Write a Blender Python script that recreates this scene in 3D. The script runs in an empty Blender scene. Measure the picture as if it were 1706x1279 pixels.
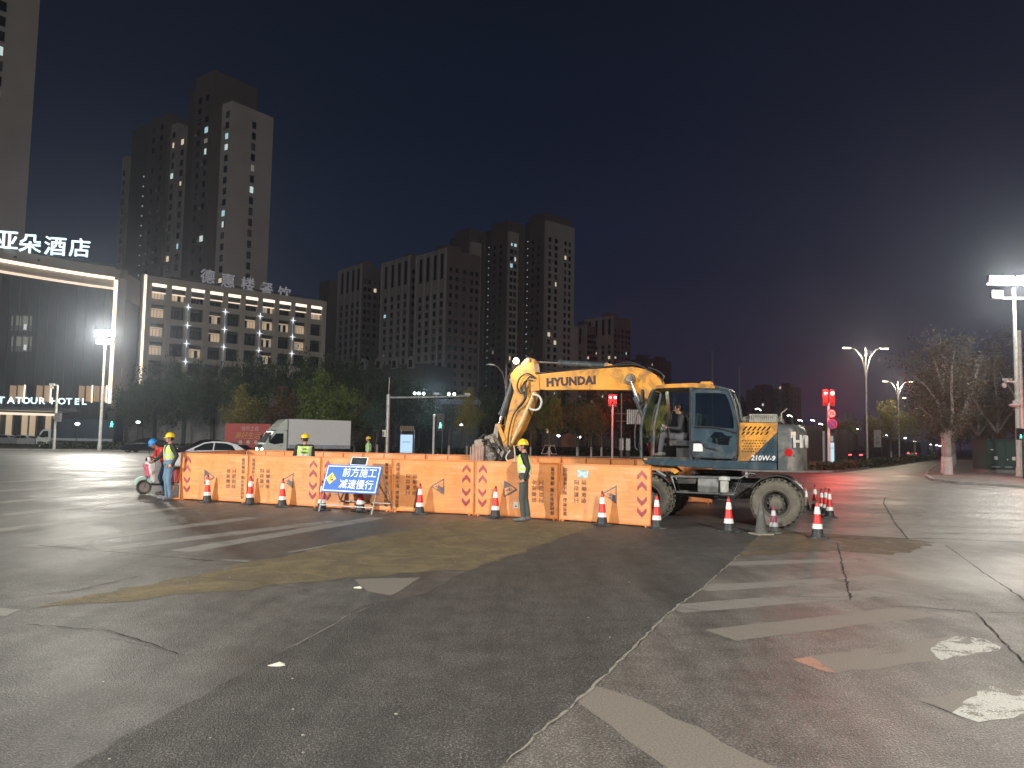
import bpy, bmesh, math, random
import numpy as np
from mathutils import Vector, Matrix, Quaternion, geometry, noise as mnoise

# ------------------------------------------------------------------ camera, sky, light
SC = bpy.context.scene
COL = SC.collection
FPX, CAMH = 1281.0, 1.7
PITCH, ROLL = math.atan(96 / FPX), math.radians(1.0)
cp, sp, cr, sr = math.cos(PITCH), math.sin(PITCH), math.cos(ROLL), math.sin(ROLL)
CF, CU0, CR0 = Vector((0, cp, sp)), Vector((0, -sp, cp)), Vector((1, 0, 0))
CR, CU = CR0 * cr + CU0 * sr, CU0 * cr - CR0 * sr
cam_d = bpy.data.cameras.new('camera'); cam = bpy.data.objects.new('camera', cam_d); COL.objects.link(cam)
cam.matrix_world = Matrix(((CR.x, CU.x, -CF.x, 0), (CR.y, CU.y, -CF.y, 0), (CR.z, CU.z, -CF.z, CAMH), (0, 0, 0, 1)))
cam_d.sensor_width = 36; cam_d.lens = FPX / 1706 * 36; cam_d.clip_start = .05; cam_d.clip_end = 4000
SC.camera = cam

W = bpy.data.worlds.new('World'); SC.world = W; W.use_nodes = True
nt = W.node_tree; bg = nt.nodes['Background']
tc = nt.nodes.new('ShaderNodeTexCoord'); sx = nt.nodes.new('ShaderNodeSeparateXYZ'); nt.links.new(tc.outputs['Generated'], sx.inputs[0])
rp = nt.nodes.new('ShaderNodeValToRGB'); nt.links.new(sx.outputs[2], rp.inputs[0])
rp.color_ramp.interpolation = 'EASE'
el = rp.color_ramp.elements
el[0].position = 0.0; el[0].color = (.028, .023, .044, 1)
el[1].position = 0.62; el[1].color = (.0034, .0047, .0105, 1)
for pos, c in ((.10, (.018, .0185, .037)), (.24, (.0098, .0125, .028)), (.42, (.0060, .0082, .0185))):
    e = el.new(pos); e.color = (*c, 1)
rx = nt.nodes.new('ShaderNodeValToRGB'); nt.links.new(sx.outputs[0], rx.inputs[0])   # city glow: cooler over the hotel side, warmer over the avenue
rx.color_ramp.elements[0].position = 0.0; rx.color_ramp.elements[0].color = (.80, .97, 1.0, 1)
rx.color_ramp.elements[1].position = .55; rx.color_ramp.elements[1].color = (1.35, 1.12, 1.12, 1)
mm = nt.nodes.new('ShaderNodeMix'); mm.data_type = 'RGBA'; mm.blend_type = 'MULTIPLY'; mm.inputs[0].default_value = 1
nt.links.new(rp.outputs[0], mm.inputs[6]); nt.links.new(rx.outputs[0], mm.inputs[7]); nt.links.new(mm.outputs[2], bg.inputs[0])
bg.inputs[1].default_value = 1.0

def aim(o, d): o.rotation_euler = Vector(d).to_track_quat('-Z', 'Y').to_euler()
sd = bpy.data.lights.new('night_glow', 'SUN'); sd.energy = .37; sd.angle = math.radians(35); sd.color = (1, .93, .84)
so = bpy.data.objects.new('night_glow', sd); COL.objects.link(so); aim(so, (-.05, .87, -.46))
def lamp(name, kind, loc, energy, color, size=.4, target=None, parent=None, spot=None):
    d = bpy.data.lights.new(name, kind); d.energy = energy; d.color = color
    if kind == 'AREA': d.shape = 'DISK'; d.size = size
    else: d.shadow_soft_size = size
    if spot: d.spot_size = math.radians(spot); d.spot_blend = .6
    o = bpy.data.objects.new(name, d); COL.objects.link(o); o.location = loc
    if target is not None: aim(o, Vector(target) - Vector(loc))
    return o
SC.view_settings.view_transform = 'Standard'; SC.view_settings.look = 'None'
SC.view_settings.gamma = 1; SC.view_settings.exposure = 0; SC.view_settings.use_curve_mapping = False
SC.render.engine = 'CYCLES'
SC.cycles.use_denoising = True
SC.cycles.max_bounces = 6; SC.cycles.diffuse_bounces = 3; SC.cycles.glossy_bounces = 3
SC.cycles.sample_clamp_indirect = 3

# ------------------------------------------------------------------ measuring rays of the place
def ray(px, py): return CF + CR * ((px - 853) / FPX) - CU * ((py - 639.5) / FPX)
CAM = Vector((0, 0, CAMH))
def G(px, py, z=0.0):
    d = ray(px, py); t = (z - CAMH) / d.z; p = CAM + d * t; return Vector((p.x, p.y, z))
def at(px, py, Y):
    d = ray(px, py); return CAM + d * (Y / d.y)
def gx(px, Y):          # ground point at depth Y seen in picture column px near the horizon
    p = at(px, 740, Y); return Vector((p.x, Y, 0))
def zt(px, py, Y): return at(px, py, Y).z

# ------------------------------------------------------------------ materials
MATS = {}
def nz(nt, scale, detail=4, rough=.55, vec=None, dist=0):
    n = nt.nodes.new('ShaderNodeTexNoise'); n.inputs['Scale'].default_value = scale
    n.inputs['Detail'].default_value = detail; n.inputs['Roughness'].default_value = rough; n.inputs['Distortion'].default_value = dist
    if vec: nt.links.new(vec, n.inputs['Vector'])
    return n.outputs['Fac']
def ramp(nt, src, stops):
    r = nt.nodes.new('ShaderNodeValToRGB'); nt.links.new(src, r.inputs[0])
    for i, (p, c) in enumerate(stops):
        e = r.color_ramp.elements[i] if i < 2 else r.color_ramp.elements.new(p)
        e.position = p; e.color = (*c, 1) if len(c) == 3 else c
    return r.outputs[0]
def mixc(nt, fac, a, b, mode='MIX'):
    m = nt.nodes.new('ShaderNodeMix'); m.data_type = 'RGBA'; m.blend_type = mode
    for k, v in ((0, fac), (6, a), (7, b)):
        if isinstance(v, (int, float)): m.inputs[k].default_value = v
        elif isinstance(v, tuple): m.inputs[k].default_value = (*v, 1) if len(v) == 3 else v
        else: nt.links.new(v, m.inputs[k])
    return m.outputs[2]
def bump(nt, h, strength, dist, bsdf):
    b = nt.nodes.new('ShaderNodeBump'); b.inputs['Strength'].default_value = strength; b.inputs['Distance'].default_value = dist
    nt.links.new(h, b.inputs['Height']); nt.links.new(b.outputs[0], bsdf.inputs['Normal'])
def mat(name, col, rough=.6, metal=0.0, wear=.18, scale=6.0, dirt=None, dirt_amt=.5, bmp=0, bscale=60, emit=None, estr=0, spec=.5, coat=0, sample=False):
    if name in MATS: return MATS[name]
    m = bpy.data.materials.new(name); m.use_nodes = True; n = m.node_tree
    b = n.nodes['Principled BSDF']; t = n.nodes.new('ShaderNodeTexCoord').outputs['Object']
    f = nz(n, scale, 5, .6, t)
    lo = tuple(c * (1 - wear) for c in col); hi = tuple(min(1, c * (1 + wear)) for c in col)
    c = ramp(n, f, ((.3, lo), (.7, hi)))
    if dirt:
        g = nz(n, scale * .6, 8, .7, t, .4)
        c = mixc(n, ramp(n, g, ((.56 - dirt_amt * .12, (0, 0, 0)), (.62 - dirt_amt * .04, (min(1, dirt_amt * 1.15),) * 3))), c, dirt)
    n.links.new(c, b.inputs['Base Color'])
    rr = n.nodes.new('ShaderNodeMapRange'); n.links.new(f, rr.inputs[0])
    rr.inputs[3].default_value = max(.03, rough - .1); rr.inputs[4].default_value = min(1, rough + .1)
    n.links.new(rr.outputs[0], b.inputs['Roughness'])
    b.inputs['Metallic'].default_value = metal; b.inputs['Specular IOR Level'].default_value = spec; b.inputs['Coat Weight'].default_value = coat
    if bmp: bump(n, nz(n, bscale, 4, .6, t), bmp, .01, b)
    if emit:
        b.inputs['Emission Color'].default_value = (*emit, 1); b.inputs['Emission Strength'].default_value = estr
        if not sample: m.cycles.emission_sampling = 'NONE'
    MATS[name] = m; return m
def glow(name, col, s, sample=False): return mat(name, tuple(c * .5 for c in col), .4, wear=.02, emit=col, estr=s, sample=sample)
def glass(name, tint=(.75, .9, .88), opacity=.25):
    m = bpy.data.materials.new(name); m.use_nodes = True; n = m.node_tree; o = n.nodes['Material Output']
    n.nodes.remove(n.nodes['Principled BSDF'])
    tr = n.nodes.new('ShaderNodeBsdfTransparent'); tr.inputs[0].default_value = (*tint, 1)
    gl = n.nodes.new('ShaderNodeBsdfGlossy'); gl.inputs['Roughness'].default_value = .06; gl.inputs[0].default_value = (.9, .95, .95, 1)
    fr = n.nodes.new('ShaderNodeFresnel'); fr.inputs[0].default_value = 1.5
    a = n.nodes.new('ShaderNodeMath'); a.operation = 'ADD'; a.inputs[1].default_value = opacity * .3; n.links.new(fr.outputs[0], a.inputs[0])
    mx = n.nodes.new('ShaderNodeMixShader'); n.links.new(a.outputs[0], mx.inputs[0]); n.links.new(tr.outputs[0], mx.inputs[1]); n.links.new(gl.outputs[0], mx.inputs[2])
    n.links.new(mx.outputs[0], o.inputs[0]); MATS[name] = m; return m

def road_mat(name, col, speck=.5, rough=.5, blotch=.25, patch=None, bstr=.35, gloss=.12):
    m = bpy.data.materials.new(name); m.use_nodes = True; n = m.node_tree; b = n.nodes['Principled BSDF']
    t = n.nodes.new('ShaderNodeTexCoord').outputs['Object']
    vo = n.nodes.new('ShaderNodeTexVoronoi'); vo.inputs['Scale'].default_value = 85; n.links.new(t, vo.inputs['Vector'])
    big = nz(n, .35, 6, .6, t, .5); mid = nz(n, 3.0, 8, .7, t); fine = nz(n, 60, 3, .8, t)
    c = ramp(n, big, ((.32, tuple(x * (1 - blotch) for x in col)), (.68, tuple(x * (1 + blotch) for x in col))))
    c = mixc(n, .55, c, ramp(n, mid, ((.35, (.55,) * 3), (.65, (1.42,) * 3))), 'MULTIPLY')
    mp = n.nodes.new('ShaderNodeMapping'); mp.inputs['Rotation'].default_value = (0, 0, math.radians(31)); mp.inputs['Scale'].default_value = (1.6, .16, 1); n.links.new(t, mp.inputs[0])
    c = mixc(n, .8, c, ramp(n, nz(n, 1.3, 7, .68, mp.outputs[0], .2), ((.36, (.70,) * 3), (.64, (1.30,) * 3))), 'MULTIPLY')      # tyre-polished lanes and drag marks
    c = mixc(n, ramp(n, nz(n, 1.9, 6, .7, t, 1.2), ((.60, (0, 0, 0)), (.70, (.45, .45, .45)))), c, tuple(x * .45 for x in col))     # oil stains
    c = mixc(n, speck, c, ramp(n, fine, ((.42, (.30,) * 3), (.53, (1.0,) * 3), (.63, (3.4,) * 3))), 'MULTIPLY')
    if patch:
        pf = nz(n, 1.1, 8, .75, t, .6)
        c = mixc(n, ramp(n, pf, ((.38, (0, 0, 0)), (.60, (1, 1, 1)))), c, patch)
    n.links.new(c, b.inputs['Base Color'])
    mr = n.nodes.new('ShaderNodeMapRange'); n.links.new(big, mr.inputs[0]); mr.inputs[1].default_value = .3; mr.inputs[2].default_value = .7
    mr.inputs[3].default_value = rough - gloss; mr.inputs[4].default_value = rough + gloss; n.links.new(mr.outputs[0], b.inputs['Roughness'])
    ad = n.nodes.new('ShaderNodeMath'); ad.operation = 'ADD'; n.links.new(fine, ad.inputs[0]); n.links.new(vo.outputs['Distance'], ad.inputs[1])
    bump(n, ad.outputs[0], min(1, bstr * 1.6), .010, b); MATS[name] = m; return m
def paint_mat(name, paint, road, keep=.5, scale=2.2, soft=.06, rough=.58, fray=1.0):
    """worn paint or dirt: where it has gone the road below shows through"""
    m = bpy.data.materials.new(name); m.use_nodes = True; n = m.node_tree; b = n.nodes['Principled BSDF']; o = n.nodes['Material Output']
    t = n.nodes.new('ShaderNodeTexCoord').outputs['Object']
    f = nz(n, scale, 9, .72, t, .8); fine = nz(n, 75, 3, .75, t)
    c = mixc(n, .6, paint, ramp(n, fine, ((.34, (.40,) * 3), (.56, (1.05,) * 3), (.70, (1.7,) * 3))), 'MULTIPLY')
    n.links.new(c, b.inputs['Base Color']); b.inputs['Roughness'].default_value = rough
    bump(n, fine, .25, .005, b)
    a = n.nodes.new('ShaderNodeMix'); a.data_type = 'FLOAT'; a.inputs[0].default_value = .30; n.links.new(f, a.inputs[2]); n.links.new(fine, a.inputs[3])
    msk = ramp(n, a.outputs[0], ((max(0, 1 - keep - soft), (0, 0, 0)), (min(1, 1 - keep + soft), (1, 1, 1))))
    tr = n.nodes.new('ShaderNodeBsdfTransparent'); mx = n.nodes.new('ShaderNodeMixShader')
    n.links.new(msk, mx.inputs[0]); n.links.new(tr.outputs[0], mx.inputs[1]); n.links.new(b.outputs[0], mx.inputs[2]); n.links.new(mx.outputs[0], o.inputs[0])
    MATS[name] = m; return m

# ------------------------------------------------------------------ mesh builder
class MB:
    def __init__(s, M=None): s.v = []; s.f = []; s.m = []; s.M = M or Matrix(); s.cur = 0
    def add(s, vs, fs):
        b = len(s.v); s.v += [tuple(s.M @ Vector(v)) for v in vs]
        for f in fs: s.f.append([b + i for i in f]); s.m.append(s.cur)
        return s
    def box(s, c, d, rz=0, R=None):
        x, y, z = (k / 2 for k in d); R = R or Matrix.Rotation(rz, 3, 'Z'); c = Vector(c)
        vs = [c + R @ Vector((i * x, j * y, k * z)) for i in (-1, 1) for j in (-1, 1) for k in (-1, 1)]
        return s.add(vs, [(0, 1, 3, 2), (4, 6, 7, 5), (0, 4, 5, 1), (2, 3, 7, 6), (0, 2, 6, 4), (1, 5, 7, 3)])
    def bx(s, x0, x1, y0, y1, z0, z1): return s.box(((x0 + x1) / 2, (y0 + y1) / 2, (z0 + z1) / 2), (abs(x1 - x0), abs(y1 - y0), abs(z1 - z0)))
    def prism(s, pts, a, b, axis='y', sc=1.0, off=(0, 0)):      # outline in the two other axes, pulled from a to b
        n = len(pts)
        cx = sum(p[0] for p in pts) / n; cy = sum(p[1] for p in pts) / n
        P2 = [((p[0] - cx) * sc + cx + off[0], (p[1] - cy) * sc + cy + off[1]) for p in pts]
        mk = {'y': lambda p, k: (p[0], k, p[1]), 'x': lambda p, k: (k, p[0], p[1]), 'z': lambda p, k: (p[0], p[1], k)}[axis]
        vs = [mk(p, a) for p in pts] + [mk(p, b) for p in P2]
        tri = geometry.tessellate_polygon([[Vector((p[0], p[1], 0)) for p in pts]])
        fs = [tuple(t) for t in tri] + [tuple(n + i for i in reversed(t)) for t in tri]
        fs += [(i, (i + 1) % n, n + (i + 1) % n, n + i) for i in range(n)]
        return s.add(vs, fs)
    def tube(s, path, r, n=8, cap=True):
        path = [Vector(p) for p in path]; rs = r if isinstance(r, (list, tuple)) else [r] * len(path)
        vs = []; fs = []; up = None
        for i, p in enumerate(path):
            t = (path[min(i + 1, len(path) - 1)] - path[max(i - 1, 0)]).normalized()
            if up is None:
                up = Vector((0, 0, 1)) if abs(t.z) < .9 else Vector((1, 0, 0))
            a = t.cross(up).normalized(); b = a.cross(t).normalized(); up = b
            for k in range(n):
                q = 2 * math.pi * k / n; vs.append(p + (a * math.cos(q) + b * math.sin(q)) * rs[i])
        for i in range(len(path) - 1):
            for k in range(n): fs.append((i * n + k, i * n + (k + 1) % n, (i + 1) * n + (k + 1) % n, (i + 1) * n + k))
        if cap: fs.append(tuple(reversed(range(n)))); fs.append(tuple((len(path) - 1) * n + k for k in range(n)))
        return s.add(vs, fs)
    def lathe(s, prof, n=24, c=(0, 0, 0), axis='z', cap=True):  # prof: (radius, height)
        vs = []; c = Vector(c)
        for r, h in prof:
            for k in range(n):
                q = 2 * math.pi * k / n; a, b = r * math.cos(q), r * math.sin(q)
                vs.append(c + (Vector((a, b, h)) if axis == 'z' else Vector((a, h, b)) if axis == 'y' else Vector((h, a, b))))
        fs = [(i * n + k, i * n + (k + 1) % n, (i + 1) * n + (k + 1) % n, (i + 1) * n + k) for i in range(len(prof) - 1) for k in range(n)]
        if cap: fs += [tuple(reversed(range(n))), tuple((len(prof) - 1) * n + k for k in range(n))]
        return s.add(vs, fs)
    def ball(s, c, r, n=10, m=7):
        rx, ry, rz = (r, r, r) if isinstance(r, (int, float)) else r; c = Vector(c)
        vs = [c + Vector((0, 0, -rz))]
        for i in range(1, m):
            a = -math.pi / 2 + math.pi * i / m
            vs += [c + Vector((rx * math.cos(a) * math.cos(2 * math.pi * k / n), ry * math.cos(a) * math.sin(2 * math.pi * k / n), rz * math.sin(a))) for k in range(n)]
        vs.append(c + Vector((0, 0, rz))); fs = []
        for k in range(n):
            fs.append((0, 1 + (k + 1) % n, 1 + k)); fs.append((len(vs) - 1, 1 + (m - 2) * n + k, 1 + (m - 2) * n + (k + 1) % n))
            for i in range(m - 2): fs.append((1 + i * n + k, 1 + i * n + (k + 1) % n, 1 + (i + 1) * n + (k + 1) % n, 1 + (i + 1) * n + k))
        return s.add(vs, fs)
    def quad(s, a, b, c, d): return s.add([a, b, c, d], [(0, 1, 2, 3)])
    def mesh(s, name, mats):
        me = bpy.data.meshes.new(name); me.from_pydata(s.v, [], s.f)
        for m in (mats if isinstance(mats, (list, tuple)) else [mats]): me.materials.append(m)
        if any(s.m): me.polygons.foreach_set('material_index', s.m)
        bm = bmesh.new(); bm.from_mesh(me); bmesh.ops.recalc_face_normals(bm, faces=bm.faces); bm.to_mesh(me); bm.free()
        return me
    def build(s, name, mats, parent=None, smooth=None, bevel=0, **kw):
        o = bpy.data.objects.new(name, s.mesh(name, mats)); COL.objects.link(o)
        if parent is not None: o.parent = parent
        if smooth is not None:
            o.data.polygons.foreach_set('use_smooth', [True] * len(o.data.polygons))
            if smooth < 90: o.data.set_sharp_from_angle(angle=math.radians(smooth))
        if bevel:
            bm = bmesh.new(); bm.from_mesh(o.data); bmesh.ops.remove_doubles(bm, verts=bm.verts, dist=1e-5)
            es = [e for e in bm.edges if len(e.link_faces) == 2 and e.calc_face_angle(0) > math.radians(35)]
            bmesh.ops.bevel(bm, geom=es, offset=bevel, segments=2, affect='EDGES', clamp_overlap=True); bm.to_mesh(o.data); bm.free()
            o.data.polygons.foreach_set('use_smooth', [True] * len(o.data.polygons)); o.data.set_sharp_from_angle(angle=math.radians(40))
        for k, v in kw.items(): o[k] = v
        return o
def thing(name, label, cat, loc=(0, 0, 0), rz=0, group=None):
    o = bpy.data.objects.new(name, None); COL.objects.link(o); o.location = loc; o.rotation_euler = (0, 0, rz); o.empty_display_size = .2
    o['label'] = label; o['category'] = cat
    if group: o['group'] = group
    return o
def tag(o, label, cat, group=None):
    o['label'] = label; o['category'] = cat
    if group: o['group'] = group
    return o
KIDS = {}
def dup(root, loc, rz=0, label=None, group=None, scale=None):
    def cpy(o, par):
        c = o.copy(); COL.objects.link(c)
        if par is not None: c.parent = par
        for ch in o.children: cpy(ch, c)
        return c
    r = cpy(root, None); r.location = loc; r.rotation_euler = (0, 0, rz)
    if scale: r.scale = scale
    if label: r['label'] = label
    if group: r['group'] = group
    return r
TXT = {}
def text_mesh(body, size, m, extrude=.002, bold=0.0, spacing=1.0, shear=0.0, align='CENTER'):
    key = (body, size, m.name, extrude, bold, spacing, shear, align)
    if key in TXT: return TXT[key]
    c = bpy.data.curves.new('lettering', 'FONT'); c.body = body; c.size = size; c.extrude = extrude; c.offset = bold
    c.align_x = align; c.align_y = 'CENTER'; c.resolution_u = 2; c.space_character = spacing; c.shear = shear
    o = bpy.data.objects.new('lettering', c); COL.objects.link(o)
    dg = bpy.context.evaluated_depsgraph_get(); me = bpy.data.meshes.new_from_object(o.evaluated_get(dg)); me.name = 'lettering'
    bpy.data.objects.remove(o); me.materials.clear(); me.materials.append(m); TXT[key] = me; return me
def put_text(body, size, m, parent, loc, face=(0, -1, 0), up=(0, 0, 1), name='lettering', **kw):
    me = text_mesh(body, size, m, **kw); o = bpy.data.objects.new(name, me); COL.objects.link(o)
    if parent is not None: o.parent = parent
    z = Vector(face).normalized(); y = Vector(up).normalized(); y = (y - z * y.dot(z)).normalized(); x = y.cross(z)
    M = Matrix(((x.x, y.x, z.x, loc[0]), (x.y, y.y, z.y, loc[1]), (x.z, y.z, z.z, loc[2]), (0, 0, 0, 1))); o.matrix_local = M
    return o
RND = random.Random(7)

# shared materials
M_pole = mat('galvanised_pole', (.46, .46, .44), .4, .6, dirt=(.15, .14, .12), dirt_amt=.4)
M_polew = mat('white_pole', (.62, .62, .58), .45, dirt=(.25, .23, .2), dirt_amt=.3)
M_black = mat('black_plastic', (.018, .018, .02), .5)
M_rubber = mat('rubber', (.03, .029, .027), .8, dirt=(.13, .115, .09), dirt_amt=.5, bmp=.3)
M_dark = mat('dark_steel', (.035, .037, .04), .45, .3, dirt=(.14, .12, .09), dirt_amt=.45)
M_white = mat('white_paint', (.72, .72, .70), .4, dirt=(.4, .38, .34), dirt_amt=.25)
M_red = mat('cone_red', (.62, .03, .025), .45, dirt=(.22, .05, .04), dirt_amt=.35)
M_chrome = mat('chrome', (.6, .6, .6), .2, 1)
M_dglass = mat('dark_glass', (.012, .015, .018), .08, spec=.8)
HAZE = 0.0006
# ------------------------------------------------------------------ ground
C_OLD = (.088, .088, .081); C_NEW = (.064, .063, .059)
M_old = road_mat('old_asphalt', C_OLD, .5, .50, .28, bstr=.25)
M_old2 = road_mat('worn_brown_asphalt', (.130, .123, .113), .5, .47, .22, bstr=.22)
M_new = road_mat('new_asphalt', C_NEW, .7, .62, .15, bstr=.5, gloss=.05)
M_mud = paint_mat('dried_mud', (.235, .190, .105), None, .55, 1.5, .20, rough=.75)
M_walk = road_mat('pavement_slabs', (.15, .135, .125), .3, .6, .2)
M_kerb = mat('kerb_stone', (.34, .33, .31), .6, wear=.3, scale=2, bmp=.3)
M_soil = mat('verge_soil', (.035, .032, .022), .9, wear=.4, scale=1.5, bmp=.6, bscale=20)
M_paint = paint_mat('worn_white_paint', (.25, .245, .225), None, .64, 1.6, .12)
M_paint_old = paint_mat('faded_white_paint', (.235, .225, .205), None, .62, 1.3, .12)
M_flake = paint_mat('flaking_white_paint', (.55, .55, .51), None, .52, 4.2, .01)
M_pinkp = paint_mat('pale_ground_off_marking', (.215, .195, .17), None, .70, 1.2, .14)
M_crack = mat('crack_tar', (.010, .010, .010), .75, wear=.4)

def sheet(name, pts, z, m, jag=0.0, seg=.5, **kw):
    P = []
    for i, a in enumerate(pts):
        a = Vector(a[:2]); b = Vector(pts[(i + 1) % len(pts)][:2]); L = (b - a).length; n = max(1, int(L / seg)) if jag else 1
        nn = Vector((b.y - a.y, a.x - b.x)).normalized() if L else Vector((0, 0))
        for k in range(n):
            p = a.lerp(b, k / n); j = (RND.random() - .5) * 2 * jag if k else 0
            P.append(p + nn * j)
    mb = MB(); tri = geometry.tessellate_polygon([[Vector((p.x, p.y, 0)) for p in P]])
    mb.add([(p.x, p.y, z) for p in P], [tuple(t) for t in tri])
    o = mb.build(name, m)
    for pl in o.data.polygons:
        if pl.normal.z < 0: pl.flip()
    for k, v in kw.items(): o[k] = v
    return o
def ST(name, pts, z, m, **kw): return sheet(name, pts, z, m, kind='structure', **kw)
ST('ground', [(-1500, -300), (1500, -300), (1500, 2500), (-1500, 2500)], -.002, M_old)
g2 = lambda L: [G(*q) for q in L]
ST('road', g2([(573, 1500), (830, 1279), (980, 1150), (1120, 1015), (1170, 980), (1230, 925), (1262, 893), (1330, 830), (1345, 796), (1480, 784), (1610, 762), (1900, 765), (1990, 830), (2600, 1000), (2600, 2200)]), -.001, M_old2, jag=.03, seg=.35)
ST('road', g2([(573, 1500), (830, 1279), (980, 1150), (1120, 1015), (1170, 980), (1230, 925), (1262, 893), (1248, 868), (1090, 874), (985, 878), (780, 950), (700, 990), (600, 1010), (520, 1060), (-300, 1500)]), .0015, M_new, jag=.03, seg=.22)
ST('road', g2([(60, 1012), (150, 990), (260, 972), (340, 955), (420, 935), (500, 922), (600, 896), (680, 884), (760, 866), (985, 870), (990, 878), (780, 950), (690, 954), (560, 965), (500, 970), (420, 982), (300, 990), (180, 1004)]), .0024, M_mud, jag=.09, seg=.16)
ST('road', g2([(1262, 893), (1300, 884), (1500, 896), (1560, 905), (1490, 925), (1400, 918), (1232, 925)]), .0024, paint_mat('dried_mud_edge', (.18, .135, .075), None, .5, 1.5, .12, rough=.7), jag=.09, seg=.16)

# road markings: crossing on the hotel side
D = Vector((.507, .862)); N = Vector((-.862, .507))
def stripe(a, L, w, m, d=D, z=-.0008, jag=.02, nm='road_marking'):
    d = Vector(d).normalized(); n = Vector((-d.y, d.x)); a = Vector(a[:2])
    return ST(nm, [a - n * w / 2, a + d * L - n * w / 2, a + d * L + n * w / 2, a + n * w / 2], z, m, jag=jag, seg=.35)
for k, (a, b) in enumerate([((50, 910), (420, 862)), ((150, 917), (560, 868)), ((-60, 890), (300, 845)), ((-60, 864), (250, 832)), ((300, 918), (630, 862)), ((-60, 842), (210, 818)), ((-60, 822), (170, 806)), ((-60, 806), (150, 795))]):
    p, q = G(*a), G(*b); v = q - p; stripe(p, v.length, .42 if k < 5 else .5, M_paint, d=(v.x, v.y))
p, q = G(370, 932), G(415, 935); stripe(p, (q - p).length, .1, M_paint, d=(q - p)[:2])
p, q = G(480, 920), G(760, 872); stripe(p, (q - p).length, .10, M_paint_old, d=(q - p)[:2], z=-.0004)
for a, b, w, m in [((1120, 1014), (1500, 985), .40, M_paint_old), ((1165, 980), (1480, 962), .36, M_paint_old), ((1180, 940), (1440, 932), .34, M_paint_old), ((1200, 1058), (1530, 1018), .42, M_pinkp)]:
    p, q = G(*a), G(*b); v = q - p; stripe(p, v.length, w, m, d=(v.x, v.y), z=.0002, jag=.03)
for k, y in enumerate((820, 829, 839, 850, 862, 874, 886)):
    p, q = G(1345 + 3 * k, y), G(1900, y + 12 - k); v = q - p; stripe(p, v.length, .40, M_paint_old, d=(v.x, v.y), z=.0002, jag=.03)
ST('road_marking', g2([(1320, 1098), (1590, 1058), (1672, 1072), (1645, 1086), (1395, 1121)]), .0002, M_pinkp, jag=.035, seg=.10)
ST('road_marking', g2([(1552, 1078), (1590, 1060), (1640, 1064), (1668, 1078), (1645, 1086), (1568, 1100)]), .0010, M_flake, jag=.035, seg=.10)
ST('road_marking', g2([(1320, 1098), (1350, 1094), (1395, 1121), (1372, 1118)]), .0010, paint_mat('pinkish_paint', (.40, .22, .16), None, .6, 4), jag=.015, seg=.1)
ST('road_marking', g2([(1525, 1165), (1650, 1140), (1760, 1150), (1760, 1185), (1630, 1205)]), .0002, M_pinkp, jag=.035, seg=.10)
ST('road_marking', g2([(1585, 1188), (1650, 1142), (1706, 1150), (1730, 1170), (1700, 1190), (1630, 1203)]), .0010, M_flake, jag=.035, seg=.10)
ST('road_marking', g2([(985, 1140), (1050, 1160), (1310, 1285), (1260, 1320), (1120, 1285), (960, 1168)]), .0002, M_pinkp, jag=.03, seg=.2)
ST('road_marking', g2([(-40, 1026), (-10, 1012), (36, 1015), (10, 1026)]), .0002, M_paint, jag=.02, seg=.1)
ST('road_marking', g2([(590, 965), (700, 962), (650, 992), (612, 985)]), .0002, M_pinkp, jag=.03, seg=.2)
def crack(pts, w, m=M_crack, z=.0034, name='road_crack'):
    P = [G(*p) for p in pts]; Q = []
    for a, b in zip(P, P[1:]):
        n = max(2, int((b - a).length / .10)); d = (b - a).normalized(); nn = Vector((-d.y, d.x, 0))
        for k in range(n): Q.append((a.lerp(b, k / n) + nn * (RND.random() - .5) * .028, nn))
    Q.append((P[-1], nn)); mb = MB(); vs = []; fs = []
    for i, (p, nn) in enumerate(Q):
        ww = w * (.12 + RND.random() * .5) / 2 * (.15 if i in (0, len(Q) - 1) else 1)
        vs += [p + nn * ww + Vector((0, 0, z)), p - nn * ww + Vector((0, 0, z))]
    fs = [(2 * i, 2 * i + 1, 2 * i + 3, 2 * i + 2) for i in range(len(Q) - 1)]
    mb.add(vs, fs); return mb.build(name, m, kind='structure')
M_seam = paint_mat('pale_seam', (.30, .285, .25), None, .60, 9, .08)
for pts, w in [([(1475, 828), (1472, 838), (1490, 870), (1512, 897)], .10), ([(1380, 893), (1420, 897), (1560, 897), (1800, 908)], .16), ([(1394, 902), (1404, 945), (1418, 1000)], .05),
               ([(1575, 908), (1640, 955), (1720, 1008)], .045), ([(1470, 1008), (1535, 1012), (1625, 1020)], .04), ([(1625, 1020), (1665, 1062), (1715, 1112)], .04),
               ([(1625, 1020), (1730, 1022)], .03), ([(40, 1040), (180, 1050), (250, 1072), (300, 1092)], .035), 
               ([(0, 998), (120, 985), (240, 958)], .04), ([(60, 908), (200, 920), (360, 935)], .06), ([(180, 1062), (260, 1080)], .02), ([(1525, 1165), (1575, 1183), (1630, 1205)], .02),
               ([(300, 960), (420, 968), (520, 985)], .02), ([(1290, 898), (1230, 880), (1150, 874), (1120, 880)], .04)]:
    crack(pts, w)
for pts, w in [([(620, 1010), (580, 1025), (540, 1050), (470, 1085)], .025), ([(840, 1270), (985, 1148), (1122, 1014), (1172, 979), (1232, 924)], .05)]:
    crack(pts, w, M_seam, .0036, 'patch_seam')
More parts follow.
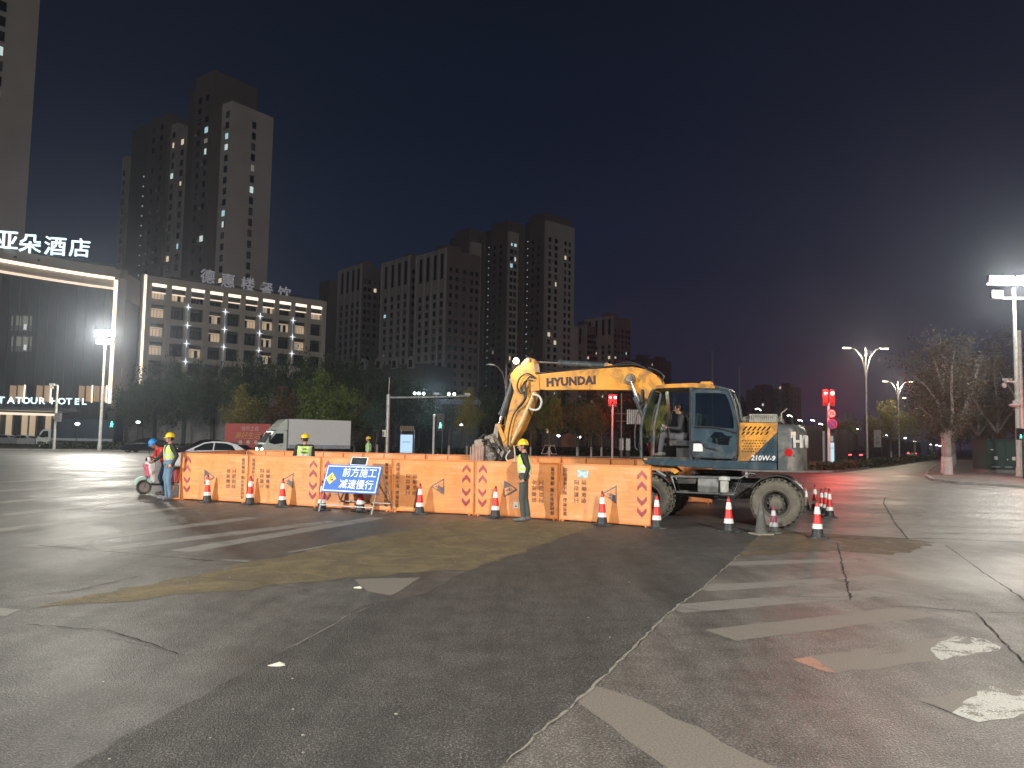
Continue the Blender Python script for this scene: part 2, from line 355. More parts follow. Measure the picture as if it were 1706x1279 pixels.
# litter on the road
def blob(name, px, py, s, m, label, cat, group=None):
    p = G(px, py); mb = MB(); n = 9
    vs = [(.3 * s, .1 * s, .5 * s)] + [(math.cos(6.283 * k / n) * s * (.6 + RND.random() * .8), math.sin(6.283 * k / n) * s * (.5 + RND.random() * .6), RND.random() * .25 * s) for k in range(n)]
    vs += [(v[0], v[1], 0) for v in vs[1:]]
    mb.add(vs, [(0, 1 + k, 1 + (k + 1) % n) for k in range(n)] + [(1 + k, 1 + n + k, 1 + n + (k + 1) % n, 1 + (k + 1) % n) for k in range(n)] + [tuple(range(n + 1, 2 * n + 1))])
    o = mb.build(name, m); o.location = (p.x, p.y, .003); o['label'] = label; o['category'] = cat
    if group: o['group'] = group
M_paper = mat('paper', (.6, .58, .5), .7)
blob('crumpled_paper', 462, 1109, .052, M_paper, 'crumpled white paper scrap lying alone on the dark asphalt', 'litter')
blob('paper_scrap', 597, 980, .045, M_paper, 'small white paper scrap on the pale patch beside the muddy band', 'litter')
M_peb = mat('pale_stone', (.4, .38, .33), .7)
for px, py in [(487, 1131), (504, 1225), (505, 1254), (1003, 935), (1048, 970), (980, 1029), (1016, 1062), (660, 1190), (172, 1136), (182, 1265), (1030, 898), (350, 1230), (488, 1182)]:
    blob('small_stone', px, py, .006 + RND.random() * .006, M_peb, 'tiny pale stone lying loose on the asphalt', 'stone', 'loose stones scattered on the asphalt')

# kerbs, verges and pavements
def kerb(pts, w=.18, h=.13, name='kerb'):
    mb = MB(); P = [Vector((p[0], p[1], 0)) for p in pts]; L = len(P); vs = []
    for i, p in enumerate(P):
        t = (P[min(i + 1, L - 1)] - P[max(i - 1, 0)]).normalized(); n = Vector((-t.y, t.x, 0)) * w / 2
        vs += [p - n, p + n, p + n + Vector((0, 0, h)), p - n + Vector((0, 0, h))]
    fs = []
    for i in range(L - 1):
        a = i * 4; b = a + 4; fs += [(a, b, b + 3, a + 3), (a + 3, b + 3, b + 2, a + 2), (a + 2, b + 2, b + 1, a + 1)]
    fs += [(0, 1, 2, 3), tuple((L - 1) * 4 + k for k in range(4))]
    mb.add(vs, fs); return mb.build(name, M_kerb, kind='structure')
isl = [G(1150, 784), G(1240, 785), G(1340, 787), G(1385, 787), G(1430, 782), G(1480, 776), G(1540, 768), G(1585, 762)]
kerb(isl); far = [G(1590, 759.5), G(1350, 759), G(1150, 757)]
sheet('verge', isl + far, .10, M_soil, kind='structure')
side = [G(1592, 764), G(1560, 775), G(1545, 786), G(1543, 794), G(1555, 801), G(1600, 806), G(1706, 813), G(2300, 850)]
kerb(side); sheet('pavement', side + [Vector((160, 20, 0)), Vector((160, 160, 0))], .10, M_walk, kind='structure')
lk = [Vector((gx(px, 1).x * Y, Y, 0)) for px, Y in ((-700, 60), (-200, 68), (0, 76), (230, 82), (420, 84), (640, 86), (830, 88), (870, 90), (1060, 94), (1190, 96))]
kerb(lk); sheet('verge', lk + [Vector((60, 140, 0)), Vector((-200, 140, 0))], .10, M_soil, kind='structure')
# low clipped hedges on the verges
M_hedge = mat('hedge_leaf', (.030, .045, .014), .6, wear=.6, scale=4)
def hedge(pts, h, w, label, dens=90, name='hedge'):
    mb = MB(); r = random.Random(len(pts) + int(h * 100)); P = [Vector((p[0], p[1], 0)) for p in pts]
    for a, b in zip(P, P[1:]):
        L = (b - a).length; d = (b - a).normalized(); n = Vector((-d.y, d.x, 0))
        for _ in range(int(L * dens)):
            u, v, zz = r.random() * L, (r.random() - .5) * w, .1 + h * r.random() ** .6
            c = a + d * u + n * v + Vector((0, 0, zz)); s = .07 + .07 * r.random(); q = Quaternion((r.gauss(0, 1), r.gauss(0, 1), r.gauss(0, 1), r.gauss(0, 1))).normalized()
            x, y = q @ Vector((s, 0, 0)), q @ Vector((0, s * .7, 0)); mb.quad(c - x - y, c + x - y, c + x + y, c - x + y)
    o = mb.build(name, M_hedge); o['kind'] = 'stuff'; return o
hedge([p + Vector((.2, 1.2, 0)) for p in isl[2:]], .55, 1.6, '', 60)
hedge([gx(885, 97), gx(1065, 98)], 1.0, 2.5, '', 130)
hedge([gx(60, 84), gx(330, 88), gx(600, 90), gx(880, 92)], .7, 1.5, '', 60)
# ------------------------------------------------------------------ barriers
TH = math.radians(22)
M_or = mat('orange_sheet', (.74, .295, .10), .30, wear=.14, scale=1.6, dirt=(.55, .24, .10), dirt_amt=.5, bmp=.35, bscale=5, coat=.25)
n_ = M_or.node_tree; b_ = n_.nodes['Principled BSDF']; src_ = b_.inputs['Base Color'].links[0].from_socket
mp = n_.nodes.new('ShaderNodeMapping'); mp.inputs['Scale'].default_value = (1.0, 1.0, 14.0); n_.links.new(n_.nodes.new('ShaderNodeTexCoord').outputs['Object'], mp.inputs[0])
mk_ = ramp(n_, nz(n_, 1.4, 4, .7, mp.outputs[0]), ((.50, (0, 0, 0)), (.66, (.42, .42, .42)))); c_ = mixc(n_, mk_, src_, (.72, .42, .26))          # scuffed reflective bands, their pale glare put into the colour
mp2 = n_.nodes.new('ShaderNodeMapping'); mp2.inputs['Scale'].default_value = (1.0, 1.0, .35); n_.links.new(n_.nodes.new('ShaderNodeTexCoord').outputs['Object'], mp2.inputs[0])
mk_ = ramp(n_, nz(n_, 2.6, 7, .75, mp2.outputs[0], .3), ((.55, (0, 0, 0)), (.72, (.55, .55, .55)))); c_ = mixc(n_, mk_, c_, (.25, .14, .08)); n_.links.new(c_, b_.inputs['Base Color'])
M_orf = mat('orange_frame', (.62, .20, .05), .45, wear=.15, dirt=(.3, .13, .06), dirt_amt=.35)
M_chev = mat('faded_red_chevron', (.30, .05, .07), .45, wear=.2, scale=5, dirt=(.5, .2, .12), dirt_amt=.3)
M_ink = mat('faded_black_print', (.14, .07, .05), .5, wear=.4, scale=14, dirt=(.35, .16, .08), dirt_amt=.45)
M_tri = mat('grey_print', (.12, .10, .10), .5, wear=.3, scale=8)
BL, BH = 2.12, 1.25
def barrier_panel(loc, rz, label, group, flip=False, front=True, proto={}):
    key = (flip, front)
    if key in proto: return dup(proto[key], loc, rz, label, group)
    t = thing('barrier_panel', label, 'barrier', loc, rz, group); proto[key] = t
    # local: x along the panel, -y the printed side, z up
    mb = MB(); nx, nzq = 16, 9; vs = []
    r = random.Random(5 + flip)
    for j in range(nzq + 1):
        for i in range(nx + 1):
            u, v = i / nx, j / nzq; d = .011 * math.sin(u * 9.4 + 2 * v) * math.sin(v * 7 + 1) + (r.random() - .5) * .008
            vs.append((.03 + u * (BL - .06), -.012 + (0 if i in (0, nx) or j in (0, nzq) else d), .05 + v * (BH - .08)))
    fs = [(j * (nx + 1) + i, j * (nx + 1) + i + 1, (j + 1) * (nx + 1) + i + 1, (j + 1) * (nx + 1) + i) for j in range(nzq) for i in range(nx)]
    n0 = len(vs); vs2 = vs + [(x, y + .004, z) for x, y, z in vs]; fs2 = fs + [tuple(n0 + k for k in reversed(f)) for f in fs]
    mb.add(vs2, fs2); mb.build('sheet', M_or, t, smooth=60)
    for x0, x1, z0, z1 in ((0, .03, 0, BH), (BL - .03, BL, 0, BH), (.03, BL - .03, BH - .035, BH), (.03, BL - .03, .03, .06)):
        MB().bx(x0, x1, -.02, .02, z0, z1).build('frame_rail', M_orf, t, bevel=.004)
    for k in (1, 2): MB().bx(BL * k / 3 - .014, BL * k / 3 + .014, -.003, .022, .06, BH - .035).build('rib', M_orf, t)
    for x in (.10, BL - .10):
        MB().bx(x - .02, x + .02, -.05, .32, 0, .035).tube([(x, .30, .03), (x, .02, .75)], .012, 6).build('foot', M_orf, t)
    if not front: return t
    s = -1 if flip else 1; cx = BL / 2; cz = BH / 2 + .01
    X = lambda x: cx + s * (x - cx); Z = lambda z: cz + s * (z - cz)
    y = -.0245
    # chevrons at the end x ~ 0.2 (or mirrored)
    for zc, up in ((1.07, 1), (.84, 1), (.52, -1), (.29, -1)):
        pts = [(-.10, -.10), (0, .0), (.10, -.10), (.10, -.02), (0, .09), (-.10, -.02)]
        P = [(X(.20) + a, zc + b * up) for a, b in pts]
        MB().prism(P, y - .001, y + .006).build('chevron', M_chev, t)
    # warning triangle on its side, with a digging figure
    px, pz = X(.93), cz
    tri = lambda q: [(px - s * .17 * q + 0 * s, pz - .19 * q), (px - s * .17 * q, pz + .19 * q), (px + s * .17 * q, pz)]
    w = MB().prism(tri(1), y - .001, y + .006).build('warning_triangle', M_tri, t)
    MB().prism([(px - s * .145, pz - .145 * s), (px - s * .145, pz + .13 * s * .1), (px + s * .03, pz + .07 * s), (px + s * .118, pz)], y - .003, y - .0012).build('triangle_face', M_or, w)
    mb = MB()
    mb.prism([(px - s * .11, pz - .06), (px - s * .02, pz - .02), (px - s * .03, pz + .02), (px - s * .12, pz - .02)], y - .005, y - .0032)
    mb.prism([(px - s * .03, pz - .05), (px + s * .01, pz - .04), (px - s * .02, pz + .03), (px - s * .05, pz + .02)], y - .0075, y - .0052)
    mb.ball((px + s * .03, y - .004, pz), (.018, .003, .018), 8, 4); mb.build('figure', M_tri, w)
    up = (-s, 0, 0)
    for i, tx in enumerate(('正在施工', '注意安全')):
        put_text(tx, .118, M_ink, t, (X(1.53 + (.18 if i == 0 else 0)), y, cz - .02 * s), up=up, name='lettering', bold=.001, spacing=1.2)
    put_text('给您带来不便  敬请谅解', .098, M_ink, t, (X(1.985), y, cz), up=up, name='lettering', bold=.0005, spacing=1.02)
    return t
F0, F1 = G(300, 832), G(1086, 879)
fd = (F1 - F0).normalized(); FA = math.atan2(fd.y, fd.x)
fl = ['orange barrier panel beside the red-jacketed rider, at the row end', 'orange barrier panel below the back-turned worker, between two cones', 'orange barrier panel behind the blue construction sign',
      'orange barrier panel with one cone, just past the blue sign', 'orange barrier panel behind the worker in grey trousers', 'orange barrier panel with pale blue sticker, in front of the excavator wheel']
step = (F1 - F0).length / 6; BLs = step / BL
VP = [(300, 832), (412, 838.5), (533, 846), (652, 852.5), (790, 858.5), (931, 867), (1086, 879)]
for k in range(6):
    a_, b_ = G(*VP[k]), G(*VP[k + 1]); v_ = b_ - a_; o = barrier_panel(a_ + v_ * .006, math.atan2(v_.y, v_.x), fl[k], 'orange barrier panels in the near row', flip=bool(k % 2))
    o.scale = (v_.length / BL * .988, 1, 1)
LASTP = o
st_ = MB().prism([(1.30 + a, .98 + b) for a, b in ((0, 0), (.20, -.02), (.27, .03), (.26, .14), (.10, .16), (0, .15))], -.026, -.021)
st_.build('sticker', mat('pale_blue_sticker', (.35, .5, .52), .4, wear=.5, scale=18), None)
stk = bpy.data.objects['sticker']; stk.parent = LASTP; stk.location = (-.86, -.002, -.02)
# small hazard sticker low on the fifth panel
P5 = [o for o in bpy.data.objects if o.get('label') == fl[4]][0]
a = MB().bx(1.02, 1.13, -.027, -.0245, .22, .36).build('hazard_label', M_white, P5); MB().prism([(1.04, .24), (1.11, .24), (1.075, .30)], -.0285, -.0272).build('label_mark', mat('blue_print', (.05, .12, .3)), a)
a = MB().bx(1.15, 1.36, -.027, -.0245, .22, .36).build('hazard_label', mat('yellow_print', (.62, .60, .08), .4), P5); MB().prism([(1.17, .24), (1.33, .29), (1.17, .34), (1.21, .29)], -.0285, -.0272).build('label_mark', M_ink, a)
B0, B1 = Vector((-9.3, 27.2, 0)), Vector((5.9, 22.6, 0)); bd = (B1 - B0).normalized(); BA = math.atan2(bd.y, bd.x); n = 7; st2 = (B1 - B0).length / n
bl = ['first', 'second', 'third', 'fourth', 'fifth', 'sixth', 'seventh']
for k in range(n):
    o = barrier_panel(B0 + bd * (k + 1) * st2, BA + math.pi, '%s ribbed orange barrier back of the far row, counted from the box truck' % bl[k], 'orange barrier panels in the far row', front=False); o.scale = (st2 / BL * .99, 1, 1)
S1 = B0 - F0; SA = math.atan2(S1.y, S1.x); n = 3
for k in range(n):
    o = barrier_panel(F0 + S1 * ((k + .01) / n) + Vector((-.05, .05, 0)), SA, '%s orange barrier panel of the side row behind the scooter rider' % ('near', 'middle', 'far')[k], 'orange barrier panels in the side row', front=False); o.scale = (S1.length / n / BL * .99, 1, 1)

# ------------------------------------------------------------------ cones
M_cone_w = mat('reflective_white', (.78, .78, .76), .4, dirt=(.4, .38, .34), dirt_amt=.25)
M_blk = mat('black_rubber_base', (.022, .026, .03), .6, dirt=(.16, .145, .12), dirt_amt=.35)
def cone(name='traffic_cone'):
    t = thing(name, '', 'traffic cone'); H = .70
    R = lambda z: .115 - (.115 - .022) * z / H
    MB().prism([(-.17, -.15), (-.15, -.17), (.15, -.17), (.17, -.15), (.17, .15), (.15, .17), (-.15, .17), (-.17, .15)], 0, .028, 'z').build('base', M_blk, t)
    MB().lathe([(R(.028) + .012, .028), (R(.06) + .003, .06), (R(.17), .17)], 24).build('skirt', M_blk, t, smooth=40)
    MB().lathe([(R(.17), .17), (R(.645), .645)], 24).build('body', M_red, t, smooth=40)
    for a, b in ((.17, .26), (.44, .575)): MB().lathe([(R(a) + .003, a + .002), (R(b) + .003, b)], 24).build('reflective_band', M_cone_w, t, smooth=40)
    MB().lathe([(R(.645), .645), (.020, .675), (.026, .685), (.018, .70)], 16).build('tip', mat('cone_tip', (.12, .02, .018), .5), t, smooth=40)
    return t
CN = [(345, 836, 'cone in front of the first barrier panel, nearest the scooter rider'), (416, 840, 'cone in front of the joint between the first two barrier panels'), (470, 844, 'cone between the second panel and the blue sign, before the grey triangle'),
      (536, 850, 'cone beside the outer front leg of the blue construction sign'), (600, 852, 'cone standing underneath the blue construction sign'), (699, 856, 'cone in front of the panel just past the blue sign'),
      (825, 862, 'cone beside the worker in grey trousers'), (1003, 875, 'dark-tipped cone in front of the panel with the blue sticker'), (1094, 880, 'cone at the open end of the barrier row, before the front tyre'),
      (1214, 886, 'cone standing alone in front of the excavator toolbox'), (1362, 896, 'cone nearest the camera, on the muddy crossing edge'),
      (1358, 850, 'cone second from the tyre in the cluster behind the excavator'), (1369, 853, 'small cone in the middle of the cluster behind the excavator'), (1376, 857, 'cone at the back of the cluster, half hidden'), (1382, 862, 'cone at the outer side of the cluster behind the excavator'), (1320, 816, 'distant small cone just past the big rear tyre')]
proto = cone()
for k, (px, py, lb) in enumerate(CN):
    p = G(px, py); c = proto if k == 0 else dup(proto, p)
    c.location = p + Vector((0, 0, .002)); c.rotation_euler = (0, 0, RND.random() * 1.5); c['label'] = 'red and white ' + lb; c['group'] = 'red and white cones around the works'
    s = {12: .86, 13: .95, 11: .98}.get(k, 1.0) * (.99 + .03 * RND.random()); c.scale = (s, s, s)
    if k == 15: c.scale = (.62,) * 3
M_dirty = mat('dirty_dark_rubber', (.075, .078, .072), .75, dirt=(.17, .155, .13), dirt_amt=.5, scale=9)
t = thing('traffic_cone', 'plain dark grey cone without bands, in front of the rear tyre', 'traffic cone', G(1268, 890) + Vector((0, 0, .002)))
MB().box((0, 0, .012), (.34, .34, .024), .3).build('base', mat('pale_dust', (.26, .24, .20), .8), t); MB().lathe([(.125, .024), (.10, .15), (.022, .66), (.012, .67)], 20).build('body', M_dirty, t, smooth=40)
t = thing('traffic_cone', 'small dirty cone with dulled purple-red band, before the rear wheel hub', 'traffic cone', G(1289, 888) + Vector((0, 0, .002)))
MB().lathe([(.16, 0), (.15, .03), (.09, .035), (.10, .04), (.082, .13)], 20).build('skirt', M_dirty, t, smooth=40)
MB().lathe([(.082, .13), (.02, .52), (.01, .53)], 20).build('body', mat('dull_purple_red', (.22, .04, .09), .55, dirt=(.2, .17, .15), dirt_amt=.5), t, smooth=40)
for a, b in ((.13, .21), (.34, .44)): MB().lathe([(.085 - .16 * (a - .13), a), (.085 - .16 * (b - .13), b)], 20).build('reflective_band', mat('dulled_white_band', (.42, .43, .46), .5), t, smooth=40)
t = thing('traffic_cone', 'dusty cone with only its top band clean, between tyre and cone cluster', 'traffic cone', G(1343, 850) + Vector((0, 0, .002)))
MB().lathe([(.15, 0), (.14, .03), (.10, .035), (.085, .14)], 20).build('skirt', M_blk, t, smooth=40); MB().lathe([(.085, .14), (.048, .38), (.02, .58), (.012, .6)], 20).build('body', mat('dusty_cone', (.30, .25, .20), .7), t, smooth=40)
MB().lathe([(.056, .36), (.03, .52)], 20).build('reflective_band', M_cone_w, t, smooth=40); MB().lathe([(.021, .56), (.013, .66)], 10).build('tip', M_red, t)

# ------------------------------------------------------------------ blue sign on its trestle
M_blue = mat('sign_blue', (.010, .12, .50), .55, wear=.06)
M_sgw = mat('sign_white', (.75, .78, .80), .35, wear=.05)
M_galv = mat('galvanised_frame', (.42, .44, .44), .38, .5, dirt=(.2, .18, .15), dirt_amt=.3)
sp0 = G(530, 852); sp1 = G(620, 858); sv = (sp1 - sp0); SAn = math.atan2(sv.y, sv.x); SW = sv.length
t = thing('construction_sign', 'blue construction warning sign with white lettering on a grey metal trestle', 'road sign', sp0 + Vector((0, 0, .003)), SAn)
tilt = math.radians(19)
def sp_(x, h, o=0.0): return Vector((x, math.sin(tilt) * h - o * math.cos(tilt), math.cos(tilt) * h + o * math.sin(tilt)))   # h along the tilted face, o outwards
for x in (.02, SW - .02):
    MB().tube([sp_(x, .0), sp_(x, 1.16)], .018, 8).build('leg', M_galv, t)
    MB().tube([sp_(x, 1.05), (x, .92, 0)], .016, 8).build('leg', M_galv, t)
MB().tube([sp_(0, .16), sp_(SW, .16)], .016, 8).build('crossbar', M_galv, t); MB().tube([(0.02, .75, .20), (SW - .02, .75, .20)], .014, 8).build('crossbar', M_galv, t)
def tb(x0, x1, h0, h1, o0, o1, m, nm, par=t):
    vs = [sp_(x, h, o) for x in (x0, x1) for h in (h0, h1) for o in (o0, o1)]
    return MB().add(vs, [(0, 1, 3, 2), (4, 6, 7, 5), (0, 4, 5, 1), (2, 3, 7, 6), (0, 2, 6, 4), (1, 5, 7, 3)]).build(nm, m, par)
a, b = -.02, SW + .02; h0, h1 = .46, 1.13
brd = tb(a, b, h0, h1, .03, .055, M_blue, 'board')
for q in ((a + .03, b - .03, h0 + .03, h0 + .052), (a + .03, b - .03, h1 - .052, h1 - .03), (a + .03, a + .052, h0 + .052, h1 - .052), (b - .052, b - .03, h0 + .052, h1 - .052)): tb(*q, .0551, .058, M_sgw, 'border', brd)
fn = Vector((0, -math.cos(tilt), math.sin(tilt))); un = Vector((0, math.sin(tilt), math.cos(tilt)))
W_ = b - a
put_text('前方施工', .235, M_sgw, brd, sp_(a + W_ * .625, .935, .058), face=fn, up=un, bold=.0015, spacing=1.04)
put_text('减速慢行', .235, M_sgw, brd, sp_(a + W_ * .61, .655, .058), face=fn, up=un, bold=.0015, spacing=1.04)
def dia(cx, ch, q, o0, o1, m, nm, par):
    pts = [(0, -q), (q, 0), (0, q), (-q, 0)]; vs = [sp_(cx + x, ch + y, o) for o in (o0, o1) for x, y in pts]
    return MB().add(vs, [(0, 1, 2, 3), (7, 6, 5, 4), (0, 4, 5, 1), (1, 5, 6, 2), (2, 6, 7, 3), (3, 7, 4, 0)]).build(nm, m, par)
dia(a + .20, .79, .145, .0552, .0575, mat('sign_pale_edge', (.7, .62, .3), .4), 'symbol_edge', brd)
dia(a + .20, .79, .128, .0576, .0595, mat('sign_yellow', (.75, .55, .03), .4), 'symbol', brd)
mb = MB(); cx, ch = a + .20, .78
for poly in ([(-.08, -.04), (.08, -.04), (.055, .01), (.03, .0), (.02, -.02)], [(-.035, -.025), (-.01, -.01), (.015, .055), (-.01, .05)], [(-.03, .04), (.035, .015), (.04, .025), (-.025, .055)]):
    n = len(poly); vs = [sp_(cx + x, ch + y, o) for o in (.0596, .0612) for x, y in poly]
    mb.add(vs, [tuple(range(n)), tuple(reversed(range(n, 2 * n)))] + [(i, (i + 1) % n, n + (i + 1) % n, n + i) for i in range(n)])
mb.ball(sp_(cx + .0, ch + .078, .06), (.014, .004, .014), 8, 5); mb.build('pictogram', M_black, brd)
sol = tb(a + W_ * .40, a + W_ * .70, h1 + .01, h1 + .21, .0, .02, M_sgw, 'solar_panel'); tb(a + W_ * .415, a + W_ * .685, h1 + .025, h1 + .195, .0202, .024, mat('solar_cells', (.01, .02, .03), .2), 'cells', sol)

# ------------------------------------------------------------------ people
M_skin = mat('skin', (.42, .22, .15), .55, wear=.08)
M_hair = mat('black_hair', (.012, .010, .009), .6)
M_jeans = mat('blue_jeans', (.115, .20, .30), .8, wear=.25, scale=8, bmp=.3)
M_blkj = mat('black_jacket', (.014, .015, .018), .7, wear=.3, bmp=.3)
M_greyt = mat('grey_green_trousers', (.055, .068, .065), .8, wear=.25, bmp=.3)
M_redj = mat('red_jacket', (.50, .025, .02), .6, wear=.15, bmp=.3)
M_shoe = mat('dusty_shoe', (.10, .10, .10), .7, dirt=(.2, .18, .15))
M_navy = mat('navy_overalls', (.022, .026, .045), .75, wear=.3)
M_vest = mat('lime_vest', (.50, .72, .12), .6, wear=.1); M_vestp = mat('mint_vest', (.38, .62, .36), .6, wear=.12)
M_band = mat('silver_reflective', (.52, .56, .54), .35, wear=.1)
M_hel = mat('yellow_helmet', (.80, .55, .02), .3, wear=.05, coat=.4); M_helb = mat('blue_helmet', (.02, .22, .62), .3, wear=.05, coat=.4)
def caps(mb, p0, p1, r0, r1, n=12):
    p0, p1 = Vector(p0), Vector(p1); d = p1 - p0
    d = d.normalized() if d.length > 1e-4 else Vector((0, 0, 1)); path = []; rs = []
    for a in (.12, .5, .8): path.append(p0 - d * r0 * math.cos(math.asin(a))); rs.append(r0 * a)
    path += [p0, p1 + d * 1e-4]; rs += [r0, r1]
    for a in (.8, .5, .12): path.append(p1 + d * r1 * math.cos(math.asin(a))); rs.append(r1 * a)
    mb.tube(path, rs, n)
def person(label, loc, rz, J, mats, vest=None, helmet=None, group=None, hscale=1.0, hair=True, back_text=None, headturn=0.0, pitch=0.0, vflare=0.0):
    """J: joints of the pose; the person faces +x, left hand side is +y."""
    j = dict(pel=(0, 0, .95), che=(.0, 0, 1.30), nec=(-.01, 0, 1.47), hea=(.02, 0, 1.62))
    for s, n in ((1, 'l'), (-1, 'r')):
        j[n + 'sh'] = (0, .185 * s, 1.42); j[n + 'el'] = (-.03, .235 * s, 1.14); j[n + 'wr'] = (.05, .24 * s, .90); j[n + 'ha'] = (.08, .235 * s, .81)
        j[n + 'hi'] = (0, .095 * s, .92); j[n + 'kn'] = (.02, .11 * s, .50); j[n + 'an'] = (-.02, .12 * s, .09); j[n + 'to'] = (.16, .14 * s, .035)
    j.update(J); V = {k: Vector(v) for k, v in j.items()}
    S = []  # segments: label, p0, p1, r0, r1
    up = (V['nec'] - V['pel']).normalized(); acr = (V['lsh'] - V['rsh']).normalized(); fw = acr.cross(up).normalized()
    hx = (V['lhi'] - V['rhi']).normalized()
    for s in (1, -1):
        S += [('top', V['che'] + acr * .075 * s + up * .03, V['pel'] + hx * .06 * s + up * .12, .125, .115), ('top', V['che'] + acr * .10 * s + up * .08, V['che'] + acr * .06 * s - up * .1, .105, .11)]
        S += [('leg', V['pel'] + hx * .075 * s + up * .02, V['lhi' if s == 1 else 'rhi'], .125, .105)]
    S += [('top', V['nec'] - up * .04, V['che'], .075, .12), ('skin', V['nec'] - up * .02, V['hea'] - Vector((.01, 0, .06)), .056, .052)]
    for n in 'lr':
        S += [('top', V[n + 'sh'], V[n + 'el'], .070, .052), ('top', V[n + 'el'], V[n + 'wr'], .050, .038), ('top', V['nec'] - up * .05, V[n + 'sh'], .07, .07)]
        S += [('leg', V[n + 'hi'], V[n + 'kn'], .098, .070), ('leg', V[n + 'kn'], V[n + 'an'] + Vector((0, 0, .04)), .068, .058)]
        fd_ = (V[n + 'to'] - V[n + 'an']); fd_.z = 0; fd_ = fd_.normalized() if fd_.length > .01 else Vector((1, 0, 0))
        heel = V[n + 'an'] - fd_ * .03; heel.z = V[n + 'an'].z - .04
        S += [('shoe', V[n + 'an'], heel, .05, .045), ('shoe', heel, V[n + 'to'], .045, .038)]
        w, h = V[n + 'wr'], V[n + 'ha']; d = (h - w).normalized(); sd_ = d.cross(fw if abs(d.dot(fw)) < .9 else up).normalized()
        nrm = sd_.cross(d).normalized(); cu = nrm if n == 'l' else nrm
        S += [('skin', w, w + d * .05, .030, .034), ('skin', w + d * .045 + sd_ * .018, w + d * .085 + sd_ * .02, .022, .02), ('skin', w + d * .045 - sd_ * .018, w + d * .085 - sd_ * .02, .022, .02)]
        for q, (o, L) in enumerate(((-.033, .062), (-.011, .074), (.011, .070), (.033, .054))):
            b0 = w + d * .09 + sd_ * o; b1 = b0 + (d * .8 + cu * .5).normalized() * L * .5; b2 = b1 + (d * .35 + cu * .9).normalized() * L * .5
            S += [('skin', b0, b1, .0105, .0098), ('skin', b1, b2, .0098, .0085)]
        tq = w + d * .035 + sd_ * (-.035); tb_ = tq + (d * .6 - sd_ * .6 + cu * .4).normalized() * .04
        S += [('skin', tq, tb_, .014, .012), ('skin', tb_, tb_ + (d * .8 + cu * .5).normalized() * .035, .0115, .010)]
    mb = MB()
    for l, a, b, r0, r1 in S: caps(mb, a, b, r0, r1)
    HM = Matrix.Translation(V['hea']) @ Matrix.Rotation(headturn, 4, 'Z') @ Matrix.Rotation(pitch, 4, 'Y')
    hb = MB(HM); hb.ball((-.005, 0, .015), (.098, .077, .112), 16, 12); hb.ball((.025, 0, -.055), (.062, .055, .058), 12, 8); hb.ball((.02, 0, -.075), (.055, .045, .04), 12, 8)
    caps(hb, (.088, 0, .012), (.108, 0, -.024), .010, .016, 8)
    for s in (1, -1):
        hb.ball((-.005, .078 * s, -.008), (.022, .012, .034), 8, 6); caps(hb, (.080, .015 * s, .035), (.074, .05 * s, .034), .010, .009, 8); hb.ball((.06, .038 * s, -.02), (.03, .024, .026), 8, 6)
    caps(hb, (.083, -.018, -.055), (.083, .018, -.055), .009, .009, 8); caps(hb, (.078, -.012, -.068), (.078, .012, -.068), .010, .010, 8)
    o0 = len(mb.v); mb.v += hb.v; mb.f += [[o0 + i for i in f] for f in hb.f]; mb.m += hb.m
    src = bpy.data.objects.new('body_src', mb.mesh('body_src', M_skin)); COL.objects.link(src)
    rm = src.modifiers.new('r', 'REMESH'); rm.mode = 'VOXEL'; rm.voxel_size = .0085; sm = src.modifiers.new('s', 'SMOOTH'); sm.iterations = 3; sm.factor = .5
    dg = bpy.context.evaluated_depsgraph_get(); me = bpy.data.meshes.new_from_object(src.evaluated_get(dg)); me.name = 'body'; bpy.data.objects.remove(src)
    nv = len(me.vertices); co = np.empty(nv * 3); me.vertices.foreach_get('co', co); co = co.reshape(-1, 3)
    nf = len(me.polygons); fc = np.empty(nf * 3); me.polygons.foreach_get('center', fc); fc = fc.reshape(-1, 3); fnm = np.empty(nf * 3); me.polygons.foreach_get('normal', fnm); fnm = fnm.reshape(-1, 3)
    best = np.full(nf, 9.0); lab = np.zeros(nf, int); L2 = {'skin': 0, 'top': 1, 'leg': 2, 'shoe': 3}
    segid = np.zeros(nf, int)
    for si, (l, a, b, r0, r1) in enumerate(S):
        a = np.array(a); ab = np.array(b) - a; L = max(1e-9, ab @ ab); tt = np.clip(((fc - a) @ ab) / L, 0, 1)
        dd = np.linalg.norm(fc - a - tt[:, None] * ab, axis=1) - (r0 + (r1 - r0) * tt); mk = dd < best; best[mk] = dd[mk]; lab[mk] = L2[l]; segid[mk] = si
    hc = np.array(V['hea']); isH = np.linalg.norm((fc - hc) / np.array((.13, .11, .15)), axis=1) < 1.05; lab[isH & (fc @ np.array(up) > np.array(V['nec']) @ np.array(up) + .02)] = 0
    me.materials.clear()
    for m_ in (M_skin, mats['top'], mats['leg'], mats.get('shoe', M_shoe)): me.materials.append(m_)
    me.polygons.foreach_set('material_index', lab.tolist()); me.polygons.foreach_set('use_smooth', [True] * nf); me.update()
    o = bpy.data.objects.new('person', me); COL.objects.link(o); tag(o, label, 'person', group); o.location = loc; o.rotation_euler = (0, 0, rz); o.scale = (hscale,) * 3
    HMi = HM
    for s in (1, -1): MB(HM).ball((.083, .030 * s, .016), (.010, .013, .008), 8, 6).build('eye', M_black, o, smooth=90)
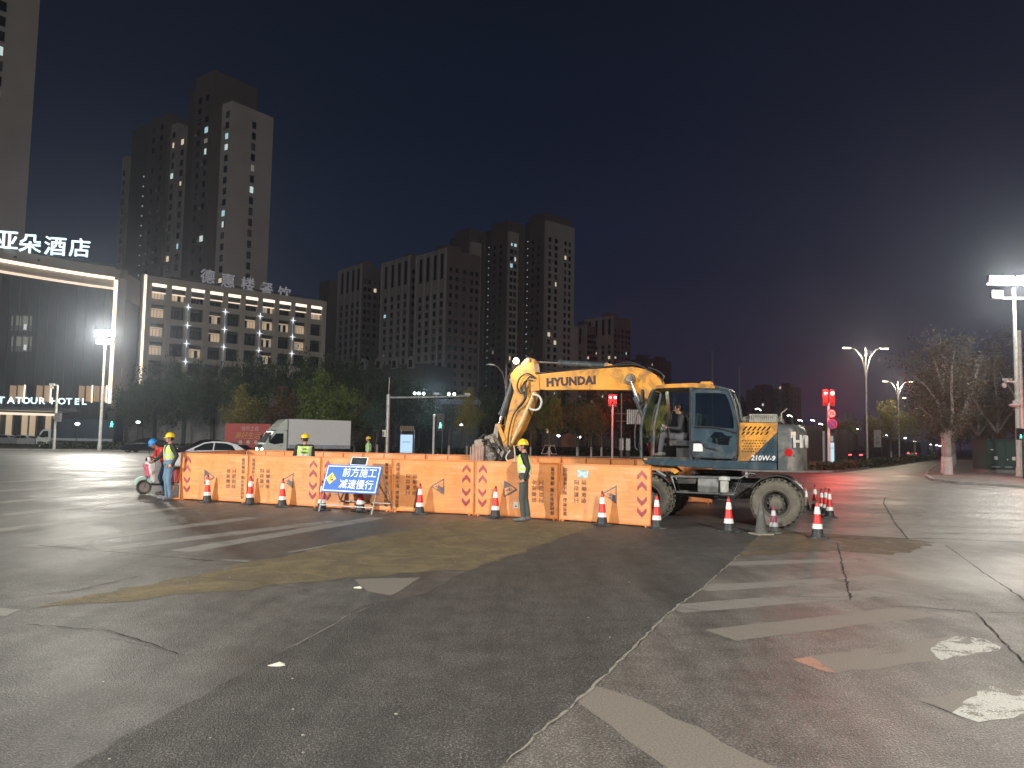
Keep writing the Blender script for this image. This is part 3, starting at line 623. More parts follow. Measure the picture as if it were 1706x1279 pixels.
    if hair:
        mb = MB(HM); vs = []; N, Mq = 18, 9
        prof = [(-.35, .2)]
        mb.ball((-.014, 0, .026), (.099, .084, .112), 18, 12)
        hb = mb.build('hair', M_hair, o, smooth=90); bmh = bmesh.new(); bmh.from_mesh(hb.data); inv = HM.inverted()
        bmesh.ops.delete(bmh, geom=[v for v in bmh.verts if (inv @ v.co).x > .045 and (inv @ v.co).z < .07 or (inv @ v.co).z < -.055], context='VERTS'); bmh.to_mesh(hb.data); bmh.free()
    if helmet:
        h = MB(HM); h.lathe([(.118, .035), (.122, .05), (.116, .09), (.098, .125), (.070, .150), (.036, .163), (.002, .166)], 22, c=(-.008, 0, 0)); h.lathe([(.116, .033), (.128, .036), (.128, .040), (.119, .046)], 22, c=(-.008, 0, 0), cap=False)
        h = h.build('helmet', helmet, o, smooth=60)
        b = MB(HM); vs = []; n = 9
        for zz in (0, .006):
            for k in range(n):
                q = math.radians(-58 + 116 * k / (n - 1)); vs.append((-.008 + .112 * math.cos(q), .112 * math.sin(q), .040 + zz))
            for k in range(n):
                q = math.radians(-58 + 116 * k / (n - 1)); e = .045 * math.cos(q * 1.35); vs.append((-.008 + (.122 + e) * math.cos(q), (.122 + e * .6) * math.sin(q), .026 + zz - .01 * math.cos(q)))
        fs = []
        for k in range(n - 1):
            fs += [(k, k + 1, n + k + 1, n + k), (2 * n + k, 3 * n + k, 3 * n + k + 1, 2 * n + k + 1), (n + k, n + k + 1, 3 * n + k + 1, 3 * n + k)]
        b.add(vs, fs); b.build('helmet_brim', helmet, h, smooth=50)
        MB(HM).tube([(-.10, 0, .09), (-.05, 0, .155), (.02, 0, .165), (.08, 0, .125)], [.006, .008, .008, .006], 6).build('helmet_ridge', helmet, h, smooth=60)
        MB(HM).tube([(.01, .112, .035), (.02, .086, -.03), (.035, .03, -.112), (.035, -.03, -.112), (.02, -.086, -.03), (.01, -.112, .035)], .004, 5).build('chin_strap', M_black, h)
    if vest is not None:
        upv = np.array(up); hgt = (fc - np.array(V['pel'])) @ upv; T = (V['nec'] - V['pel']).length
        dx = (fc - np.array(V['pel'])) @ np.array(fw); dy = (fc - np.array(V['che'])) @ np.array(acr)
        armseg = [i for i, s_ in enumerate(S) if s_[0] == 'top' and (s_[1] in (V['lsh'], V['rsh'], V['lel'], V['rel']))]
        tors = (lab == 1) & ~np.isin(segid, armseg) & (hgt > -.04) & (hgt < T - .03) & (np.abs(dy) < .205)
        neckhole = (dx > .03) & (np.abs(dy) < .02 + .05 * np.clip((hgt - .25) / .25, 0, 1)); tors &= ~neckhole
        keep = np.where(tors)[0]; bm = bmesh.new(); vm = {}; vn = np.empty(nv * 3); me.vertices.foreach_get('normal', vn); vn = vn.reshape(-1, 3)
        for fi in keep:
            p = me.polygons[fi]; vs = []
            for vi in p.vertices:
                if vi not in vm:
                    c = co[vi]; hh = float((c - np.array(V['pel'])) @ upv); fl = .018 + vflare * max(0, 1 - hh / .42) * (1 if float((c - np.array(V['pel'])) @ np.array(fw)) < 0.02 else .35)
                    nn = vn[vi].copy(); nn -= upv * (nn @ upv) * .8; c = c + nn * fl; vm[vi] = bm.verts.new(c)
                vs.append(vm[vi])
            f = bm.faces.new(vs); f.smooth = True; h = hgt[fi]; f.material_index = 1 if (.10 < h < .15 or .22 < h < .27 or (h > .30 and .075 < abs(dy[fi]) < .115)) else 0
        bmesh.ops.smooth_vert(bm, verts=bm.verts, factor=.5, use_axis_x=True, use_axis_y=True, use_axis_z=True)
        vme = bpy.data.meshes.new('vest'); bm.to_mesh(vme); bm.free(); vme.materials.append(vest); vme.materials.append(M_band)
        vo = bpy.data.objects.new('vest', vme); COL.objects.link(vo); vo.parent = o
        if back_text:
            yb = V['che'] - fw * (.125 + .035)
            put_text(back_text[0], .055, mat('vest_print', (.03, .09, .05), .6), o, yb + up * .06, face=-fw, up=up, name='vest_lettering', extrude=.004, bold=.001)
            put_text(back_text[1], .045, mat('vest_print', (.03, .09, .05), .6), o, yb - up * .03, face=-fw, up=up, name='vest_lettering', extrude=.004, bold=.001)
    return o
def heading(dx, dy): return math.atan2(dy, dx)
GZ = Vector((0, 0, .004))
# worker with jeans beside the scooter, turned three quarters
person('worker in yellow helmet, black jacket and blue jeans standing beside the scooter rider', G(279, 832) + GZ, heading(-.72, -.69),
       dict(lkn=(.06, .16, .50), lan=(.02, .22, .09), lto=(.20, .28, .035), rkn=(.01, -.12, .50), ran=(-.03, -.14, .09), rto=(.15, -.19, .035), lel=(-.08, .30, 1.16), lwr=(.02, .27, .93), lha=(.08, .22, .90), rel=(.10, -.29, 1.17), rwr=(.30, -.27, 1.00), rha=(.39, -.25, .96)),
       dict(top=M_blkj, leg=M_jeans, shoe=mat('grey_trainer', (.16, .17, .20), .7)), vest=M_vest, helmet=M_hel, group='road workers in yellow helmets', headturn=-.35, hscale=1.0)
# standing worker in profile
person('worker in yellow helmet, open lime vest and grey trousers standing in profile before the barrier', G(872, 868) + GZ, heading(-1, .02),
       dict(lkn=(.04, .09, .50), lan=(.0, .10, .09), lto=(.19, .12, .035), rkn=(-.03, -.10, .50), ran=(-.10, -.10, .09), rto=(.06, -.10, .035), lel=(-.09, .24, 1.16), lwr=(-.02, .24, .92), lha=(.04, .20, .87), che=(.02, 0, 1.30), hea=(.04, 0, 1.62)),
       dict(top=M_blkj, leg=M_greyt, shoe=M_shoe), vest=M_vest, helmet=M_hel, group='road workers in yellow helmets', vflare=.07, hscale=.985)
p = gx(508, 21.8)
person('worker in yellow helmet seen from behind, lime vest lettering above the barrier', p + GZ, heading(-.25, 1), dict(lel=(.02, .27, 1.18), lwr=(.18, .22, 1.05), lha=(.26, .2, 1.02)),
       dict(top=M_blkj, leg=M_navy), vest=M_vest, helmet=M_hel, group='road workers in yellow helmets', back_text=('中铁', '建设施工'), headturn=.5, pitch=.1, hscale=1.02)
p = gx(614, 39)
person('worker in yellow helmet far beyond the barriers near the thin tree, in profile', p + GZ, heading(-1, -.1), {}, dict(top=M_vestp, leg=M_navy), vest=M_vest, helmet=M_hel, group='road workers in yellow helmets', hscale=1.03)

# ------------------------------------------------------------------ scooter with its rider
SH = heading(-.74, -.67); sc = G(239, 824) + GZ - Vector((math.cos(SH), math.sin(SH), 0)) * .62
t = thing('motor_scooter', 'white and pink electric scooter parked beside the standing worker', 'scooter', sc, SH)
M_sw = mat('scooter_white', (.66, .62, .64), .3, coat=.5); M_pk = mat('scooter_pink', (.62, .16, .22), .3, coat=.4); M_mint = mat('mint_fender', (.40, .62, .55), .35)
def wheel(par, x, r=.21, w=.09):
    ty = MB().lathe([(r - .07, -w / 2), (r - .02, -w / 2), (r, -w / 4), (r, w / 4), (r - .02, w / 2), (r - .07, w / 2)], 28, c=(x, 0, r), axis='y', cap=False).build('tyre', M_rubber, par, smooth=40)
    ri = MB(); ri.lathe([(r - .07, -w / 2 + .01), (r - .09, -w / 4), (.05, -.02), (.05, .02), (r - .09, w / 4), (r - .07, w / 2 - .01)], 28, c=(x, 0, r), axis='y'); ri.build('rim', mat('rim_grey', (.3, .3, .32), .35, .6), ty, smooth=40)
wheel(t, .62); wheel(t, -.60)
MB().prism([(.42, .30), (.50, .34), (.66, .47), (.80, .40), (.84, .26), (.88, .28), (.84, .46), (.68, .53), (.50, .46)], -.065, .065).build('front_fender', M_mint, t, bevel=.012)
MB().prism([(.36, .30), (.46, .32), (.60, .86), (.52, .98), (.40, .96)], -.20, .20, sc=.86).build('front_apron', M_sw, t, bevel=.03)
MB().prism([(.50, .52), (.56, .50), (.645, .84), (.60, .88)], -.13, .13).build('apron_trim', M_pk, t, bevel=.01)
MB().bx(-.18, .42, -.17, .17, .26, .32).build('footboard', M_black, t, bevel=.015)
MB().prism([(-.16, .30), (-.10, .70), (-.72, .78), (-.95, .66), (-.86, .52), (-.42, .34)], -.17, .17, sc=.95).build('rear_body', M_pk, t, bevel=.04)
MB().prism([(-.06, .71), (-.12, .79), (-.50, .80), (-.88, .84), (-.90, .78), (-.60, .74)], -.14, .14).build('seat', M_black, t, bevel=.025)
MB().tube([(.62, .05, .21), (.56, .05, .5), (.46, 0, 1.0)], .022, 8).tube([(.62, -.05, .21), (.56, -.05, .5)], .022, 8).build('fork', M_dark, t)
MB().tube([(.36, .34, 1.06), (.42, .15, 1.04), (.45, 0, 1.0), (.42, -.15, 1.04), (.36, -.34, 1.06)], .016, 8).build('handlebar', M_dark, t)
hl = MB().ball((.53, 0, 1.0), (.07, .10, .075), 14, 9).build('headlight', M_sw, t, smooth=90); MB().ball((.585, 0, 1.0), (.03, .07, .05), 12, 7).build('lens', M_dglass, hl, smooth=90)
for s in (1, -1): MB().tube([(.40, .25 * s, 1.05), (.43, .30 * s, 1.20)], .006, 6).ball((.43, .31 * s, 1.23), (.015, .055, .035), 10, 6).build('mirror', M_black, t)
MB().ball((-.92, 0, .68), (.03, .09, .04), 10, 6).build('tail_light', mat('red_lens', (.4, .01, .01), .2), t, smooth=90)
person('rider in red jacket and blue helmet bent forward astride the scooter', sc, SH,
       dict(pel=(.02, 0, .88), che=(.16, 0, 1.19), nec=(.30, 0, 1.34), hea=(.42, 0, 1.44), lsh=(.24, .19, 1.30), rsh=(.24, -.19, 1.30), lel=(.26, .30, 1.08), rel=(.26, -.30, 1.08), lwr=(.34, .33, 1.07), rwr=(.34, -.33, 1.07), lha=(.42, .34, 1.06), rha=(.42, -.34, 1.06),
            lhi=(.02, .10, .86), rhi=(.02, -.10, .86), lkn=(.12, .20, .48), rkn=(.12, -.20, .48), lan=(.0, .27, .09), ran=(.0, -.27, .09), lto=(.18, .29, .035), rto=(.18, -.29, .035)),
       dict(top=M_redj, leg=M_jeans), helmet=M_helb, pitch=.55, hair=True)
# ------------------------------------------------------------------ wheeled excavator
EO = G(1293, 880); c22, s22 = math.cos(TH), math.sin(TH); XF = Vector((-c22, s22, 0)); YN = Vector((-s22, -c22, 0))
def ex(px, py, y=0.0):
    d = ray(px, py); t = ((EO + YN * y - CAM).dot(YN)) / d.dot(YN); p = CAM + d * t; return ((p - EO).dot(XF), p.z)
def eo(pts, y=0.0): return [ex(a, b, y) for a, b in pts]
M_y = mat('excavator_yellow', (.60, .265, .028), .42, wear=.16, scale=3, dirt=(.17, .095, .035), dirt_amt=.75, coat=.15)
M_blu = mat('excavator_blue_grey', (.022, .045, .064), .35, wear=.2, scale=3, dirt=(.11, .12, .11), dirt_amt=.35, coat=.25)
M_cab = mat('cab_frame_grey', (.038, .050, .058), .4, wear=.25, dirt=(.14, .14, .12), dirt_amt=.4)
M_cw = mat('counterweight_grey', (.045, .053, .058), .5, wear=.3, scale=2, dirt=(.20, .185, .15), dirt_amt=.6)
M_dust = mat('dusty_tyre', (.115, .105, .083), .85, wear=.3, scale=4, dirt=(.06, .055, .05), dirt_amt=.4, bmp=.5, bscale=25)
M_rim = mat('dusty_rim', (.10, .09, .074), .7, wear=.3, dirt=(.07, .06, .05), dirt_amt=.5)
M_hose = mat('black_hose', (.02, .02, .02), .5); M_hosew = mat('pale_hose', (.5, .52, .5), .5)
M_glz = glass('cab_glass'); M_worn = mat('worn_steel', (.20, .18, .155), .45, .6, wear=.4, scale=8, dirt=(.16, .12, .08), dirt_amt=.5)
E_ = thing('wheeled_excavator', 'yellow and blue-grey wheeled excavator reaching its arm over the orange barriers', 'excavator', EO + Vector((0, 0, .003)), math.radians(158))
# wheels
def ewheel(x, z0, y, outer):
    R, w = .50, .27; s = 1 if outer else -1
    w_ = thing('wheel', '', ''); del w_['label']; del w_['category']; w_.parent = E_; w_.location = (x, y, R)
    ty = MB(); ty.lathe([(R * .56, -w / 2 + .03), (R * .62, -w / 2), (R * .86, -w / 2), (R * .965, -w * .36), (R * .975, 0), (R * .965, w * .36), (R * .86, w / 2), (R * .62, w / 2), (R * .56, w / 2 - .03)], 44, axis='y', cap=False)
    ty = ty.build('tyre', M_dust, w_, smooth=50)
    lg = MB()
    for k in range(26):
        a = 2 * math.pi * k / 26
        for sg in (1, -1):
            aa = a + (0 if sg > 0 else math.pi / 26); Rm = Matrix.Rotation(-aa, 3, 'Y') @ Matrix.Rotation(.5 * sg, 3, 'Z')
            lg.box(Vector((math.sin(aa) * 0, 0, 0)) + Matrix.Rotation(-aa, 3, 'Y') @ Vector((R * .972, sg * w * .25, 0)), (.035, w * .48, .055), R=Rm)
    lg.build('tread', M_dust, w_)
    ri = MB(); ri.lathe([(R * .60, s * w * .47), (R * .57, s * w * .50), (R * .55, s * w * .44), (R * .50, s * w * .36)], 36, axis='y', cap=False); ri.build('rim', M_rim, w_, smooth=35)
    MB().lathe([(R * .50, s * w * .36), (R * .47, s * w * .10), (R * .40, -s * w * .08), (R * .26, -s * w * .10)], 36, axis='y', cap=False).build('rim_dish', mat('dark_rim_dish', (.035, .032, .028), .8), w_, smooth=35)
    hb = MB(); hb.lathe([(R * .30, -.02), (R * .30, s * w * .06), (R * .25, s * w * .12), (R * .24, s * w * .36), (R * .20, s * w * .40), (.004, s * w * .42)], 28, axis='y'); hb.build('hub', M_rim, w_, smooth=35)
    for k in range(10):
        a = 2 * math.pi * k / 10; MB().lathe([(.016, 0), (.016, s * .03)], 6, c=(math.cos(a) * R * .33, s * w * .05, math.sin(a) * R * .33), axis='y').build('bolt', M_rim, w_)
XW = ex(1079, 869)[0]; WB = XW
for x in (0, XW):
    ewheel(x, .5, -.135, True); ewheel(x, .5, -.47, False); ewheel(x, .5, -2.03, False); ewheel(x, .5, -2.365, False)
# undercarriage
ax = MB()
for x in (0, XW): ax.tube([(x, -.6, .5), (x, -1.9, .5)], .13, 12); ax.ball((x, -1.25, .5), (.26, .28, .26), 14, 9)
ax.build('axle', M_dark, E_, smooth=40)
MB().prism([(-.55, .62), (-.45, .92), (.5, .96), (XW - .55, .96), (XW + .55, .92), (XW + .65, .62), (XW - .3, .55), (XW * .5, .48), (.3, .55)], -.85, -1.65).build('chassis', M_dark, E_, bevel=.02)
MB().lathe([(.62, .92), (.62, 1.02), (.55, 1.03), (.55, 1.12)], 36, c=(XW * .5, -1.25, 0)).build('slew_ring', M_dark, E_, smooth=40)
for x in (-.02, XW): # fenders
    r0 = .60
    P = [(x + r0 * math.cos(a), .50 + r0 * math.sin(a)) for a in [math.radians(q) for q in range(35, 150, 14)]]; P += [(x + (r0 - .025) * math.cos(a), .50 + (r0 - .025) * math.sin(a)) for a in [math.radians(q) for q in range(147, 30, -14)]]
    MB().prism(P, -.02, -.62).build('fender', M_dark, E_)
# toolbox frame with tank, canister and steps
y0, y1 = -.02, -.06
f1 = eo([(1118, 794), (1232, 797), (1222, 824), (1126, 820)]); zt_, zb = f1[0][1], f1[2][1]
fr = MB(); tb4 = [Vector((x, -.04, z)) for x, z in f1]
fr.tube([tb4[0], tb4[1], tb4[2], tb4[3], tb4[0]], .020, 6, cap=False); tb5 = [p + Vector((0, -.5, 0)) for p in tb4]; fr.tube([tb5[0], tb5[1], tb5[2], tb5[3], tb5[0]], .020, 6, cap=False)
for a_, b_ in zip(tb4, tb5): fr.tube([a_, b_], .02, 6)
M_step = mat('painted_step_steel', (.22, .23, .23), .45, .4, dirt=(.12, .1, .08), dirt_amt=.4)
fr.build('step_frame', M_step, E_)
f2 = eo([(1162, 797), (1198, 798), (1197, 821), (1162, 820)]); MB().prism(f2, -.035, -.50).build('tool_box', M_step, E_, bevel=.012)
f3 = eo([(1126, 797), (1160, 797), (1158, 806), (1128, 806)]); MB().prism(f3, -.08, -.50).build('battery_box', M_dark, E_, bevel=.01)
xc, zc = ex(1207, 800); zlo = ex(1207, 820)[1]; M_can = mat('white_canister', (.5, .52, .5), .4, dirt=(.2, .18, .15), dirt_amt=.4)
cn = MB().lathe([(.075, zlo), (.09, zlo + .02), (.09, zc - .03), (.06, zc)], 20, c=(xc, .02, 0)).build('canister', M_can, E_, smooth=40); MB().lathe([(.12, zc), (.12, zc + .07), (.04, zc + .09)], 20, c=(xc, .02, 0)).build('canister_head', M_can, cn, smooth=40)
MB().tube([Vector((x, -.02, z)) for x, z in eo([(1232, 797), (1250, 788), (1258, 790)])], .014, 6).build('bracket', M_step, E_)
for q in ((1108, 794), (1243, 796)):
    x, z = ex(*q); MB().tube([(x, -.1, z), (x - (.0 if q[0] > 1200 else -.2), -.1, z + .12)], .03, 8).build('bracket', M_step, E_)
x, z = ex(1182, 828); MB().bx(x - .11, x + .11, -.7, -1.1, z - .05, z + .25).build('gearbox', M_dark, E_, bevel=.02)
MB().tube([(XW, -1.25, .5), (x, -1.0, z + .12), (0, -1.25, .5)], .045, 10).build('drive_shaft', M_dark, E_)
x0, z0 = ex(1068, 795); M_or2 = M_y
MB().prism(eo([(1068, 774), (1116, 775), (1130, 786), (1122, 790), (1110, 780), (1068, 779)]), -.15, -.6).build('front_guard', M_y, E_)
bl = MB(); bl.prism([(XW + .72, .28), (XW + .80, .28), (XW + .86, .75), (XW + .74, .72)], -.1, -2.4); bl.build('dozer_blade', M_y, E_, bevel=.01)
for y in (-.8, -1.7): MB().box((XW + .6, y, .62), (.5, .10, .12)).build('blade_arm', M_y, E_)
# upper structure deck
sk = eo([(1067, 762), (1150, 766), (1230, 768), (1294.5, 770.5), (1294.5, 784), (1200, 781), (1092, 775), (1074, 773)], .02)
MB().prism(sk, .02, -2.48).build('deck', M_blu, E_, bevel=.015)
x, z = ex(1076, 764, .03); MB().bx(x - .03, x + .04, .022, .04, z - .03, z + .01).build('corner_marker', mat('amber', (.6, .2, .03), .3), E_)
# cab
CY0, CY1 = -.02, -1.02
Cpt = {k: ex(*v, CY0) for k, v in dict(fb=(1068, 763), f1=(1067.5, 713), f2=(1074, 682), f3=(1086, 652), rf=(1094, 644.5), rr=(1192, 644), r1=(1214, 649), r2=(1224, 675), r3=(1231, 712), rb=(1230, 768)).items()}
def rod(keys, r, nm, y, m=None, par=None):
    P = [Vector((Cpt[k][0], y, Cpt[k][1])) for k in keys]; return MB().tube(P, r, 8).build(nm, m or M_cab, par or E_, smooth=60)
cabf = thing('cab', '', ''); del cabf['label']; del cabf['category']; cabf.parent = E_
for y in (CY0 - .03, CY1): rod(['fb', 'f1', 'f2', 'f3', 'rf', 'rr', 'r1', 'r2', 'r3', 'rb'], .035, 'side_frame', y, par=cabf)
for k in ('f3', 'rf', 'rr', 'r1', 'fb', 'rb'): MB().tube([(Cpt[k][0], CY0 - .03, Cpt[k][1]), (Cpt[k][0], CY1, Cpt[k][1])], .03, 8).build('cross_member', M_cab, cabf)
xp = ex(1151, 700, CY0)[0]; zt2 = Cpt['rr'][1]; zb2 = Cpt['rb'][1]
MB().bx(xp - .035, xp + .035, CY0 - .06, CY0, zb2, zt2).build('centre_pillar', M_cab, cabf, bevel=.01)
roof = eo([(1086, 649), (1092, 643), (1110, 640), (1153, 638), (1178, 639), (1191, 643), (1191, 648), (1150, 645), (1098, 647)], CY0)
MB().prism(roof, CY0 + .01, CY1 - .02).build('roof', M_y, cabf, bevel=.012)
x, z = ex(1173, 637, CY0); MB().bx(x - .12, x + .12, -.3, -.6, z - .02, z + .04).build('roof_vent', M_y, cabf, bevel=.01)
# floor, rear wall, far side wall with window, dashboard
MB().bx(Cpt['fb'][0] - .03, Cpt['rb'][0] + .03, CY0 - .04, CY1, zb2 - .01, zb2 + .05).build('cab_floor', M_dark, cabf)
M_in = mat('cab_lining', (.20, .20, .19), .7)
rw = MB().prism([(Cpt['rb'][0] + .02, zb2), (Cpt['r3'][0] + .02, Cpt['r3'][1]), (Cpt['r3'][0] + .06, Cpt['r3'][1]), (Cpt['rb'][0] + .06, zb2)], CY0 - .05, CY1).build('rear_wall', M_in, cabf)
fs_ = [Cpt[k] for k in ('fb', 'f1', 'rb')]; xm = (Cpt['fb'][0]); zsill = Cpt['f1'][1]
MB().prism([(Cpt['fb'][0] - .02, zb2), (Cpt['f1'][0] - .02, zsill - .18), (Cpt['r3'][0], zsill - .18), (Cpt['rb'][0], zb2)], CY1, CY1 + .03).build('side_wall', M_in, cabf)
def pane(P, y, nm, par=cabf, th=.006): return MB().prism(P, y, y - th).build(nm, M_glz, par)
pane([(Cpt['f1'][0] - .03, zsill - .17), (Cpt['f2'][0] - .03, Cpt['f2'][1]), (Cpt['f3'][0] - .03, Cpt['f3'][1]), (Cpt['rf'][0], Cpt['rf'][1] - .03), (Cpt['rr'][0], Cpt['rr'][1] - .03), (Cpt['r1'][0], Cpt['r1'][1] - .03), (Cpt['r3'][0], zsill - .17)], CY1 + .015, 'side_window')
for a_, b_ in (('fb', 'f1'), ('f1', 'f2'), ('f2', 'f3')):
    A, B = Cpt[a_], Cpt[b_]; MB().add([(A[0], CY0 - .06, A[1]), (B[0], CY0 - .06, B[1]), (B[0], CY1 + .03, B[1]), (A[0], CY1 + .03, A[1]), (A[0] - .006, CY0 - .06, A[1]), (B[0] - .006, CY0 - .06, B[1]), (B[0] - .006, CY1 + .03, B[1]), (A[0] - .006, CY1 + .03, A[1])], [(0, 1, 2, 3), (7, 6, 5, 4), (0, 4, 5, 1), (1, 5, 6, 2), (2, 6, 7, 3), (3, 7, 4, 0)]).build('windscreen', M_glz, cabf)
mbp = MB(); A = ex(1079, 760, CY0); mbp.tube([(A[0] - .12, -.06, zb2 + .1), (A[0] - .14, -.06, zb2 + .7), (Cpt['f3'][0] - .2, -.06, Cpt['f3'][1] - .05)], .03, 8); mbp.build('inner_pillar', M_dark, cabf)
# seat, levers, console
sx0 = ex(1140, 740, -.5)[0]
MB().bx(sx0 - .25, sx0 + .25, -.30, -.75, zb2 + .28, zb2 + .42).build('seat', M_black, cabf, bevel=.04)
MB().prism([(sx0 - .28, zb2 + .42), (sx0 - .18, zb2 + .42), (sx0 - .28, zb2 + 1.05), (sx0 - .38, zb2 + 1.0)], -.30, -.75).build('seat_back', M_black, cabf, bevel=.03)
MB().bx(sx0 - .15, sx0 + .15, -.35, -.7, zb2 + .04, zb2 + .28).build('seat_base', M_dark, cabf)
st = MB(); st.tube([(sx0 + .62, -.52, zb2 + .08), (sx0 + .52, -.52, zb2 + .62)], .035, 8); st.build('steering_column', M_dark, cabf)
mbw = MB(); mbw.tube([(sx0 + .50 + .06 * math.cos(a), -.52 + .19 * math.sin(a), zb2 + .64 + .16 * math.cos(a)) for a in [2 * math.pi * k / 20 for k in range(21)]], .013, 6, cap=False); mbw.tube([(sx0 + .50, -.33, zb2 + .64), (sx0 + .5, -.71, zb2 + .64)], .01, 6); mbw.build('steering_wheel', M_black, cabf)
for y in (-.24, -.82):
    MB().tube([(sx0 + .25, y, zb2 + .40), (sx0 + .30, y, zb2 + .66)], .014, 6).ball((sx0 + .305, y, zb2 + .70), (.025, .025, .04), 8, 6).build('lever', M_black, cabf)
    MB().bx(sx0 - .2, sx0 + .28, y - .05, y + .05, zb2 + .30, zb2 + .42).build('console', M_dark, cabf, bevel=.01)
MB().prism([(sx0 + .66, zb2 + .06), (sx0 + .74, zb2 + .06), (sx0 + .80, zb2 + .34), (sx0 + .72, zb2 + .36)], -.3, -.85).build('dashboard', mat('dash_red_brown', (.20, .05, .04), .5), cabf)
MB().box((sx0 + .55, -.85, zb2 + .72), (.04, .16, .12), .0).build('display', glow('display_glow', (.3, .45, .5), .6), cabf)
# opened door latched back over the rear half
DY = .045
dr = [(1152, 650), (1160, 647.5), (1196, 648), (1212, 652), (1220, 668), (1227, 700), (1228.5, 730), (1227, 758), (1221, 764), (1160, 762), (1153, 757)]
win = [(1158, 655), (1196, 654.5), (1209, 657), (1215, 670), (1222, 697), (1222.5, 714), (1206, 713), (1190, 710.5), (1158, 709.5)]
low = [(1177, 735), (1190, 719.5), (1202, 720), (1210, 726), (1219, 727), (1219, 742), (1198, 741)]
door = thing('door', '', ''); del door['label']; del door['category']; door.parent = E_
def plate_with_holes(outer, holes, y0, y1, nm, m, par):
    o2 = eo(outer, DY); hs = [eo(h, DY) for h in holes]; loops = [[Vector((a, b, 0)) for a, b in o2]] + [[Vector((a, b, 0)) for a, b in h] for h in hs]
    flat = [p for L in loops for p in L]; tri = geometry.tessellate_polygon(loops); n = len(flat)
    mb = MB(); vs = [(p.x, y0, p.y) for p in flat] + [(p.x, y1, p.y) for p in flat]
    fs = [tuple(t) for t in tri] + [tuple(n + i for i in reversed(t)) for t in tri]; k = 0
    for L in loops:
        m_ = len(L); fs += [(k + i, k + (i + 1) % m_, n + k + (i + 1) % m_, n + k + i) for i in range(m_)]; k += m_
    return mb.add(vs, fs).build(nm, m, par)
plate_with_holes(dr, [win, low], DY, DY - .045, 'door_panel', M_blu, door)
MB().tube([Vector((x, DY, z)) for x, z in eo(dr + dr[:1], DY)], .016, 6, cap=False).build('door_seal', M_cab, door, smooth=60)
pane(eo(win, DY), DY - .015, 'door_window', door); pane(eo(low, DY), DY - .015, 'door_lower_window', door)
MB().tube([Vector((x, DY + .012, z)) for x, z in eo([(1158, 711.5), (1190, 712), (1206, 715), (1226, 721)], DY)], .022, 6).build('window_rail', M_black, door)
MB().tube([Vector((x, DY + .03, z)) for x, z in eo([(1154, 736), (1164, 734.5), (1171, 739), (1178, 746), (1193, 749), (1194, 752)], DY)], .018, 7).build('handle', M_black, door)
MB().prism(eo([(1155.5, 739), (1170, 739), (1171, 752), (1155, 752)], DY), DY + .002, DY + .006).build('notice', mat('white_notice', (.62, .62, .60), .6), door)
mir = MB(); mir.tube([Vector((x, .08, z)) for x, z in eo([(1073, 672), (1066, 680), (1060, 695), (1057.5, 720), (1058, 745), (1062, 750)], .08)], .012, 6); mir.build('handrail', M_cab, E_)
A = ex(1070, 658, .15); MB().tube([(A[0], .15, A[1]), (A[0] - .02, 0, A[1] - .1)], .01, 6).bx(A[0] - .03, A[0] + .01, .06, .24, A[1] - .17, A[1] + .12).build('mirror', M_black, E_)
# engine side: yellow slotted panel, blue triangle, engine hood
SYD = .0
side = [(1232, 704), (1295.7, 705), (1294.5, 769), (1230, 767.5)]
yel = [(1232, 704), (1295.7, 705), (1295.2, 719.6), (1246.5, 767.8), (1230, 767.5)]
slots = []
for r_, (ya, yb) in enumerate(((710.5, 717.5), (719, 724.5))):
    for k in range(7 if r_ == 0 else 6):
        x = 1236 + k * 7.9 + (0 if r_ == 0 else -2.2); dx = (yb - ya) * .9
        if x + dx > 1289 - r_ * 3: continue
        slots.append([(x, yb), (x + 3.4, yb), (x + 3.4 + dx, ya), (x + dx, ya)])
for j in range(5):
    for k in range(11):
        x = 1236 + k * 4.6 + (j % 2) * 2.3; y = 734 + j * 4.6
        if x > 1277 - (y - 733) * .95 - 1: continue
        slots.append([(x, y), (x + 1.4, y - 1.3), (x + 2.8, y), (x + 1.4, y + 1.3)])
DY = 0.0
plate_with_holes(yel, slots, .0, -.012, 'side_panel', M_y, E_)
bsl = []
for j in range(5):
    for k in range(8):
        x = 1262 + k * 4.0 + (j % 2) * 2; y = 735 + j * 4.4
        if x < 1283 - (y - 733) * 1.0 + 3 or x > 1288: continue
        bsl.append([(x, y), (x + 1.2, y - 1.2), (x + 2.4, y), (x + 1.2, y + 1.2)])
plate_with_holes([(1295.2, 720.2), (1294.5, 769), (1247.3, 768)], bsl, -.001, -.012, 'side_panel', M_blu, E_)
bk = eo(side); MB().prism(bk, -.08, -2.40).build('engine_bay', M_dark, E_)
A = ex(1271, 763.5, .0); put_text('210W-9', .145, mat('decal_white', (.6, .6, .6), .4), E_, (A[0], .001, A[1]), face=(0, 1, 0), name='model_lettering', bold=.003, shear=.15)
hd = eo([(1234, 703), (1236, 695), (1246, 693), (1255, 690), (1296, 690), (1300, 694), (1300, 705)], -.3)
MB().prism(hd, -.3, -2.3).build('engine_hood', mat('dusty_hood', (.22, .22, .19), .6, wear=.3, dirt=(.09, .09, .08)), E_, bevel=.03)
gr = MB()
for k in range(14):
    a_ = ex(1250 + k * 3.2, 702, -.15); b_ = ex(1250 + k * 3.2, 691, -.15); gr.tube([(a_[0], -.15, a_[1]), (b_[0], -.15, b_[1]), (b_[0], -.5, b_[1] + .02)], .009, 4)
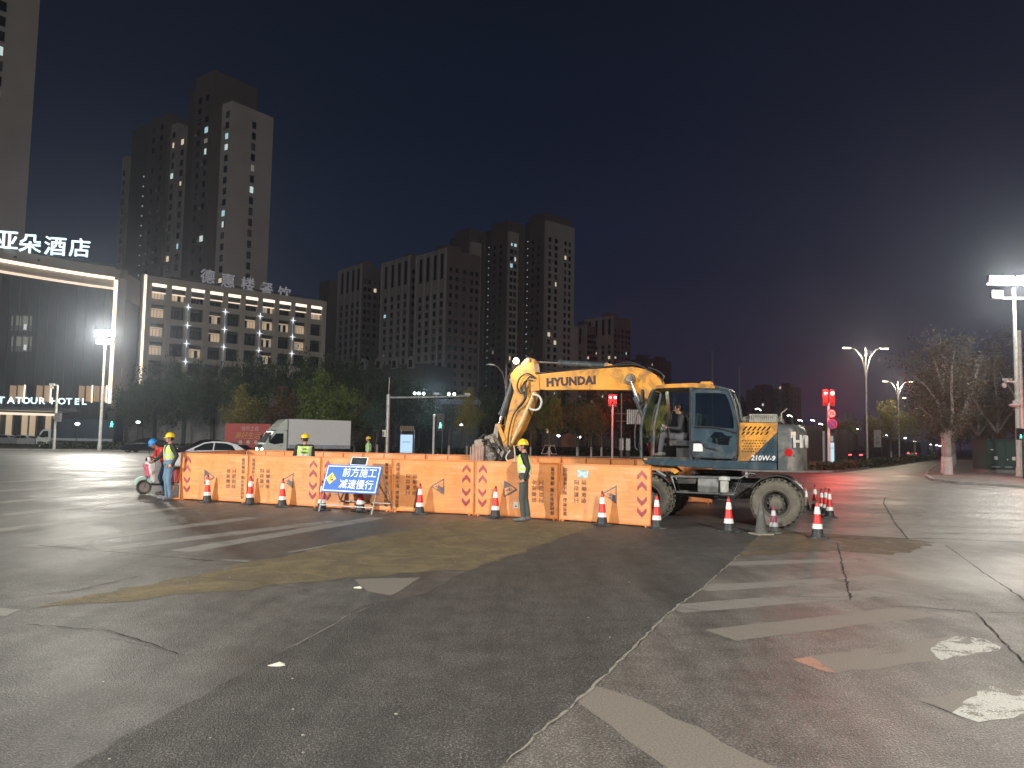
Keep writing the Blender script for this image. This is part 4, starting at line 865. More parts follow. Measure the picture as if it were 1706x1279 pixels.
a_ = ex(1248, 691, -.15); b_ = ex(1294, 691, -.15); gr.tube([(a_[0], -.15, a_[1]), (b_[0], -.15, b_[1])], .014, 6); a_ = ex(1248, 702, -.15); b_ = ex(1294, 702, -.15); gr.tube([(a_[0], -.15, a_[1]), (b_[0], -.15, b_[1])], .014, 6)
gr.build('guard_rail', mat('dusty_rail', (.30, .29, .25), .6), E_)
A = ex(1302, 690, -.2); MB().tube([(A[0], -.2, A[1] - .15), (A[0], -.2, A[1] + .02), (A[0] - .12, -.2, A[1] + .12)], .02, 8).build('exhaust', M_worn, E_, smooth=60)
# counterweight: plan outline swept up, rounded
cxr = ex(1295.7, 740)[0]
zb_ = ex(1296, 784)[1]; zt_ = ex(1297, 707)[1]
sec = [(0, 1.0, 0), (.05, 1.0, .0), (.30, 1.0, 0.0), (.62, 1.0, .0), (.86, .985, .02), (.95, .93, .05), (1.0, .82, .14)]
rings = []; N = 14
for hgt, f, o in sec:
    z = zb_ + (zt_ - zb_) * hgt; P = []
    for k in range(N + 1):
        a = -math.pi / 2 + math.pi * k / N; P.append((cxr - .22 * f - .33 * f * max(0, math.cos(a)) ** .8, -1.23 + 1.25 * (1 if abs(math.sin(a)) > .999 else abs(math.sin(a)) ** .6) * math.copysign(1, math.sin(a)) * (1 - o * .3)))
    P = [(cxr - .005, P[0][1])] + P + [(cxr - .005, P[-1][1])]; rings.append([(x, y, z) for x, y in P])
mb = MB(); n = len(rings[0]); mb.add([v for r in rings for v in r], [(i * n + k, i * n + (k + 1) % n, (i + 1) * n + (k + 1) % n, (i + 1) * n + k) for i in range(len(rings) - 1) for k in range(n)] + [tuple(range(n)), tuple((len(rings) - 1) * n + k for k in range(n))])
cw = mb.build('counterweight', M_cw, E_, smooth=35)
A = ex(1316, 754, .03); MB().lathe([(.085, 0), (.085, .03)], 6, c=(cxr - .22, .005, A[1]), axis='y').build('tail_light', mat('red_lens', (.4, .01, .01), .2), cw)
MB().bx(cxr - .36, cxr - .26, .0, .012, zt_ - .28, zt_ - .15).build('reflector', mat('pale_reflector', (.5, .4, .32), .4), cw)
def cwp(a): return Vector((cxr - .22 - .33 * max(0, math.cos(a)) ** .8, -1.23 + 1.25 * abs(math.sin(a)) ** .6 * math.copysign(1, math.sin(a)), zb_ + .60))
for ch, dg_ in zip('HYUNDAI', (66, 46, 22, 4, -12, -26, -40)):
    a = math.radians(dg_); p_ = cwp(a); q_ = cwp(a + .04); r_ = cwp(a - .04); tt = (q_ - r_).normalized(); nn = Vector((-tt.y, tt.x, 0)); nn = nn if nn.x < 0 else -nn
    put_text(ch, .36, mat('decal_pale', (.62, .60, .57), .5), cw, p_ + nn * .012, face=nn, name='brand_letter', bold=.012, extrude=.008)
MB().bx(cxr - .34, cxr - .02, .004, -.10, zb_ + .30, zb_ + .315).build('seam_strip', M_black, cw); MB().bx(cxr - .34, cxr - .02, .004, -.10, zt_ - .36, zt_ - .345).build('seam_strip', M_black, cw)
# boom
BY0, BY1 = -1.08, -1.50
boom = [(890, 625), (905, 622.5), (960, 617), (1006, 613.5), (1053, 611), (1075, 615), (1092, 624), (1101, 634), (1108, 650), (1112, 690), (1100, 735), (1076, 735), (1078, 690), (1072, 668), (1064, 655), (1050, 650), (1032, 649.5), (960, 649), (912, 649.5), (893, 648)]
MB().prism(eo(boom, BY0), BY0, BY1).build('boom', M_y, E_, bevel=.012)
A, B = ex(904, 641.5, BY0), ex(999, 630, BY0)
bt = put_text('HYUNDAI', .275, mat('brand_maroon', (.028, .006, .006), .5), E_, (ex(951, 635.5, BY0)[0], BY0 + .001, ex(951, 635.8, BY0)[1]), face=(0, 1, 0), up=(.04, 0, 1), name='brand_lettering', bold=.017, spacing=1.06, extrude=.002)
for L in ([(912, 650), (960, 650), (1030, 651)],): MB().tube([Vector((x, (BY0 + BY1) / 2, z)) for x, z in eo(L, -1.29)], .02, 6).build('boom_weld', M_y, E_)
def cyl(p0, p1, yy, r, frac, nm, rodc=M_chrome, bar=M_cab):
    P0 = ex(*p0, yy); P1 = ex(*p1, yy); a = Vector((P0[0], yy, P0[1])); b = Vector((P1[0], yy, P1[1])); m_ = a.lerp(b, frac)
    o = MB().tube([a, m_], r, 14).build(nm, bar, E_, smooth=50); MB().tube([a.lerp(b, frac * .97), m_ + (b - a).normalized() * .06], r * 1.15, 14).build('gland', bar, o, smooth=50); MB().tube([m_, b], r * .55, 12).build('rod', rodc, o, smooth=50)
    for q in (a, b): MB().tube([q + Vector((0, .08, 0)), q - Vector((0, .08, 0))], r * .9, 12).build('pin', M_worn, o, smooth=50)
    return o
cyl((1012, 609), (889, 602), -1.29, .075, .62, 'arm_cylinder')
MB().prism(eo([(1006, 613), (1010, 606), (1018, 606), (1030, 612.5)], -1.2), -1.2, -1.26).build('cylinder_bracket', M_y, E_); MB().prism(eo([(1006, 613), (1010, 606), (1018, 606), (1030, 612.5)], -1.32), -1.32, -1.38).build('cylinder_bracket', M_y, E_)
cyl((1078, 706), (1049, 631), BY0 + .10, .085, .55, 'boom_cylinder'); cyl((1078, 706), (1049, 631), BY1 - .10, .085, .55, 'boom_cylinder')
x, z = ex(1050, 632, BY0); MB().lathe([(.14, BY0), (.12, BY0 + .05)], 16, c=(x, 0, z), axis='y').build('pivot_boss', M_worn, E_, smooth=40)
# arm
arm = [(875, 598), (881, 595.5), (890, 599), (892, 625), (893, 648), (884, 679), (870, 712), (853, 742), (847, 751), (840, 748), (837, 738), (843, 702), (850, 672), (856, 652), (851, 634), (850, 624), (860, 612)]
AY0, AY1 = -1.12, -1.46
MB().prism(eo(arm, AY0), AY0, AY1).build('arm', M_y, E_, bevel=.012)
MB().tube([Vector((x, AY0 - .02, z)) for x, z in eo([(891, 652), (872, 695), (852, 738)], AY0)], [.05, .06, .04], 8).build('arm_edge', mat('lit_edge_yellow', (.62, .46, .24), .4, dirt=(.3, .25, .18)), E_, smooth=50)  # light on the lower edge plate put into a paler yellow
for q in ((889, 638), (880, 600), (846, 745)):
    x, z = ex(*q, AY0); MB().tube([(x, AY0 + .05, z), (x, AY1 - .05, z)], .06, 14).build('pin', M_worn, E_, smooth=40)
MB().prism(eo([(884, 624), (897, 624), (899, 650), (884, 652)], -1.06), -1.055, -1.075).build('boom_fork', M_y, E_); MB().prism(eo([(884, 624), (897, 624), (899, 650), (884, 652)], -1.5), -1.505, -1.53).build('boom_fork', M_y, E_)
cyl((855, 634), (831, 710), -1.29, .08, .72, 'bucket_cylinder')
MB().prism(eo([(827, 708), (832, 705), (843, 732), (838, 738)], -1.1), -1.09, -1.13).build('bucket_link', M_y, E_, bevel=.006); MB().prism(eo([(827, 708), (832, 705), (843, 732), (838, 738)], -1.1), -1.46, -1.50).build('bucket_link', M_y, E_, bevel=.006)
MB().prism(eo([(825, 706), (831, 707), (829, 735), (822, 746), (818, 742)], -1.15), -1.15, -1.19).build('bucket_link', M_worn, E_, bevel=.006)
cpl = MB(); cpl.prism(eo([(806, 728), (822, 722), (834, 744), (850, 752), (848, 764), (832, 768), (812, 752)], -1.1), -1.10, -1.48); cpl.build('quick_coupler', M_worn, E_, bevel=.02)
for q, r_ in (((838, 757), .09), ((818, 737), .085), ((829, 765), .07), ((812, 730), .05)):
    x, z = ex(*q, -1.0); MB().tube([(x, -1.02, z), (x, -1.55, z)], r_, 14).build('pin', M_worn, E_, smooth=40)
# plate compactor head hanging from the coupler
M_head = mat('compactor_dark', (.05, .05, .052), .5, .3, wear=.4, dirt=(.20, .17, .13), dirt_amt=.6); M_headr = mat('compactor_plate_paint', (.30, .17, .13), .6, wear=.4, dirt=(.3, .25, .2), dirt_amt=.6)
hdp = eo([(786, 741), (803, 738), (806, 745), (803, 800), (782, 802)], -.85)
MB().prism(hdp, -.86, -.90).build('compactor_side', M_headr, E_, bevel=.006); MB().prism(hdp, -1.62, -1.66).build('compactor_side', M_headr, E_, bevel=.006)
for q in ((789, 742), (800, 741)): 
    x, z = ex(*q, -.85); MB().tube([(x, -.84, z - .02), (x, -.87, z - .02)], .03, 8).build('bolt', M_worn, E_)
for q in (784, 789, 795, 800):
    a_ = ex(q, 744, -.85); b_ = ex(q - 2, 800, -.85); MB().tube([(a_[0], -.855, a_[1]), (b_[0], -.855, b_[1])], .013, 5).build('stiffener', mat('scuffed_edge', (.42, .30, .25), .5), E_)
MB().prism(eo([(790, 733), (803, 731), (806, 739), (790, 741)], -1.0), -1.0, -1.5).build('hose_block', M_worn, E_, bevel=.015)
for (q, r_, y0_, y1_) in (((810, 752), .17, -.95, -1.55), ((822, 762), .14, -.92, -1.2), ((806, 770), .16, -.95, -1.5)):
    x, z = ex(*q, -1.0); MB().lathe([(r_ * .4, y0_ + .04), (r_ * .9, y0_ + .03), (r_, y0_), (r_, y1_), (r_ * .5, y1_ - .04)], 20, c=(x, 0, z), axis='y').build('hydraulic_motor', M_head, E_, smooth=40)
    for k in range(6): MB().tube([(x + r_ * .7 * math.cos(k * 1.047), y0_ + .05, z + r_ * .7 * math.sin(k * 1.047)), (x + r_ * .7 * math.cos(k * 1.047), y0_ + .02, z + r_ * .7 * math.sin(k * 1.047))], .018, 6).build('bolt', M_worn, E_)
MB().prism(eo([(804, 742), (830, 748), (838, 768), (834, 792), (802, 796)], -1.1), -1.12, -1.42).build('compactor_body', M_head, E_, bevel=.02)
MB().prism(eo([(776, 798), (842, 796), (846, 808), (772, 810)], -.9), -.82, -1.7).build('compactor_foot', M_worn, E_, bevel=.02)
for L, y_ in (([(798, 732), (806, 724), (816, 728), (820, 740)], -1.15), ([(803, 735), (812, 732), (818, 742), (812, 752)], -1.0), ([(820, 738), (828, 748), (824, 760)], -1.0), ([(834, 742), (842, 752), (836, 766), (826, 768)], -.98)):
    P = [Vector((ex(a, b, y_)[0], y_, ex(a, b, y_)[1])) for a, b in L]; MB().tube(P, .03, 7).build('hose', M_hose, E_, smooth=60)
x, z = ex(817, 732, -1.1); MB().lathe([(.10, -1.05), (.13, -1.08), (.13, -1.4)], 16, c=(x, 0, z), axis='y').build('rotator', M_worn, E_, smooth=40)
# hoses
def hose(L, y, r=.02, m=M_hose, yy=None):
    pass
    pts = [Vector((ex(a, b, y)[0], y + (yy[i] if yy else 0), ex(a, b, y)[1])) for i, (a, b) in enumerate(L)]
    Q = []
    for i in range(len(pts) - 1):
        p0, p1, p2, p3 = pts[max(i - 1, 0)], pts[i], pts[i + 1], pts[min(i + 2, len(pts) - 1)]
        for k in range(5):
            t = k / 5; Q.append(.5 * ((2 * p1) + (-p0 + p2) * t + (2 * p0 - 5 * p1 + 4 * p2 - p3) * t * t + (-p0 + 3 * p1 - 3 * p2 + p3) * t ** 3))
    Q.append(pts[-1]); MB().tube(Q, r, 7).build('hose', m, E_, smooth=60)
hose([(888, 657), (898, 660), (902, 670), (898, 681), (889, 683), (882, 680)], -1.0, .028, M_hosew)
hose([(890, 628), (878, 622), (866, 630), (862, 644), (868, 655), (876, 652)], -1.04, .022); hose([(892, 630), (882, 628), (875, 640), (877, 660), (868, 676)], -1.02, .025)
hose([(888, 634), (876, 634), (870, 648), (874, 664), (862, 680)], -1.0, .02); hose([(893, 623), (905, 621), (920, 622), (960, 616), (1010, 611), (1050, 607), (1072, 612), (1096, 628)], -1.15, .02)
hose([(893, 625), (908, 618), (930, 620), (1000, 613), (1040, 604), (1060, 606), (1086, 619)], -1.42, .02); hose([(850, 750), (843, 762), (849, 775), (850, 792)], -1.0, .018, M_hosew); hose([(856, 742), (858, 756), (857, 772), (856, 790)], -1.02, .016, M_hosew)
hose([(868, 676), (856, 690), (848, 720), (846, 745)], -1.05, .018); hose([(1100, 640), (1106, 628), (1096, 618), (1080, 612)], -1.1, .02)
# working lamp on the arm
A = ex(866, 603, -1.29); wl = MB().lathe([(.05, -.10), (.09, -.02), (.09, .02)], 16, c=(A[0], -1.05, A[1]), axis='y').build('work_lamp', M_black, E_, smooth=40)
MB().ball((A[0], -1.02, A[1]), (.075, .02, .075), 14, 8).build('lamp_glass', glow('work_lamp_glow', (1, .86, .62), 30), wl, smooth=90)
MB().tube([(A[0], -1.1, A[1]), (A[0] - .1, -1.15, A[1] - .12)], .02, 6).build('lamp_bracket', M_dark, wl)
wp = EO + XF * A[0] + YN * (-.95) + Vector((0, 0, A[1])); lamp('arm_work_light', 'POINT', wp, 45, (1, .85, .6), .06)
A = ex(1012, 652, -.7); lamp('cab_front_work_light', 'SPOT', EO + XF * (ex(1093, 652, -.5)[0]) + YN * (-.5) + Vector((0, 0, ex(1093, 652, -.5)[1])), 160, (1, .82, .5), .05, target=EO + XF * ex(1030, 640, -1.08)[0] + YN * (-1.3) + Vector((0, 0, ex(1030, 636, -1.08)[1])), spot=60)
MB().lathe([(.05, 0), (.05, .06)], 12, c=(ex(1093, 652, -.5)[0], -.5, ex(1093, 652, -.5)[1]), axis='x').build('work_lamp', M_black, E_)
A = ex(1255, 790, -.5); MB().ball((A[0], -.4, A[1] - .02), (.05, .03, .03), 10, 6).build('pipe_union', M_chrome, E_)
# operator
opx, opz = sx0, zb2 + .42
ol = EO + XF * opx + YN * (-.52) + Vector((0, 0, opz - .02))
person('operator in black jacket seated at the controls inside the excavator cab', ol, math.radians(158),
       dict(pel=(-.02, 0, .10), che=(.02, 0, .45), nec=(.06, 0, .60), hea=(.13, 0, .73), lsh=(.02, .18, .55), rsh=(.02, -.18, .55), lel=(.06, .25, .28), rel=(.06, -.25, .28), lwr=(.32, .24, .30), rwr=(.32, -.24, .30), lha=(.41, .22, .30), rha=(.41, -.22, .30),
            lhi=(.02, .10, .08), rhi=(.02, -.10, .08), lkn=(.46, .14, .14), rkn=(.46, -.14, .14), lan=(.52, .14, -.25), ran=(.52, -.14, -.25), lto=(.68, .15, -.31), rto=(.68, -.15, -.31)),
       dict(top=M_blkj, leg=mat('grey_trousers', (.07, .07, .08), .8)), pitch=.15)
# ------------------------------------------------------------------ buildings
M_win = mat('unlit_window', (.010, .011, .013), .15, wear=.3, spec=.6)
M_lit = [glow('lit_window_white', (.72, .86, .82), .75), glow('lit_window_warm', (.95, .80, .55), .7), glow('lit_window_cold', (.45, .72, .80), .8), glow('lit_window_dim', (.55, .5, .42), .25)]
M_curtd = mat('curtained_window', (.075, .07, .062), .6); M_acu = mat('air_conditioner', (.30, .29, .27), .6)
M_stair = glow('stair_lamp', (.75, .85, .9), .55)
M_wf = mat('window_frame', (.09, .085, .08), .6)
def tower(name, label, P, ang, blocks, wins, group=None, lit=None, extra=None, seed=1):
    """P near corner; local x along the side face, local y along the front face (x = 0 plane)."""
    t = thing(name, label, 'building', P, ang, group); r = random.Random(seed)
    for x0, x1, y0, y1, z0, z1, m in blocks: MB().bx(x0, x1, y0, y1, z0, z1).build('wall', m, t)
    dark = MB(); fr = MB(); cur = MB(); ac = MB()
    lamps = MB()
    for face, pos, z0, dz, nzz, w, h, plane, plit in wins:
        for p_ in pos:
            for k in range(nzz):
                z = z0 + k * dz; a = r.random()
                def put(mb, ww, hh, o, th):
                    if face == 's': mb.box((p_, plane - o, z), (ww, th, hh))
                    else: mb.box((plane - o, p_, z), (th, ww, hh))
                if plit == 'lamp': put(lamps, .28, .28, .1, .2); continue
                put(fr, w + .24, h + .24, .02, .08); 
                if a < plit:
                    q = MB(); put(q, w * r.choice((1, 1, .6)), h * r.choice((1, 1, .75)), .08, .08); q.build('lit_window', r.choice(M_lit), t)
                elif a > .80: put(cur, w, h * r.choice((1, 1, .6)), .075, .06); put(dark, w, h, .06, .05)
                else: put(dark, w, h, .08, .06)
                if w > 1.1 and r.random() < .22:
                    s_ = .95
                    if face == 's': ac.box((p_ + s_, plane - .3, z - .6), (.75, .35, .55))
                    else: ac.box((plane - .3, p_ + s_, z - .6), (.35, .75, .55))
    if fr.v: fr.build('window_surrounds', M_wf, t)['kind'] = 'stuff'
    if dark.v: dark.build('windows', M_win, t)['kind'] = 'stuff'
    if cur.v: cur.build('curtained_windows', M_curtd, t)['kind'] = 'stuff'
    if ac.v: ac.build('air_conditioners', M_acu, t)['kind'] = 'stuff'
    if lamps.v: lamps.build('stair_lamps', M_stair, t)['kind'] = 'stuff'
    if extra: extra(t)
    return t
ML = lambda n, c, w=.12: mat(n, c, .8, wear=w, scale=.08)
M_pale = ML('tower_pale', (.43, .395, .36)); M_brn = ML('tower_brown', (.125, .10, .092)); M_mid = ML('tower_grey', (.32, .29, .265)); M_drk = ML('tower_dark', (.085, .075, .073)); M_red = ML('tower_redbrown', (.16, .115, .105))
def ang2(u): return math.atan2(u[1], u[0])
fr_ = lambda a, b, n: [a + (b - a) * k / (n - 1) for k in range(n)]
u1 = (.58, .81)
GP = lambda px, py, d: Vector((at(px, py, d).x, d, 0))
Pt = GP(388, 146, 192)
tower('apartment_tower', 'tall residential tower behind the hotel, blank pale end wall with one window column', Pt, ang2(u1),
      [(0, 12.8, 0, 4.2, 0, 88, M_pale), (.9, 11.8, 4.2, 6.6, 0, 90, M_brn), (-1.2, 12, 6.6, 15, 0, 97.5, M_brn), (.4, 12, 15, 20.5, 0, 96, M_drk), (0, 12, 20.5, 23.5, 0, 86, M_mid), (1.6, 12, 23.5, 25, 0, 86, M_brn), (0, 12, 25, 28, 0, 88, M_mid), (-1, 12, 28, 38, 0, 91, M_brn), (1, 12, 38, 51, 0, 92, M_drk), (0, 12, 51, 54, 0, 84, M_mid)],
      [('s', [6.8], 20, 2.9, 23, 1.0, 1.7, 0, .12), ('f', [1.6], 18, 2.9, 24, 1.2, 1.5, 0, .08), ('f', [22.0], 18, 2.9, 23, 1.2, 1.5, 0, .16), ('f', [26.5], 18, 2.9, 24, 1.2, 1.5, 0, .16), ('f', [9.0, 12.4], 18, 2.9, 26, 1.4, 1.5, -1.2, .05), ('f', [31, 35], 18, 2.9, 25, 1.3, 1.5, -1, .05), ('f', [43], 30, 2.9, 17, .5, .5, 1, 'lamp'), ('f', [52.4], 18, 2.9, 22, 1.0, 1.4, 0, .02)], 'residential towers', seed=3)
pr = GP(53, 200, 145)
tower('apartment_tower', 'tall pale tower cut by the edge of the view, above the hotel roof letters', Vector((pr.x - 12.6 * u1[0], 145 - 12.6 * u1[1], 0)), ang2(u1),
      [(0, 12.6, 0, 5, 0, 112, M_pale), (1, 11.8, 5, 12, 0, 112, M_brn), (0, 12, 12, 30, 0, 110, M_mid)], [('s', [6.3], 30, 2.9, 28, 1.1, 1.7, 0, .10), ('f', [2, 8, 14, 18], 20, 2.9, 30, 1.3, 1.5, 0, .1)], 'residential towers', seed=11)
u2 = (.75, .66)
def slab(label, px, d, lf, ls, pytop, cols, seed, plit=.035, fins=True, core=None, mside=M_brn, mfront=M_mid, dz=2.9, coltop=True, scols=None):
    P = GP(px, pytop, d); H = zt(px, pytop, d); n = int((H - 8) / dz)
    bl = [(0, ls, 0, lf, 0, H, mside), (-.35, 0.0, 0, lf, 0, H + .6, mfront)]
    wf = [('f', [lf * c for c in cols], 6, dz, n - (3 if coltop else 0), 1.35, 1.6, -.35, plit)]
    ws = [('s', [ls * c for c in (scols or (.12, .3, .52, .74, .9))], 6, dz, n, 1.1, 1.4, 0, plit)]
    if coltop:
        for c in cols: bl.append((-.45, -.36, lf * c - .7, lf * c + .7, H - 9.5, H - 1.2, M_win))
    for c in [0.02] + [(a + b) / 2 for a, b in zip(cols, cols[1:])] + [.98]: bl.append((-.75, -.36, lf * c - .28, lf * c + .28, 0, H + .3, mfront))
    if core: bl += core(H)
    bl.append((ls * .3, ls * .7, lf * .3, lf * .6, H, H + 3.2, mside))
    return tower('apartment_block', label, P, ang2(u2), bl, wf + ws, 'slab blocks behind the trees', seed=seed)
cols = (.12, .34, .58, .82)
slab('pale slab block closest to the tall cluster, lone rooftop box and slotted crown', 745, 250, 17.5, 14.2, 415, cols, 21, mside=M_red, plit=.03)
slab('middle one of the three pale slab blocks with slotted crowns', 684, 268, 18.5, 12, 428, cols, 22, plit=.05)
slab('pale slab block with slotted crown next above the hotel wing end', 604, 286, 17.5, 11, 441, cols, 23, plit=.03)
tower('apartment_block', 'low dark block stepping out just above the end of the hotel wing', GP(548, 470, 300), ang2(u2), [(0, 9, 0, 8, 0, zt(540, 466, 300), M_brn)], [('f', [2, 5], 8, 2.9, 18, 1.2, 1.4, 0, .04)], 'slab blocks behind the trees', seed=24)
def big(label, px, d, lf, ls, pyf, pys, seed, lampcol=.45, pl=.05, dcore=None):
    P = GP(px, pys, d); H = zt(px, pys, d); HF = zt(px, pyf, d); n = int((H - 8) / 2.9)
    bl = [(0, ls, 0, 1.4, 0, H, M_mid), (-.3, ls * .96, 1.4, lf * .45, 0, HF, M_brn), (.5, ls * .96, lf * .45, lf * .62, 0, HF - 2, M_drk), (-.2, ls * .96, lf * .62, lf, 0, HF - 4, M_brn), (ls, ls + 4, 1.5, 8, 0, H * .55, M_mid)]
    ws = [('s', [ls * .10, ls * .32], 6, 2.9, n, 1.3, 1.6, 0, pl), ('s', [ls * .66, ls * .82], 6, 2.9, n, 1.0, 1.5, 0, pl), ('f', [lf * .53], 10, 2.9, n - 1, .5, .5, .5, 'lamp'), ('f', [lf * .2, lf * .35], 6, 2.9, n, 1.1, 1.4, -.3, pl * .3), ('f', [lf * .75, lf * .9], 6, 2.9, n, 1.2, 1.4, -.2, pl * .5)]
    return tower('apartment_tower', label, P, ang2(u2), bl, ws, 'residential towers', seed=seed)
big('tallest tower of the middle cluster, its window face towards the open sky', 912, 297, 22, 15.5, 352, 367, 31, pl=.08)
big('tower in the middle of the cluster beside the tallest one', 850, 306, 26, 9, 365, 385, 32, pl=.14)
big('dark tower of the cluster rising behind the pale slab blocks', 786, 316, 26, 9, 379, 402, 33, pl=.10)
slab('small distant slab block with slotted crown past the tall cluster', 1022, 400, 20, 14, 527, cols, 41, plit=.05, mside=M_red)
slab('short block squeezed between the tall cluster and the small distant slab', 978, 404, 15, 8, 542, (.3, .6), 42, plit=.06)
for k, (px, py, d, w, lb) in enumerate(((1075, 597, 520, 14, 'faint far block past the excavator boom'), (1104, 600, 540, 12, 'faint far block just above the cab roof'), (1284, 648, 450, 16, 'dark far tower behind the engine hood, with pairs of lit windows'), (1322, 645, 470, 12, 'dark far tower nearest the red signal'), (1238, 668, 480, 9, 'dark low far block just behind the cab'))):
    tower('distant_block', lb, gx(px, d), ang2(u2), [(0, w * .8, 0, w, 0, zt(px, py, d), M_drk), (w * .1, w * .5, w * .2, w * .7, 0, zt(px, py, d) + 3, M_drk)], [('f', [w * .3, w * .7], 8, 3, int(zt(px, py, d) / 3.4), 1.2, 1.5, 0, .06), ('s', [w * .2, w * .5], 8, 3, int(zt(px, py, d) / 3.4), 1.2, 1.5, 0, .06)], 'far blocks on the skyline', seed=50 + k)
for px, py, lb in ((1187, 584, 'thin tall mast standing on the skyline just behind the cab roof'), (1232, 612, 'thin mast on the skyline above the rear of the cab')):
    p = gx(px, 400); H = zt(px, py, 400); o = MB().lathe([(.9, 0), (.35, H)], 8).build('mast', M_pole); o.location = p; tag(o, lb, 'mast', 'masts on the skyline')

# low shop building with little gables in front of the slabs
p = gx(535, 190); q = gx(705, 176); L = (q - p).length; A_ = ang2((q - p)[:2]); Hh = zt(600, 602, 184)
sh = thing('shop_building', 'low dark shop building with small pale gables along its roof, behind the trees', 'building', p, A_)
MB().bx(0, L, 0, 12, 0, Hh - 1).build('wall', M_drk, sh)
for k in range(6):
    x = L * (.10 + .155 * k); MB().prism([(x - .9, Hh - 2), (x + .9, Hh - 2), (x + .9, Hh), (x + .5, Hh + .6), (x, Hh + .8), (x - .5, Hh + .6), (x - .9, Hh)], -.5, .6).build('gable', mat('pale_gable', (.26, .25, .24), .7), sh); MB().bx(x - .5, x + .5, -.56, -.51, Hh - 1.8, Hh - .1).build('gable_window', M_win, sh)

# ------------------------------------------------------------------ hotel
M_hw = mat('hotel_stone', (.43, .395, .34), .75, wear=.1, scale=.3); M_hd = mat('hotel_dark_cladding', (.050, .064, .061), .35, wear=.2, scale=.25, spec=.6)
M_strip = glow('warm_light_strip', (1.0, .80, .58), 2.0, True); M_strip2 = glow('warm_light_strip_soft', (.95, .74, .56), 1.1, True)
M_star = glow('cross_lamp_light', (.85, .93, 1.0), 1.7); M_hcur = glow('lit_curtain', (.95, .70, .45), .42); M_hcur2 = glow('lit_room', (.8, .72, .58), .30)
M_sign = glow('sign_letter_light', (.72, .93, 1.0), 1.7, True); M_sideg = glow('letter_halo', (.2, .55, .65), .6)
hp = GP(246, 459, 146); hq = GP(541, 519, 171); hv = hq - hp; HL = hv.length; HA = ang2(hv[:2]); HH = zt(246, 459, 146)
hot = thing('hotel_building', 'long hotel building with warm light strips, dark glass front and glowing roof letters', 'building', hp, HA)
MB().bx(0, HL, .6, 18, 0, HH - .6).build('wall', M_hd, hot)
nb = 10; bw = (HL - .6) / nb; fh = 3.62; fz = [zt(265, y, 147) for y in (489, 521.5, 553, 584)]
MB().bx(-.2, HL + .2, -.5, .6, HH - 1.3, HH).build('parapet', M_hw, hot, bevel=.05)
for k in range(nb + 1): MB().bx(.3 + k * bw - .55 - (.0), .3 + k * bw + .55, -.30, .6, 0, HH - 1.3).build('pilaster', M_hw, hot)
for j in range(9):
    z = fz[0] - 1.55 - j * fh
    if z < 1: break
    MB().bx(0, HL, -.10, .58, z - .55, z + .55 - (0 if j else 0)).build('spandrel', M_hw, hot)
M_curt = mat('curtain_glass_dark', (.016, .018, .022), .12, spec=.8)
litc = {(0, 0), (0, 1), (0, 6), (0, 9), (1, 0), (1, 3), (1, 5), (1, 6), (1, 7), (1, 8), (2, 0), (2, 3), (2, 6), (2, 8), (3, 0), (3, 2), (3, 6)}
rr = random.Random(4)
for k in range(nb):
    xa, xb = .3 + k * bw + .60, .3 + (k + 1) * bw - .60
    z1 = HH - 1.35
    MB().bx(xa - .05, xb + .05, -.32, -.18, z1 - .55, z1).build('light_strip', M_strip, hot)
    MB().bx(xa - .05, xb + .05, .05, .5, z1 - 1.55, z1 - .60).build('lintel', M_hd, hot)
    MB().bx(xa - .05, xb + .05, -.12, .02, z1 - 1.80, z1 - 1.58).build('light_strip', M_strip2, hot)
    for j in range(5):
        zc = fz[0] - .05 - j * fh if j else fz[0] - .35
        w = MB().bx(xa, xb, .42, .56, zc - 1.05, zc + 1.0).build('window', M_wf, hot)
        on = (j, k) in litc
        for q in range(4):
            a = xa + .08 + (xb - xa - .10) * q / 4; b = a + (xb - xa - .10) / 4 - .08
            m = rr.choice((M_hcur, M_hcur, M_hcur2)) if on and q in ((0, 1, 2, 3) if k == 0 else rr.choice(((0, 1, 3), (1, 2, 3), (0, 1, 2)))) else M_curt
            MB().bx(a, b, .36, .415, zc - .98, zc + (.55 if on else .92)).build('pane', m, w)
        if on: MB().bx(xa + .1, xb - .1, .36, .415, zc + .62, zc + .85).build('pane', M_hcur, w)
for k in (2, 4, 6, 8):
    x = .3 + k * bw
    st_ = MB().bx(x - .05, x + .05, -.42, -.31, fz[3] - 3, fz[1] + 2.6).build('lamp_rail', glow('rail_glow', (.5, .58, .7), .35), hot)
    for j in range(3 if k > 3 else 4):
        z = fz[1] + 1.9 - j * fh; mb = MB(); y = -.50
        mb.prism([(x - .85, z), (x - .09, z - .06), (x, z - .8), (x + .09, z - .06), (x + .85, z), (x + .09, z + .06), (x, z + .8), (x - .09, z + .06)], y, y - .03); mb.ball((x, y, z), (.15, .1, .15), 8, 6); mb.build('cross_lamp_beams', M_star, hot)  # lamp ball with glowing blades shaped as its light beams on the wall
# vertical strip at the wing's start, stone pier
MB().bx(-1.0, -.2, -.9, .6, 0, HH + .1).build('pier', M_hw, hot); MB().bx(-.78, -.42, -1.10, -.91, 6, HH - .1).build('light_strip', M_strip, hot)
